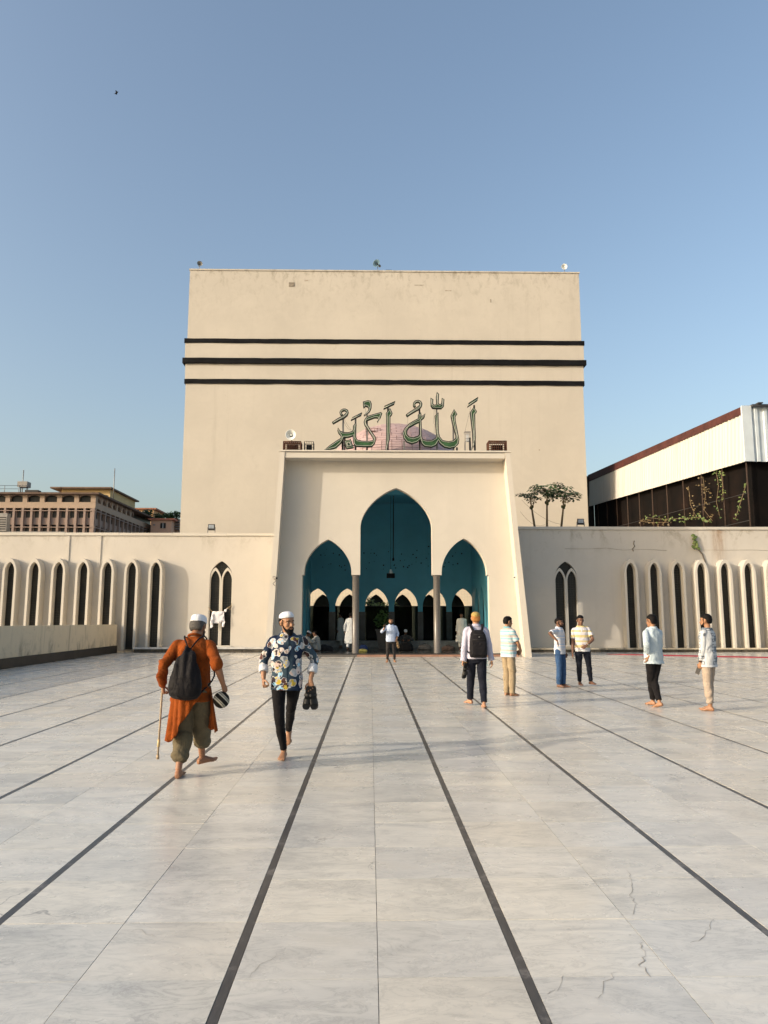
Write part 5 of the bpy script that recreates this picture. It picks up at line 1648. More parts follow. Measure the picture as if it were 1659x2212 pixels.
class Person:
    def __init__(s, label, loc, rz, H=1.70, pelvis=(0,0,0.945), lean=0.03, side=0.0, twist=0.0, hips=0.0,
                 head=(0.0,0.0,0.0), rw=(0.25,0.02,0.80), lw=(-0.25,0.02,0.80), rpole=(0.3,-1,0), lpole=(-0.3,-1,0),
                 rhand=None, lhand=None, ra=(0.09,0.0,0.085), la=(-0.09,0.0,0.085), rf=(0,0), lf=(0,0), rk=(0.1,1,0), lk=(-0.1,1,0),
                 sk='a', voxel=0.007, belly=0.0, slim=1.0, group=None, head_fwd=0.0, head_drop=0.0):
        s.root = empty('person', loc, label, 'person', group, rz)
        s.sc = H / 1.70
        s.root.scale = (s.sc,)*3
        ORG[s.root.name] = Vector((0,0,0))     # parts are built in the person's own space
        s.pel = Vector(pelvis); s.lean, s.side, s.twist, s.hips = lean, side, twist, hips
        s.belly, s.slim, s.vox, s.sk = belly, slim, voxel, SK[sk]
        s.rw, s.lw, s.ra, s.la, s.rf, s.lf = Vector(rw), Vector(lw), Vector(ra), Vector(la), rf, lf
        s.sh = {1: s.tp(0.163*slim, -0.005, 1.372), -1: s.tp(-0.163*slim, -0.005, 1.372)}
        s.hip = {1: s.tp(0.092, 0, 0.89), -1: s.tp(-0.092, 0, 0.89)}
        s.elb, s.wr, s.kn, s.an = {}, {}, {}, {}
        for sg, w, pole in ((1, s.rw, rpole), (-1, s.lw, lpole)):
            s.elb[sg], s.wr[sg] = two_bone(s.sh[sg], w, 0.285, 0.255, pole)
        for sg, a, pole in ((1, s.ra, rk), (-1, s.la, lk)):
            s.kn[sg], s.an[sg] = two_bone(s.hip[sg], a, 0.415, 0.405, pole)
        s.hd = {1: rhand, -1: lhand}
        nb = s.tp(0, -0.012, 1.455)
        fr = s.frame(1.45)
        base = Matrix((fr[1], fr[2], fr[3])).transposed()
        yaw, pit, rol = head
        s.hm = Matrix.Translation(nb + Vector((0, 0.02 + head_fwd, 0.012 - head_drop))) @ (base @ (Matrix.Rotation(yaw, 3, 'Z') @ Matrix.Rotation(pit, 3, 'X') @ Matrix.Rotation(rol, 3, 'Y'))).to_4x4()
        s.neck_base = nb
    # frame of the trunk at rest height z -> (pos, right, fwd, up)
    def frame(s, z):
        t = max(0.0, min(1.0, (z - 0.95) / 0.40)); t = t*t*(3-2*t)
        yaw = s.hips*(1-t) + s.twist*t
        Rm = Matrix.Rotation(yaw, 3, 'Z') @ Matrix.Rotation(s.side*t, 3, 'Y') @ Matrix.Rotation(-s.lean*t, 3, 'X')
        return Frame(s, z, Rm)
    def tp(s, x, y, z):
        f = s.frame(z)
        return f.pos + f[1]*x + f[2]*y
class Frame(tuple):
    def __new__(cls, s, z, Rm):
        r, f, u = Rm @ Vector((1,0,0)), Rm @ Vector((0,1,0)), Rm @ Vector((0,0,1))
        # integrate the bend from the pelvis upwards
        pos = s.pel.copy()
        z0 = 0.93; n = 10
        dz = (z - z0) / n
        for i in range(n):
            zm = z0 + dz*(i+0.5)
            t = max(0.0, min(1.0, (zm - 0.95) / 0.40)); t = t*t*(3-2*t)
            Rz = Matrix.Rotation(s.hips*(1-t) + s.twist*t, 3, 'Z') @ Matrix.Rotation(s.side*t, 3, 'Y') @ Matrix.Rotation(-s.lean*t, 3, 'X')
            pos = pos + (Rz @ Vector((0,0,1)))*dz
        o = super().__new__(cls, (pos, r, f, u))
        o.pos = pos
        return o

TORSO = [(0.80,0.130,0.090),(0.86,0.160,0.112),(0.92,0.168,0.118),(1.00,0.158,0.106),(1.08,0.150,0.098),(1.18,0.158,0.104),(1.28,0.172,0.112),(1.34,0.168,0.106),(1.385,0.142,0.090),(1.425,0.100,0.074),(1.46,0.066,0.062)]
HEAD = [(-0.004,0.020,0.066,-0.030),(0.008,0.036,0.084,0.015),(0.030,0.048,0.092,0.045),(0.055,0.057,0.093,0.068),(0.080,0.063,0.091,0.084),(0.108,0.0675,0.087,0.095),(0.130,0.071,0.089,0.101),(0.150,0.0735,0.091,0.103),(0.172,0.073,0.086,0.101),(0.195,0.066,0.072,0.090),(0.213,0.052,0.052,0.070),(0.226,0.030,0.028,0.042),(0.231,0.010,0.008,0.014)]
def trunk_rings(p, rows, add=0.0, zoff=None, belly=0.0):
    out = []
    for (z, hw, hd) in rows:
        f = p.frame(z)
        fr = hd + add
        if belly: fr += belly*math.exp(-((z-1.06)/0.13)**2)
        out.append((f.pos, f[1]*((hw*p.slim) + add), f[2]*fr, (hd+add)/fr))
    return out
def head_rings(p, rows, add=0.0, M_=None):
    M_ = M_ or p.hm
    out = []
    r3 = M_.to_3x3()
    for (z, w, yf, yb) in rows:
        c = (yf - yb)/2; h = (yf + yb)/2
        out.append((M_ @ Vector((0, c, z)), r3 @ Vector((w+add,0,0)), r3 @ Vector((0,h+add,0)), 1.0))
    return out
def make_hand(S, wrist, fore, spec, sg):
    """palm, four fingers of different length with bent knuckles, thumb leaving the side of the palm"""
    spec = spec or {}
    d = Vector(spec.get('dir', fore)).normalized()
    n = Vector(spec.get('palm', (-sg, 0.15, 0)))
    n = (n - d*n.dot(d)).normalized()           # palm faces n
    side = n.cross(d).normalized()               # towards the thumb side below
    th = Vector(spec.get('thumb', (0, 1, 0)))
    if side.dot(th) < 0: side = -side
    curl = spec.get('curl', 0.35)
    c = wrist
    S.loft([(c - d*0.01, side*0.026, n*0.020, 1.0), (c + d*0.02, side*0.031, n*0.019, 1.0), (c + d*0.055, side*0.040, n*0.017, 1.0), (c + d*0.088, side*0.041, n*0.014, 1.0), (c + d*0.098, side*0.036, n*0.010, 1.0)], n=14, power=2.6)
    lens = (0.074, 0.082, 0.077, 0.060)
    for i in range(4):
        off = (1.5 - i) * 0.0215
        p = c + d*(0.088 - 0.004*abs(i-1)) + side*off
        dirv = (d + side*(1.5-i)*0.055).normalized()
        pts = [p - dirv*0.012, p]
        a = 0.0
        for j, fr in enumerate((0.45, 0.31, 0.24)):
            a += curl * (0.95, 1.15, 0.8)[j] * (1 + 0.12*i)
            seg = (dirv*math.cos(a) + n*math.sin(a))
            p = p + seg*lens[i]*fr
            pts.append(p)
        S.limb(pts, [0.0085,0.0088,0.0082,0.0075,0.0062], n=8, k=2)
    tb = c + d*0.030 + side*0.026
    t1 = (d*0.62 + side*0.62 + n*(0.25 + 0.35*curl)).normalized()
    t2 = (d*0.85 + side*(0.20 - 0.25*curl) + n*(0.3 + 0.45*curl)).normalized()
    S.limb([tb - side*0.012, tb + t1*0.020, tb + t1*0.046, tb + t1*0.046 + t2*0.030, tb + t1*0.046 + t2*0.050], [0.013,0.0125,0.0105,0.0095,0.007], n=8, k=2)
def make_foot(S, ankle, spec, sg):
    yaw, pit = spec[0], spec[1]
    Rm = Matrix.Rotation(yaw, 3, 'Z') @ Matrix.Rotation(pit, 3, 'X')
    f, r, u = Rm @ Vector((0,1,0)), Rm @ Vector((1,0,0)), Rm @ Vector((0,0,1))
    a = ankle
    def q(x, y, z): return a + r*x + f*y + u*z
    g = -0.083
    S.loft([(q(0,-0.058,g+0.028), r*0.020, u*0.022, 1.0), (q(0,-0.048,g+0.032), r*0.030, u*0.031, 1.0), (q(0,-0.015,g+0.042), r*0.034, u*0.042, 1.0), (q(0,0.03,g+0.043), r*0.036, u*0.043, 1.0),
            (q(0,0.075,g+0.032), r*0.040, u*0.031, 1.0), (q(-sg*0.002,0.12,g+0.022), r*0.046, u*0.022, 1.0), (q(-sg*0.002,0.145,g+0.016), r*0.045, u*0.016, 1.0), (q(-sg*0.002,0.155,g+0.013), r*0.038, u*0.011, 1.0)], n=16, power=2.3)
    for i, (ln, rad) in enumerate(((0.050,0.0135),(0.046,0.0095),(0.041,0.009),(0.035,0.0085),(0.028,0.008))):
        x = -sg*(0.035 - i*0.0195)
        y0 = 0.146 - 0.010*i*(0.4 + 0.25*i)
        S.limb([q(x, y0-0.01, g+rad+0.003), q(x*1.04, y0+ln*0.5, g+rad+0.004), q(x*1.06, y0+ln, g+rad)], [rad, rad*0.98, rad*0.85], n=8, k=2)
def make_body(p, beard=None, hair=None, ears=True, skip_feet=False, face=True):
    S = Solid()
    S.loft(trunk_rings(p, [(0.85,0.140,0.100)] + TORSO[2:], -0.016, belly=p.belly*0.7))
    S.limb([p.tp(0,-0.01,1.40), p.neck_base, p.hm @ Vector((0,-0.012,0.06))], [0.060,0.054,0.052])
    S.loft(head_rings(p, HEAD), n=28, power=2.15)
    h3 = p.hm.to_3x3()
    def hp(x, y, z): return p.hm @ Vector((x, y, z))
    # nose, brow, cheeks, chin, lips
    S.limb([hp(0,0.082,0.128), hp(0,0.096,0.104), hp(0,0.110,0.083), hp(0,0.098,0.073)], [0.008,0.0105,0.0135,0.010], n=10)
    for sx in (-1, 1):
        S.ball(hp(sx*0.0125,0.094,0.076), (0.009,0.010,0.008), h3)
        S.ball(hp(sx*0.040,0.068,0.088), (0.020,0.020,0.020), h3)
        S.limb([hp(sx*0.010,0.087,0.134), hp(sx*0.032,0.083,0.138), hp(sx*0.054,0.062,0.132)], [0.008,0.0085,0.007], n=8)
        S.loft([(hp(sx*0.070,-0.012,0.075), h3 @ Vector((0.008,0,0)), h3 @ Vector((0,0.010,0)), 1), (hp(sx*0.077,-0.014,0.095), h3 @ Vector((0.009,0,0)), h3 @ Vector((0,0.016,0)), 1), (hp(sx*0.081,-0.018,0.120), h3 @ Vector((0.009,0,0)), h3 @ Vector((0,0.019,0)), 1), (hp(sx*0.078,-0.018,0.136), h3 @ Vector((0.007,0,0)), h3 @ Vector((0,0.013,0)), 1)], n=10)
    S.ball(hp(0,0.080,0.014), (0.018,0.014,0.014), h3)
    S.ball(hp(0,0.092,0.050), (0.021,0.009,0.009), h3)
    for sg in (1, -1):
        sh, el, wr = p.sh[sg], p.elb[sg], p.wr[sg]
        inn = sh.lerp(p.tp(0,0,1.38), 0.22)
        S.limb([inn, sh + (el-sh)*0.05, sh.lerp(el,0.35), sh.lerp(el,0.75), el, el.lerp(wr,0.25), el.lerp(wr,0.65), wr], [0.050,0.052,0.047,0.041,0.037,0.041,0.033,0.0255])
        make_hand(S, wr + (wr-el).normalized()*0.004, wr - el, p.hd[sg], sg)
        hp_, kn, an = p.hip[sg], p.kn[sg], p.an[sg]
        ft = p.rf if sg > 0 else p.lf
        back = Matrix.Rotation(ft[0], 3, 'Z') @ Vector((0,-1,0))
        S.limb([hp_ + Vector((0,0,0.03)), hp_.lerp(kn,0.3), hp_.lerp(kn,0.75), kn, kn.lerp(an,0.3) + back*0.012, kn.lerp(an,0.65) + back*0.006, an], [0.078,0.074,0.058,0.051,0.052,0.040,0.033])
        make_foot(S, an, ft, sg)
    p.body = fuse('body', S, p.sk, p.root, voxel=p.vox, smooth=3)
    if face:
        for sx in (-1, 1):
            E = Solid(); E.ball(hp(sx*0.031,0.0795,0.116), (0.0125,0.0085,0.0055), h3); e = E.build('eye', EYEW, p.root)
            E = Solid(); E.ball(hp(sx*0.031,0.0865,0.116), (0.0062,0.0040,0.0064), h3); E.build('iris', EYED, e)
            E = Solid(); E.limb([hp(sx*0.012,0.0945,0.1335), hp(sx*0.033,0.0905,0.139), hp(sx*0.054,0.069,0.133)], [0.0035,0.0045,0.003], n=6); E.build('eyebrow', HAIR, p.root)
        E = Solid(); E.limb([hp(-0.024,0.0885,0.049), hp(0,0.099,0.0505), hp(0.024,0.0885,0.049)], [0.003,0.0052,0.003], n=6); E.build('lips', LIP, p.root)
    if beard:
        B = Solid(); ln, mt, thick = beard
        B.loft(head_rings(p, [(-0.010-ln,0.016,0.072+ln*0.1,-0.045),(-0.004-ln*0.6,0.030,0.088,-0.020),(0.006,0.042,0.094,0.0),(0.024,0.052,0.096,0.0),(0.040,0.056,0.088,-0.01)], thick), n=22)
        for sx in (-1, 1):
            B.limb([hp(sx*0.054,0.045,0.035), hp(sx*0.063,0.025,0.062), hp(sx*0.068,0.008,0.095)], [0.014,0.010,0.006], n=8)
            B.limb([hp(0,0.102,0.0645), hp(sx*0.018,0.096,0.061), hp(sx*0.031,0.083,0.045)], [0.0055,0.006,0.005], n=8)
            B.limb([hp(sx*0.031,0.083,0.045), hp(sx*0.030,0.086,0.025)], [0.007,0.010], n=8)
        fuse('beard', B, mt, p.root, voxel=0.0055, smooth=2, wrinkle=folds(3, 0.0012))
    if hair:
        mt, top, back = hair      # top: extra height; back: where the hair ends at the nape
        Hs = Solid()
        rows = [(back,0.052,-0.035,0.082),(back+0.02,0.064,-0.025,0.096),(0.115,0.0705,-0.020,0.104),(0.140,0.0745,-0.002,0.108),(0.160,0.0755,0.055,0.107),(0.172,0.0755,0.080,0.106),(0.190,0.071,0.078,0.099),(0.208,0.060,0.064,0.084),(0.224,0.044,0.044,0.060),(0.236,0.020,0.018,0.028)]
        rows = [(z + (top if z > 0.16 else 0)*min(1, (z-0.15)/0.08), w, a, b) for z, w, a, b in rows]
        Hs.loft(head_rings(p, rows, 0.0055), n=28, power=2.15)
        for sx in (-1, 1):
            Hs.limb([hp(sx*0.0695,0.020,0.145), hp(sx*0.0695,0.020,0.118), hp(sx*0.0685,0.016,0.095)], [0.011,0.009,0.005], n=8)
        fuse('hair', Hs, mt, p.root, voxel=0.0065, smooth=2, wrinkle=folds(11, 0.0018))
def make_cap(p, mat, z0=0.158, h=0.085, tilt=0.0, flat=True, name='cap', back=0.0):
    """close-fitting skull cap with a turned band"""
    Mx = p.hm @ Matrix.Translation((0,-0.006,z0)) @ Matrix.Rotation(tilt, 4, 'X')
    C = Solid()
    rows = [(0.0,0.0785,0.096,0.106),(0.012,0.0795,0.097,0.107),(0.035,0.0785,0.095,0.105),(h*0.72,0.075,0.090,0.099),(h*0.88,0.066,0.080,0.088),(h*0.97,0.048,0.058,0.064),(h,0.020,0.024,0.028)] if flat else \
           [(0.0,0.0785,0.096,0.107),(0.014,0.0795,0.097,0.108),(0.035,0.077,0.092,0.103),(h*0.62,0.070,0.083,0.092),(h*0.82,0.056,0.066,0.074),(h*0.95,0.034,0.040,0.046),(h,0.012,0.014,0.016)]
    C.loft(head_rings(p, rows, 0.003, Mx), n=32, power=2.1)
    o = fuse(name, C, mat, p.root, voxel=0.0055, smooth=2, wrinkle=folds(5, 0.0010))
    B = Solid(); r3 = Mx.to_3x3(); pts = []
    for k in range(40):
        a = 2*PI*k/40
        pts.append(Mx @ Vector((0.0825*math.cos(a), -0.0055 + 0.1055*math.sin(a), 0.020)))
    B.tube(pts, 0.0022, n=5, closed=True); B.build('band_seam', mat, o)
def make_shirt(p, mat, hem=0.86, sleeve=1.0, loose=0.016, collar=True, cuff=None, seed=1, flare=0.0, placket=None, name='shirt', collar_mat=None, amp=0.006, hemdip=0.0):
    S = Solid()
    rows = [(z, hw, hd) for z, hw, hd in TORSO if z > hem + 0.02 and z < 1.45]
    r0 = np.interp(hem, [t[0] for t in TORSO], [t[1] for t in TORSO]); d0 = np.interp(hem, [t[0] for t in TORSO], [t[2] for t in TORSO])
    r0, d0 = max(r0, 0.155), max(d0, 0.108)
    rows = [(hem, r0 + 0.006 + flare, d0 + 0.006 + flare), (hem + 0.012, r0 + 0.008 + flare*0.9, d0 + 0.008 + flare*0.9)] + rows
    # cloth hangs: do not follow the waist inwards
    rows = [(z, max(hw, 0.160 + flare*max(0, (1.1-z)/0.3)) if z < 1.30 else hw, max(hd, 0.108) if z < 1.28 else hd) for z, hw, hd in rows]
    rows += [(1.462, 0.070, 0.064)]
    S.loft(trunk_rings(p, rows, loose, belly=p.belly), n=30, power=2.2)
    ends = {}
    for sg in (1, -1):
        sh, el, wr = p.sh[sg], p.elb[sg], p.wr[sg]
        inn = sh.lerp(p.tp(0,0,1.40), 0.30)
        f = sleeve[sg] if isinstance(sleeve, dict) else sleeve
        L1, L2 = (el-sh).length, (wr-el).length
        if f <= 0.53:
            t_ = f/0.53
            e = sh.lerp(el, t_)
            S.limb([inn, sh + (el-sh)*0.04, sh.lerp(e,0.5), e], [0.050+loose*0.3,0.056+loose*0.35,0.058+loose*0.4,0.059+loose*0.6], n=18, sq=True)
            ends[sg] = (e, (el-sh).normalized(), 0.060+loose*0.6)
        else:
            t_ = (f-0.53)/0.47
            e = el.lerp(wr, t_)
            S.limb([inn, sh + (el-sh)*0.04, sh.lerp(el,0.4), sh.lerp(el,0.8), el, el.lerp(e,0.5), e], [0.050+loose*0.3,0.056+loose*0.35,0.053+loose*0.45,0.049+loose*0.5,0.048+loose*0.5,0.044+loose*0.5,0.038+loose*0.5], n=18, sq=True)
            ends[sg] = (e, (wr-el).normalized(), 0.040+loose*0.55)
    o = fuse(name, S, mat, p.root, voxel=max(0.008, p.vox), smooth=3, wrinkle=folds(seed, amp))
    if cuff:
        for sg in (1, -1):
            e, d, r = ends[sg]; cm, ln = cuff
            C = Solid(); C.limb([e - d*ln*0.75, e - d*ln*0.2, e + d*ln*0.25], [r+0.005, r+0.009, r+0.007], n=18, sq=True)
            fuse('cuff', C, cm, p.root, voxel=max(0.007, p.vox), smooth=1, wrinkle=folds(seed+sg, 0.004))
    if collar:
        cm = collar_mat or mat
        C = Solid()
        f = p.frame(1.45)
        nb = p.neck_base
        n = 22
        for k in range(n):
            a0 = PI/2 + 0.30 + (2*PI-0.60)*k/n; a1 = PI/2 + 0.30 + (2*PI-0.60)*(k+1)/n
            def cp(a, rr, zz): 
                front = max(0, math.sin(a))
                return nb + f[1]*rr*math.cos(a) + f[2]*rr*math.sin(a)*1.02 + f[3]*(zz - front*0.030)
            q8 = [cp(a0,0.088,-0.012), cp(a1,0.088,-0.012), cp(a1,0.066,0.030), cp(a0,0.066,0.030), cp(a0,0.076,-0.016), cp(a1,0.076,-0.016), cp(a1,0.060,0.026), cp(a0,0.060,0.026)]
            C.add(q8, [(0,1,2,3),(5,4,7,6),(3,2,6,7),(0,4,5,1),(0,3,7,4),(1,5,6,2)], 0, False)
        C.build('collar', cm, p.root)
    if placket:
        C = Solid()
        zs = [1.43 - 0.02*i for i in range(7)] if placket[1] == 'polo' else [1.42 - 0.04*i for i in range(int((1.42-hem)/0.04))]
        pts = []
        for z in zs:
            f = p.frame(z)
            hd = np.interp(z, [t[0] for t in TORSO], [t[2] for t in TORSO])
            hd = max(hd, 0.108) if z < 1.28 else hd
            pts.append(f.pos + f[2]*(hd + loose + 0.001 + p.belly*math.exp(-((z-1.06)/0.13)**2)))
        f = p.frame(1.3)
        for i in range(len(pts)-1):
            a, b = pts[i], pts[i+1]; w = f[1]*0.013
            C.add([a-w, a+w, b+w, b-w, a-w+f[2]*0.005, a+w+f[2]*0.005, b+w+f[2]*0.005, b-w+f[2]*0.005], [(4,5,6,7),(0,4,7,3),(1,2,6,5),(0,1,5,4),(3,7,6,2)])
        C.build('placket', placket[0], p.root)
    return o
def make_pants(p, mat, hem=0.0, loose=0.012, seed=5, wide=0.0, name='trousers', amp=0.006, top=1.0, turnup=None, hems=None):
    S = Solid()
    S.loft(trunk_rings(p, [(0.79,0.110,0.080),(0.815,0.130,0.092),(0.86,0.160,0.113),(0.92,0.168,0.118),(0.98,0.160,0.110),(top,0.155,0.106)], loose*0.9, belly=p.belly*0.5), n=28)
    for sg in (1, -1):
        hp_, kn, an = p.hip[sg], p.kn[sg], p.an[sg]
        h_ = hems[sg] if hems else hem
        e = an.lerp(kn, h_) if h_ >= 0 else an + (an-kn).normalized()*(-h_)
        S.limb([hp_ + Vector((0,0,0.03)), hp_.lerp(kn,0.2), hp_.lerp(kn,0.6), kn, kn.lerp(e,0.35), kn.lerp(e,0.75), e],
               [0.086+loose*0.5, 0.087+loose*0.5+wide*0.2, 0.070+loose+wide*0.5, 0.058+loose+wide*0.8, 0.056+loose+wide, 0.046+loose+wide, 0.042+loose+wide], n=18, sq=True)
        if turnup:
            d = (e - kn).normalized(); r = 0.042+loose+wide
            S.limb([e - d*turnup, e - d*turnup*0.4, e], [r+0.007, r+0.012, r+0.006], n=18)
    ff = folds(seed, amp); zt0 = p.pel.z - 0.11
    return fuse(name, S, mat, p.root, voxel=max(0.008, p.vox), smooth=2, wrinkle=lambda co: ff(co)*np.clip((zt0 - co[:, 2])/0.12, 0, 1))
def W(p, v):
    """a point of the person's own space in the world"""
    return Vector(p.root.location) + Matrix.Rotation(p.root.rotation_euler.z, 3, 'Z') @ (Vector(v) * p.sc)
def Wd(p, v):
    return Matrix.Rotation(p.root.rotation_euler.z, 3, 'Z') @ Vector(v)
def loc_of(w, loc, rz, sc):
    return (Matrix.Rotation(-rz, 3, 'Z') @ (Vector(w) - Vector(loc))) / sc
class Poser:
    """turns sight lines at a chosen depth into joints in a person's own space"""
    def __init__(s, gx, gy, rz, H):
        s.loc = G(gx, gy); s.rz, s.sc = rz, H/1.70
    def at(s, px, py, dy=0.0):
        return loc_of(P(px, py, s.loc.y + dy), s.loc, s.rz, s.sc)
    def foot(s, px, py, z=0.085):
        v = loc_of(G(px, py), s.loc, s.rz, s.sc); v.z = z; return v
    def dirl(s, v):
        return Matrix.Rotation(-s.rz, 3, 'Z') @ Vector(v)
def attach(p, name, label, cat, group=None):
    """a thing carried by a person: stands in the same space, but is a thing of its own"""
    o = empty(name, p.root.location, label, cat, group, p.root.rotation_euler.z)
    o.scale = p.root.scale
    ORG[o.name] = Vector((0,0,0))
    return o
WHITECAP = cloth('white_cotton_cap', (0.64,0.65,0.68), 0.05)
BLACKCLOTH = cloth('black_trouser_cloth', (0.011,0.010,0.011), 0.25)
NAVY = cloth('navy_black_trouser_cloth', (0.012,0.014,0.022), 0.25)

# ---- old man in the orange kurta, walking away with a stick
q_ = Poser(408, 1677, R(-3), 1.72)
ORANGE = cloth('orange_cotton', (0.20,0.046,0.008), 0.25)
OLIVE = cloth('olive_trouser_cloth', (0.115,0.095,0.060), 0.15)
A = Person('elderly person walking away in an orange kurta and white cap with a stick', q_.loc, q_.rz, 1.72, pelvis=(0.0,0.0,0.885), lean=0.17, twist=0.02, head_drop=0.02,
           head=(-0.16,-0.20,0.0), head_fwd=0.05, rw=q_.at(482, 1478, -0.05), lw=q_.at(352, 1478, 0.03), rpole=(0.3,-1,0.0), lpole=(-0.15,-1,0.0),
           rhand=dict(palm=(-1,0.2,0.2), thumb=(0,1,0), curl=0.75), lhand=dict(palm=(1,0.3,0), thumb=(0,1,0), curl=0.95, dir=(0.05,0.25,-1)),
           la=q_.foot(385, 1681), ra=q_.foot(436, 1659, 0.085), lf=(R(8),0.0), rf=(R(-48),0.10), sk='a', voxel=0.0055, belly=0.01, slim=1.03)
make_body(A, beard=(0.02, GREYHAIR, 0.003), hair=(GREYHAIR, 0.0, 0.062))
make_cap(A, WHITECAP, z0=0.163, h=0.088, tilt=0.10)
make_shirt(A, ORANGE, hem=0.80, sleeve={1:0.56, -1:1.0}, loose=0.018, seed=3, flare=0.012, amp=0.016, name='kurta', collar=False)
C_ = Solid()
e_ = A.elb[1]; d_ = (A.wr[1]-A.elb[1]).normalized(); d0_ = (A.elb[1]-A.sh[1]).normalized()
C_.limb([e_ - d0_*0.035, e_ + d_*0.0, e_ + d_*0.035], [0.060,0.064,0.058], n=18, sq=True); C_.limb([e_ + d_*0.02, e_ + d_*0.055], [0.056,0.050], n=18, sq=True)
fuse('rolled_cuff', C_, ORANGE, A.root, voxel=0.007, smooth=2, wrinkle=folds(8, 0.007))
C_ = Solid(); f_ = A.frame(1.45); pts = []
for k in range(24):
    a = 2*PI*k/24; pts.append(A.neck_base + f_[1]*0.068*math.cos(a) + f_[2]*(0.068*math.sin(a)+0.004) + f_[3]*(0.012 - 0.014*math.sin(a)))
C_.tube(pts, 0.0125, n=8, closed=True); C_.build('neckband', ORANGE, A.root)
make_pants(A, OLIVE, loose=0.020, wide=0.022, seed=6, hems={1:0.42, -1:0.30}, amp=0.009, turnup=0.055)
def skirt(p, mat, name, phs, n=110, m=26, top=0.90, rx=0.186, ry=0.155, fl=0.022, seed=0):
    """open skirt of a kurta: phs = [(angle, hem height, outward push)] in drawing order"""
    rg = random.Random(seed); ph = [(rg.uniform(5, 17), rg.uniform(0, 6.28), rg.uniform(0.3, 1)) for _ in range(5)]
    vs_, fs = [], []
    an = [a[0] for a in phs]; hz = [a[1] for a in phs]; pu = [a[2] for a in phs]
    for i in range(n+1):
        t = i/n * (len(phs)-1); k = min(int(t), len(phs)-2); u = t - k
        a = lerp(an[k], an[k+1], u); h = lerp(hz[k], hz[k+1], u); o_ = lerp(pu[k], pu[k+1], u)
        for j in range(m+1):
            w = j/m; z = lerp(top, h, w)
            dn = (top - z)/0.5
            wob = sum(s_*math.sin(f*a + p0 + 1.5*z) for f, p0, s_ in ph) * 0.014 * (0.25 + dn)
            r1, r2 = rx + fl*dn + wob + o_*dn, ry + fl*dn + wob + o_*dn
            vs_.append((p.pel.x + r1*math.cos(a), p.pel.y + r2*math.sin(a), z + 0.006*math.sin(9*a)))
    for i in range(n):
        for j in range(m):
            b = i*(m+1)+j; fs.append((b, b+1, b+m+2, b+m+1))
    me = bpy.data.meshes.new(name); me.from_pydata(vs_, [], fs)
    bm = bmesh.new(); bm.from_mesh(me)
    bmesh.ops.solidify(bm, geom=bm.faces[:], thickness=0.007); bmesh.ops.recalc_face_normals(bm, faces=bm.faces)
    bm.to_mesh(me); bm.free()
    for f in me.polygons: f.use_smooth = True
    return link(name, me, mat, p.root)
skirt(A, ORANGE, 'kurta_skirt', [(R(-42),0.865,0.0),(R(-70),0.72,0.0),(R(-100),0.57,0.0),(R(-122),0.42,0.01),(R(-142),0.355,0.02),(R(-180),0.42,0.0),(R(-225),0.44,0.0),(R(-270),0.45,0.01),(R(-315),0.45,0.02),(R(-345),0.455,0.04),(R(-366),0.44,0.055)], seed=4)
# drawstring bag
bg = attach(A, 'drawstring_bag', 'black drawstring bag on the back of the person in orange', 'bag')
SACK = cloth('black_nylon', (0.010,0.009,0.010), 0.25, 0.6)
def bk(z): f = A.frame(z); return f
S_ = Solid(); rows = []
for (z, hw, dpt, off) in ((0.832,0.06,0.02,0.20),(0.845,0.125,0.06,0.205),(0.88,0.160,0.085,0.215),(0.96,0.172,0.092,0.222),(1.06,0.158,0.085,0.218),(1.16,0.125,0.066,0.205),(1.24,0.085,0.045,0.19),(1.29,0.050,0.030,0.178),(1.315,0.034,0.024,0.172),(1.335,0.040,0.024,0.170)):
    f = A.frame(z); rows.append((f.pos - f[2]*(off) + f[1]*(-0.012), f[1]*hw, f[2]*dpt, 1.0))
S_.loft(rows, n=28, power=2.3)
def sackf(co):
    d = folds(21, 0.010)(co); z = co[:,2]; return d + 0.012*np.sin(co[:,0]*75 + z*3)*np.clip((z-0.9)/0.4, 0, 1)
fuse('sack', S_, SACK, bg, voxel=0.007, smooth=2, wrinkle=sackf)
for sg in (1, -1):
    f1, f2, f3 = A.frame(1.33), A.frame(1.42), A.frame(1.30)
    S_ = Solid(); S_.limb([f1.pos - f1[2]*0.170 + f1[1]*sg*0.02, f2.pos - f2[2]*0.125 + f2[1]*sg*0.072, f2.pos - f2[2]*0.02 + f2[1]*sg*0.105 + f2[3]*0.045, f2.pos + f2[2]*0.09 + f2[1]*sg*0.115, f3.pos + f3[2]*0.150 + f3[1]*sg*0.13, A.frame(1.05).pos + A.frame(1.05)[2]*0.10 + A.frame(1.05)[1]*sg*0.205, A.frame(0.9).pos - A.frame(0.9)[2]*0.17 + A.frame(0.9)[1]*sg*0.14], [0.0085]*7, n=8)
    S_.build('strap', SACK, bg)
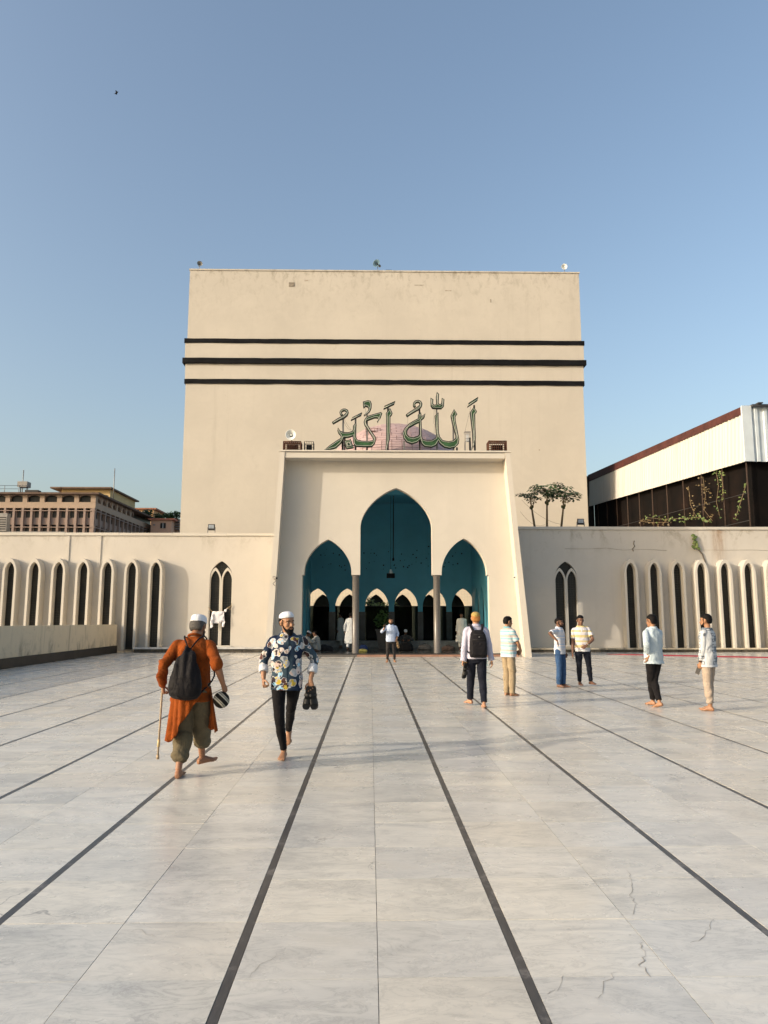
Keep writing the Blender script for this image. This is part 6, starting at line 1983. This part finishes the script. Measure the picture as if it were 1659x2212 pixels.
# walking stick
ws = attach(A, 'walking_stick', 'thin bamboo walking stick in the left hand of the person in orange', 'stick')
s_top = A.wr[-1] + Vector((-0.005, 0.0, -0.05)); s_bot = q_.at(340.5, 1640, -0.02)
s_bot.z = max(s_bot.z, 0.015)
BAM = simple('bamboo_stick', (0.30,0.235,0.16), 0.6, 0.25, 20)
dd = (s_bot - s_top)
MB().tube([s_top - dd*0.12, s_top.lerp(s_bot, 0.5), s_bot], [0.011,0.0105,0.0095], n=10).build('shaft', BAM, ws)
MB().tube([s_bot - dd.normalized()*0.045, s_bot], [0.014,0.016], n=10).build('rubber_tip', simple('tan_rubber', (0.36,0.27,0.17), 0.8, 0.1, 9), ws)
c_ = s_top.lerp(s_bot, 0.72)
MB().tube([c_, c_ + dd.normalized()*0.075], [0.0145,0.0145], n=10).build('tape_band', simple('yellow_tape', (0.52,0.40,0.20), 0.6, 0.1, 9), ws)
# striped cap carried in the right hand
cp = attach(A, 'striped_cap', 'black and cream striped knit cap held by the person in orange', 'cap')
t = NT('striped_knit')
sp = t.new('SeparateXYZ'); t.l.new(t.coord('Object', rot=(0.4, -0.7, 0.5)), sp.inputs[0])
fz = t.math('FRACT', t.math('MULTIPLY', sp.outputs[2], 15.0))
t.col(t.ramp(fz, [(0.0,(0.012,0.012,0.011)), (0.42,(0.48,0.44,0.35)), (0.60,(0.10,0.10,0.08)), (0.70,(0.36,0.33,0.26)), (0.86,(0.012,0.012,0.011))], 'CONSTANT')); t.rough(0.9, 0.1)
hc = q_.at(477.5, 1511, -0.06)
S_ = Solid(); Mr = Euler((R(60), R(-25), R(10))).to_matrix().to_4x4(); Mr.translation = hc
prof = [(0.078,-0.045),(0.083,-0.02),(0.080,0.02),(0.066,0.048),(0.040,0.062),(0.012,0.066),(0.001,0.066),(0.001,0.058),(0.034,0.052),(0.058,0.036),(0.070,0.012),(0.073,-0.02),(0.070,-0.045),(0.078,-0.045)]
S_.lathe(prof, mat=Mr, n=30); o_ = S_.build('knit_shell', t.m, cp)

# ---- person in the printed shirt walking towards the camera
q_ = Poser(616, 1637, R(180), 1.72)
PRINT = printed(); LINING = cloth('pale_shirt_lining', (0.52,0.54,0.57), 0.08)
B = Person('bearded person in a white cap and navy printed shirt walking towards the camera', q_.loc, q_.rz, 1.72, pelvis=(0.0,0.0,0.905), lean=-0.01, twist=0.12, hips=0.05,
           head=(0.52,-0.04,0.06), rw=q_.at(569.5, 1466, -0.05), lw=q_.at(671, 1468, -0.02), rpole=(0.6,-1,0), lpole=(-0.9,-0.8,0),
           rhand=dict(palm=(-1,-0.2,0), thumb=(0,1,0), curl=0.85), lhand=dict(palm=(0.3,1,0), thumb=(1,0.3,0), curl=0.55, dir=(-0.10,0.05,-1)),
           ra=q_.foot(613, 1638), la=q_.foot(621, 1618, 0.15), rf=(R(-4),0.0), lf=(R(-6),-0.75), sk='b', voxel=0.0055)
make_body(B, beard=(0.055, HAIR, 0.004), hair=(HAIR, 0.0, 0.07))
make_cap(B, WHITECAP, z0=0.166, h=0.080, tilt=0.12, flat=False)
make_shirt(B, PRINT, hem=0.80, sleeve=0.80, loose=0.016, seed=9, placket=(PRINT,'shirt'), cuff=(LINING, 0.085), flare=0.008)
make_pants(B, BLACKCLOTH, hem=0.05, loose=0.004, wide=-0.004, seed=10, amp=0.005)
hb = B.wr[-1] + Vector((-0.012, 0.045, -0.085))
SANDAL = simple('black_sandal_rubber', (0.010,0.010,0.010), 0.45, 0.3, 20)
def sandal(p, name, label, c, along, across, nrm, mat, L=0.27, Wd_=0.047, group=None, straps=True):
    """open sandal: shaped sole with heel, cross straps"""
    t_ = attach(p, name, label, 'sandal', group)
    a, b, n_ = Vector(along).normalized(), Vector(across).normalized(), Vector(nrm).normalized()
    outl = [(-0.5,0.55),(-0.42,0.80),(-0.2,0.78),(0.0,0.76),(0.2,0.95),(0.35,1.0),(0.46,0.75),(0.5,0.35)]
    lp = [(x*L, w*Wd_) for x, w in outl] + [(x*L, -w*Wd_) for x, w in reversed(outl)]
    mb_ = MB(); mb_.prism([lp], -0.012, 0.012, f=lambda x, d, y: Vector(c) + a*x + b*y + n_*d)
    mb_.build('sole', mat, t_, fix=True)
    if straps:
        for x0 in (0.10, 0.20, -0.12):
            pts_ = [Vector(c) + a*(x0*L) + b*(Wd_*math.cos(th)) + n_*(0.012 + 0.048*math.sin(th)) for th in [PI*k/8 for k in range(9)]]
            mb_ = MB()
            for k in range(8):
                p0, p1 = pts_[k], pts_[k+1]; w = a*0.014; o2 = n_*0.004
                mb_.add([p0-w, p0+w, p1+w, p1-w, p0-w+o2, p0+w+o2, p1+w+o2, p1-w+o2], [(0,3,2,1),(4,5,6,7),(0,1,5,4),(2,3,7,6),(1,2,6,5),(3,0,4,7)])
            mb_.build('strap', mat, t_)
    return t_
for k, (dx, tl) in enumerate(((0.042, 0.14), (-0.030, -0.10))):
    sandal(B, 'sandal', ['black sandal hanging from the hand of the printed-shirt person, nearer the leg', 'black sandal hanging from the hand of the printed-shirt person, outer one'][k],
           hb + Vector((dx, 0.0, -0.12)), (tl, 0.05, -1), (1, 0.25, tl), (0.2 if k else -0.2, 1, 0.05), SANDAL, 0.27, 0.045, 'sandals held by the printed-shirt person')

# ---- person with raised phone near the portal
q_ = Poser(844.5, 1436, R(180), 1.60)
SKY = cloth('pale_blue_shirt_cloth', (0.40,0.47,0.61), 0.08)
C = Person('bearded person in a pale blue shirt holding up a phone before the portal', q_.loc, q_.rz, 1.60, pelvis=(0,0,0.92), head=(0.0,0.0,0.0),
           rw=q_.at(830.5, 1357, -0.34), lw=q_.at(857.5, 1380, -0.05), rpole=(0.9,-0.2,-1), lpole=(-0.4,-1,0),
           rhand=dict(dir=(0.0,0.12,1), palm=(-0.3,0.95,0), thumb=(-1,0,0), curl=0.55), lhand=dict(palm=(1,0,0), thumb=(0,1,0), curl=0.6),
           ra=q_.foot(836.5, 1434.5), la=q_.foot(852.5, 1434.5), rf=(R(-12),0), lf=(R(16),0), sk='b', voxel=0.010)
make_body(C, beard=(0.015, HAIR, 0.004), hair=(HAIR, 0.008, 0.07))
make_shirt(C, SKY, hem=0.84, sleeve=0.80, loose=0.016, seed=12, placket=(SKY,'shirt'))
make_pants(C, cloth('charcoal_jeans', (0.035,0.032,0.032), 0.2), hem=0.10, loose=0.004, wide=-0.002, seed=13)
ph_ = attach(C, 'phone', 'black phone raised in the hand of the person before the portal', 'phone')
h_ = C.wr[1] + Vector((-0.01, 0.055, 0.095))
mb = MB(); mb.obox(h_, (0.037,0,0), (0,0.005,0), (0,0.01,0.075)); mb.build('case', M['black'], ph_)
mb = MB(); mb.obox(h_ + Vector((0.018,0.0062,0.05)), (0.012,0,0), (0,0.002,0), (0,0,0.015)); mb.build('camera_bump', M['lens'], ph_)
sandal(C, 'sandal', 'tan leather sandal held low by the person with the raised phone', C.wr[-1] + Vector((-0.03,0.02,-0.20)), (-0.18,0.1,-1), (1,0.3,-0.15), (0.2,1,0), simple('tan_leather', (0.30,0.19,0.09), 0.7, 0.2, 20), 0.27, 0.045)

# ---- person with the black backpack walking away
q_ = Poser(1031, 1527, R(2), 1.74)
LILAC = cloth('pale_lilac_shirt_cloth', (0.43,0.42,0.51), 0.07)
D = Person('person with orange hair, patterned cap and black backpack walking away', q_.loc, q_.rz, 1.74, pelvis=(0,0,0.92), lean=0.02, head=(-0.10,0.03,0.0),
           rw=q_.at(1062, 1428, 0.0), lw=q_.at(1000.5, 1428, -0.05), rpole=(0.9,-0.7,0), lpole=(-0.9,-0.7,0),
           rhand=dict(palm=(-1,0,0), thumb=(0,1,0), curl=0.40), lhand=dict(palm=(0.9,-0.4,0), thumb=(0.3,1,0), curl=0.75),
           la=q_.foot(1016, 1523), ra=q_.foot(1046, 1529, 0.088), lf=(R(30),0), rf=(R(-8),-0.05), sk='d', voxel=0.0075, slim=1.05)
make_body(D, hair=(HENNA, 0.0, 0.055))
t = NT('yellow_patterned_cap')
v_ = t.new('TexVoronoi'); v_.inputs['Scale'].default_value = 34; t.l.new(t.coord('Object'), v_.inputs['Vector'])
t.col(t.ramp(v_.outputs['Distance'], [(0.0,(0.12,0.09,0.03)), (0.30,(0.33,0.23,0.06)), (0.6,(0.38,0.29,0.11)), (0.8,(0.16,0.12,0.05))])); t.rough(0.8, 0.2)
make_cap(D, t.m, z0=0.150, h=0.086, tilt=0.05, flat=False)
make_shirt(D, LILAC, hem=0.86, sleeve=1.0, loose=0.016, seed=15, cuff=(LILAC, 0.06))
make_pants(D, NAVY, hem=0.02, loose=0.010, wide=0.004, seed=16)
bp_ = attach(D, 'backpack', 'black laptop backpack worn over the lilac shirt', 'backpack')
S_ = Solid(); rows = []
for (z, hw, dp, off) in ((0.89,0.130,0.05,0.19),(0.905,0.150,0.075,0.20),(0.95,0.158,0.088,0.205),(1.08,0.158,0.090,0.208),(1.20,0.152,0.085,0.205),(1.29,0.135,0.072,0.195),(1.345,0.105,0.055,0.180),(1.375,0.06,0.032,0.168)):
    f = D.frame(z); rows.append((f.pos - f[2]*off, f[1]*hw, f[2]*dp, 1.0))
S_.loft(rows, n=28, power=3.2)
PACK = cloth('black_pack_fabric', (0.013,0.012,0.014), 0.25, 0.65)
fuse('pack', S_, PACK, bp_, voxel=0.008, smooth=2, wrinkle=folds(30, 0.004))
S_ = Solid(); f = D.frame(1.02)
S_.loft([(D.frame(z).pos - D.frame(z)[2]*(0.285), D.frame(z)[1]*w, D.frame(z)[2]*d, 1.0) for z, w, d in ((0.93,0.10,0.012),(0.945,0.125,0.026),(1.06,0.130,0.030),(1.155,0.125,0.026),(1.17,0.10,0.012))], n=24, power=3.4)
fuse('front_pocket', S_, PACK, bp_, voxel=0.008, smooth=2)
for (z, w) in ((1.20, 0.105), (1.29, 0.085)):
    f = D.frame(z); off = 0.292 if z < 1.25 else 0.266
    MB().tube([f.pos - f[2]*off - f[1]*w, f.pos - f[2]*(off+0.004), f.pos - f[2]*off + f[1]*w], 0.004, n=6).build('zip', M['darkmetal'], bp_)
f = D.frame(1.25); mb = MB(); mb.obox(f.pos - f[2]*0.290 + f[1]*0.005, f[1]*0.010, f[2]*0.006, f[3]*0.011); mb.build('badge', M['metal'], bp_)
for sg in (1, -1):
    S_ = Solid(); F_ = D.frame
    S_.limb([F_(1.33).pos - F_(1.33)[2]*0.165 + F_(1.33)[1]*sg*0.065, F_(1.41).pos - F_(1.41)[2]*0.118 + F_(1.41)[1]*sg*0.098, F_(1.42).pos + F_(1.42)[1]*sg*0.116 + F_(1.42)[3]*0.05, F_(1.40).pos + F_(1.40)[2]*0.105 + F_(1.40)[1]*sg*0.120, F_(1.25).pos + F_(1.25)[2]*0.138 + F_(1.25)[1]*sg*0.135, F_(1.05).pos + F_(1.05)[2]*0.03 + F_(1.05)[1]*sg*0.190, F_(0.96).pos - F_(0.96)[2]*0.15 + F_(0.96)[1]*sg*0.150], [0.022,0.024,0.024,0.024,0.020,0.014,0.012], n=12, flat=(F_(1.4)[2]*0.6 + F_(1.4)[3]*0.8, 0.45))
    S_.build('shoulder_strap', PACK, bp_)
sandal(D, 'shoe', 'black shoe dangling from the left hand of the backpack wearer', D.wr[-1] + Vector((0.02,-0.02,-0.19)), (-0.10,0.15,-1), (0.8,0.6,0), (0.6,-0.8,0.1), SANDAL, 0.28, 0.05)
mb = MB(); hh_ = D.wr[-1] + Vector((0.035, 0.0, -0.10)); mb.obox(hh_, (0.028,0.01,0), (0,0.012,0), (0.005,0,0.065))
o_ = attach(D, 'folded_paper', 'small tan folded packet in the left hand of the backpack wearer', 'packet'); mb.build('packet', simple('tan_card', (0.35,0.20,0.08), 0.8, 0.2, 20), o_)

# ---- heavy person in the turquoise striped polo, seen from behind right
q_ = Poser(1100, 1503, R(-62), 1.63)
TURQ = striped('turquoise_striped_knit', [(0.0,(0.46,0.48,0.50)), (0.22,(0.22,0.41,0.45)), (0.42,(0.45,0.46,0.47)), (0.62,(0.45,0.36,0.30)), (0.80,(0.28,0.44,0.48))], 0.155, 0.88, (0.875, (0.56,0.56,0.58)))
E = Person('stout person in a turquoise and white striped polo and khaki trousers', q_.loc, q_.rz, 1.63, pelvis=(0,0,0.945), lean=-0.03, head=(-0.10,-0.12,0), belly=0.065, slim=1.10,
           rw=(0.13,0.25,0.955), lw=(-0.06,0.265,0.93), rpole=(1,-0.6,0), lpole=(-1,-0.6,0),
           rhand=dict(dir=(-0.85,0.35,-0.45), palm=(-0.2,-1,0), thumb=(0,0,1), curl=0.5), lhand=dict(dir=(0.85,0.35,-0.4), palm=(0.2,-1,0), thumb=(0,0,1), curl=0.5),
           ra=(0.085,0.02,0.085), la=(-0.085,0.0,0.085), rf=(R(-8),0), lf=(R(14),0), sk='b', voxel=0.0075)
make_body(E, hair=(HAIR, 0.004, 0.062))
make_shirt(E, TURQ, hem=0.82, sleeve=0.40, loose=0.018, seed=18, collar_mat=cloth('turquoise_collar', (0.20,0.40,0.44), 0.1), amp=0.005, flare=0.01)
make_pants(E, cloth('khaki_trouser_cloth', (0.29,0.225,0.145), 0.10), hem=-0.03, loose=0.012, wide=0.010, seed=19, amp=0.008)

# ---- two people talking by the right wing
q_ = Poser(1212, 1484.5, R(-128), 1.60)
WB = striped('white_blue_striped_knit', [(0.0,(0.50,0.51,0.55)), (0.30,(0.38,0.46,0.57)), (0.48,(0.64,0.58,0.56)), (0.62,(0.38,0.46,0.58)), (0.80,(0.52,0.52,0.55))], 0.20, 0.92, (0.93, (0.57,0.57,0.59)))
F = Person('person in a white and pale blue polo and jeans with one elbow raised', q_.loc, q_.rz, 1.60, pelvis=(0,0,0.945), lean=-0.02, head=(0.10,0.0,0.0),
           rw=q_.at(1203.5, 1384, -0.36), lw=(-0.24,0.04,0.82), rpole=q_.dirl((-1,-0.1,0.55)), lpole=(-0.4,-1,0),
           rhand=dict(dir=q_.dirl((0.25,-0.1,-1)), palm=q_.dirl((-1,0.2,-0.2)), thumb=q_.dirl((0,-1,0)), curl=0.30), lhand=dict(palm=(1,0,0), thumb=(0,1,0), curl=0.4),
           ra=(0.07,-0.02,0.085), la=(-0.075,0.03,0.085), rf=(R(-6),0), lf=(R(10),0), sk='c', voxel=0.0085)
make_body(F, beard=(0.0, HAIR, 0.001), hair=(HAIR, -0.006, 0.075))
make_shirt(F, WB, hem=0.80, sleeve=0.40, loose=0.014, seed=22, placket=(cloth('white_placket', (0.57,0.57,0.58), 0.05),'polo'), amp=0.005)
make_pants(F, cloth('blue_denim', (0.035,0.075,0.16), 0.25), hem=-0.01, loose=0.012, wide=0.008, seed=23, amp=0.008)
q_ = Poser(1264, 1484.5, R(172), 1.68)
YB_ = striped('white_yellow_striped_knit', [(0.0,(0.50,0.49,0.53)), (0.20,(0.52,0.43,0.22)), (0.46,(0.51,0.49,0.53)), (0.62,(0.62,0.58,0.58)), (0.74,(0.52,0.44,0.25)), (0.92,(0.50,0.49,0.53))], 0.24, 0.885, (0.885, (0.57,0.57,0.59)))
Gp = Person('person in a white and yellow striped polo and black trousers leaning to one side', q_.loc, q_.rz, 1.68, pelvis=(0.03,0,0.915), side=0.10, lean=-0.04, head=(0.12,-0.12,-0.12),
           rw=q_.at(1236.5, 1416, -0.02), lw=q_.at(1267.5, 1394.5, -0.22), rpole=(0.3,-1,0), lpole=(-1,-0.35,0),
           rhand=dict(palm=(-1,0,0), thumb=(0,1,0), curl=0.35), lhand=dict(dir=(0.85,0.15,-0.45), palm=(0.1,-1,0), thumb=(0,0,1), curl=0.6),
           ra=q_.foot(1252.5, 1482), la=q_.foot(1277, 1482), rf=(R(6),0), lf=(R(38),0), sk='c', voxel=0.0085, belly=0.015)
make_body(Gp, hair=(HAIR, 0.010, 0.07))
make_shirt(Gp, YB_, hem=0.85, sleeve=0.38, loose=0.014, seed=25, placket=(cloth('white_placket_b', (0.57,0.57,0.58), 0.05),'polo'), amp=0.005)
make_pants(Gp, NAVY, hem=0.03, loose=0.008, wide=0.000, seed=26)
S_ = Solid(); dw = (Gp.wr[-1]-Gp.elb[-1]).normalized(); c_ = Gp.wr[-1] - dw*0.03
Q_ = dw.to_track_quat('Z', 'Y').to_matrix().to_4x4(); Q_.translation = c_
S_.lathe([(0.034,-0.012),(0.037,-0.010),(0.037,0.010),(0.034,0.012)], mat=Q_, n=20); S_.build('wristwatch', simple('watch_metal', (0.5,0.45,0.35), 0.3, 0.1, 8, metal=0.8), Gp.root)

# ---- person in the light blue shirt strolling with a hand behind the back
q_ = Poser(1419, 1527, R(26), 1.69)
AQUA = cloth('light_aqua_shirt_cloth', (0.40,0.475,0.52), 0.07)
Hp = Person('person in a loose light blue shirt and black trousers with hands behind the back', q_.loc, q_.rz, 1.69, pelvis=(-0.02,0,0.915), lean=-0.02, twist=-0.08, head=(0.10,-0.06,0.0),
           rw=q_.at(1402.5, 1418, -0.12), lw=q_.at(1399.5, 1413, -0.10), rpole=(1,-0.6,-0.1), lpole=(-1,-0.9,0.1),
           rhand=dict(dir=q_.dirl((-0.4,0,-1)), palm=(0,1,0), thumb=(-1,0,0), curl=0.5), lhand=dict(dir=q_.dirl((0.7,0,-1)), palm=(0,-1,0), thumb=(1,0,0), curl=0.5),
           la=q_.foot(1411, 1524.5), ra=q_.foot(1425, 1528.5, 0.10), lf=(R(10),0), rf=(R(8),-0.25), sk='b', voxel=0.0075)
make_body(Hp, hair=(HAIR, 0.010, 0.062))
make_shirt(Hp, AQUA, hem=0.80, sleeve=0.93, loose=0.022, seed=28, amp=0.010, flare=0.02)
make_pants(Hp, BLACKCLOTH, hem=0.08, loose=0.008, wide=0.002, seed=29)

# ---- person in the grey block print shirt, rightmost
q_ = Poser(1537, 1535.5, R(42), 1.67)
Ip = Person('person in a grey and white block print shirt and beige trousers, rightmost in the yard', q_.loc, q_.rz, 1.67, pelvis=(0,0,0.945), lean=-0.02, head=(0.05,-0.05,0.0),
           rw=(0.20,0.16,0.84), lw=q_.at(1512, 1442, -0.05), rpole=(0.8,-1,0), lpole=(-0.6,-1,0),
           rhand=dict(dir=(-0.2,0.4,-1), palm=(-1,0,0), thumb=(0,1,0), curl=0.4), lhand=dict(dir=(0.1,0.25,-1), palm=(1,0,0), thumb=(0,1,0), curl=0.6),
           ra=(0.07,0.05,0.085), la=(-0.07,-0.02,0.085), rf=(R(-4),0), lf=(R(8),0), sk='b', voxel=0.0075)
make_body(Ip, beard=(0.01, HAIR, 0.003), hair=(HAIR, 0.010, 0.062))
make_shirt(Ip, blockprint(), hem=0.76, sleeve=0.92, loose=0.020, seed=31, amp=0.007, flare=0.010, collar=False)
make_pants(Ip, cloth('beige_trouser_cloth', (0.34,0.275,0.22), 0.08), hem=0.12, loose=0.010, wide=0.006, seed=32)
S_ = Solid(); dw = (Ip.wr[-1]-Ip.elb[-1]).normalized(); Q_ = dw.to_track_quat('Z', 'Y').to_matrix().to_4x4(); Q_.translation = Ip.wr[-1] - dw*0.02
S_.lathe([(0.033,-0.010),(0.036,-0.008),(0.036,0.008),(0.033,0.010)], mat=Q_, n=20); S_.build('wristband', M['black'], Ip.root)
o_ = attach(Ip, 'phone', 'dark phone held low by the person in the block print shirt', 'phone')
mb = MB(); c_ = Ip.wr[-1] + Vector((0.03, 0.06, -0.14)); mb.obox(c_, (0.006,0,0), (0,0.034,0.015), (0,-0.03,0.068)); mb.build('case', M['darkmetal'], o_)
mb = MB(); mb.obox(c_ + Vector((0.0075,0,0)), (0.0015,0,0), (0,0.031,0.014), (0,-0.028,0.062)); mb.build('screen', M['black'], o_)

# ---- people inside the porch
ROBE = cloth('white_robe_cloth', (0.62,0.62,0.60), 0.06)
GREYROBE = cloth('grey_robe_cloth', (0.38,0.38,0.36), 0.1)
def inside(px, py, Y, rz, H, label, robe, sk='c', cap=False, hem=0.32, **kw):
    w = P(px, py, Y)
    p = Person(label, (w.x, Y, zFloor + 0.002), rz, H, sk=sk, voxel=0.012, **kw)
    make_body(p, hair=(HAIR, 0.0, 0.065), face=False)
    make_shirt(p, robe, hem=hem, sleeve=1.0, loose=0.026, seed=int(px), flare=0.05, amp=0.01, name='robe', collar=False)
    make_pants(p, robe, hem=0.06, loose=0.015, wide=0.012, seed=int(py))
    if cap: make_cap(p, WHITECAP)
    return p
inside(757, 1400, 34.2, R(-20), 1.70, 'person in a long white robe walking behind the left column', ROBE, rw=(0.25,0.05,0.85), lw=(-0.26,-0.05,0.85), ra=(0.08,0.12,0.085), la=(-0.08,-0.14,0.10), pelvis=(0,0,0.91), lean=0.06)
inside(736, 1390, 37.0, R(60), 1.68, 'person in a pale robe deeper in the porch left of the left column', GREYROBE, ra=(0.09,0.1,0.085), la=(-0.09,-0.1,0.085))
inside(998, 1400, 35.0, R(175), 1.66, 'standing person in a white robe in the right arch of the porch', ROBE, beard=None) if False else inside(998, 1400, 35.0, R(175), 1.66, 'standing person in a white robe in the right arch of the porch', ROBE)
def sitter(px, Y, rz, label, robe, cap, sk='c', H=1.66):
    w = P(px, 1390, Y)
    p = Person(label, (w.x, Y, zFloor + 0.002), rz, H, sk=sk, voxel=0.012, pelvis=(0,-0.05,0.14), lean=0.28, head=(0.1,-0.2,0),
               rw=(0.20,0.34,0.40), lw=(-0.20,0.34,0.40), rpole=(1,-0.3,-0.3), lpole=(-1,-0.3,-0.3), ra=(0.13,0.40,0.085), la=(-0.13,0.40,0.085), rk=(0.25,0.3,1), lk=(-0.25,0.3,1))
    make_body(p, hair=(HAIR, 0.0, 0.065), face=False)
    make_shirt(p, robe, hem=0.82, sleeve=1.0, loose=0.024, seed=int(px), amp=0.009, collar=False)
    make_pants(p, robe, hem=0.10, loose=0.016, wide=0.014, seed=int(px)+1)
    if cap: make_cap(p, WHITECAP)
    return p
sitter(662, 33.0, R(-70), 'seated person in a white cap at the left edge of the porch', GREYROBE, True)
sitter(684, 33.6, R(75), 'seated person facing the white-capped sitter in the left arch', GREYROBE, False)
sitter(876, 36.3, R(180), 'seated person in dark clothes and white cap at the back of the middle arch', cloth('dark_robe_cloth', (0.05,0.05,0.05), 0.2), True)

# ---- things on the porch floor
w = P(827, 1377, 35.5)
t = empty('stone_planter', (w.x, 35.5, zFloor), 'tall tapered dark stone planter beside the person with the phone', 'planter')
mb = MB(); r0, r1, h0 = 0.20, 0.33, 0.92
mb.lathe([(r0*1.2,0.0),(r0*1.41,0.0),(r1*1.41,h0*0.93),(r1*1.52,h0*0.93),(r1*1.52,h0),(r1*1.28,h0),(r1*1.22,h0-0.12),(0.001,h0-0.12)], mat=Matrix.Translation((w.x,35.5,zFloor+0.002)) @ Matrix.Rotation(PI/4,4,'Z'), n=4, smooth=False)
mb.build('pot', simple('dark_stone_pot', (0.06,0.055,0.05), 0.7, 0.3, 14, bump=0.4), t)
leaf_cloud('foliage', (w.x, 35.5, zFloor+1.35), (0.42,0.35,0.48), 240, M['leaf'], t, 77, (0.05,0.12))
def floor_bag(px, Y, size, col, label, seed):
    w = P(px, 1395, Y)
    t = empty('floor_bag', (w.x, Y, zFloor), label, 'bag', 'bags on the porch floor')
    sx, sy, sz = size
    S_ = Solid(); S_.loft([(Vector((w.x,Y,zFloor+0.004 + sz*f)), Vector((sx*g,0,0)), Vector((0,sy*g,0)), 1.0) for f, g in ((0.0,0.92),(0.12,1.0),(0.5,0.97),(0.8,0.78),(0.95,0.45),(1.0,0.2))], n=18, power=2.8)
    base = Vector(t.location)
    S_.v = [tuple(Vector(v) - base) for v in S_.v]
    ORG[t.name] = Vector((0,0,0))
    fuse('sack', S_, cloth('bag_cloth_%d' % seed, col, 0.2), t, voxel=0.014, smooth=2, wrinkle=folds(seed, 0.012))
    MB().tube([(-sx*0.4,0,sz*0.85),(-sx*0.15,0,sz*1.12),(sx*0.15,0,sz*1.12),(sx*0.4,0,sz*0.85)], 0.012, n=6).build('handle', M['black'], t)
floor_bag(877, 34.0, (0.33,0.2,0.36), (0.012,0.012,0.013), 'black rounded bag on the porch floor in the middle arch', 41)
floor_bag(917, 34.6, (0.32,0.2,0.24), (0.12,0.11,0.10), 'low grey bundle on the porch floor left of the right column', 42)
floor_bag(700, 34.2, (0.42,0.2,0.22), (0.03,0.03,0.032), 'flat dark bundle on the porch floor in the left arch', 43)
floor_bag(785, 33.6, (0.20,0.16,0.26), (0.03,0.05,0.13), 'blue bag on the porch floor beside the left column', 44)
floor_bag(784, 32.6, (0.20,0.14,0.12), (0.45,0.40,0.12), 'small yellow bag on the porch floor by the left column', 45)
floor_bag(968, 34.3, (0.30,0.2,0.20), (0.10,0.07,0.06), 'brown bundle on the porch floor in the right arch', 46)
finish_people()
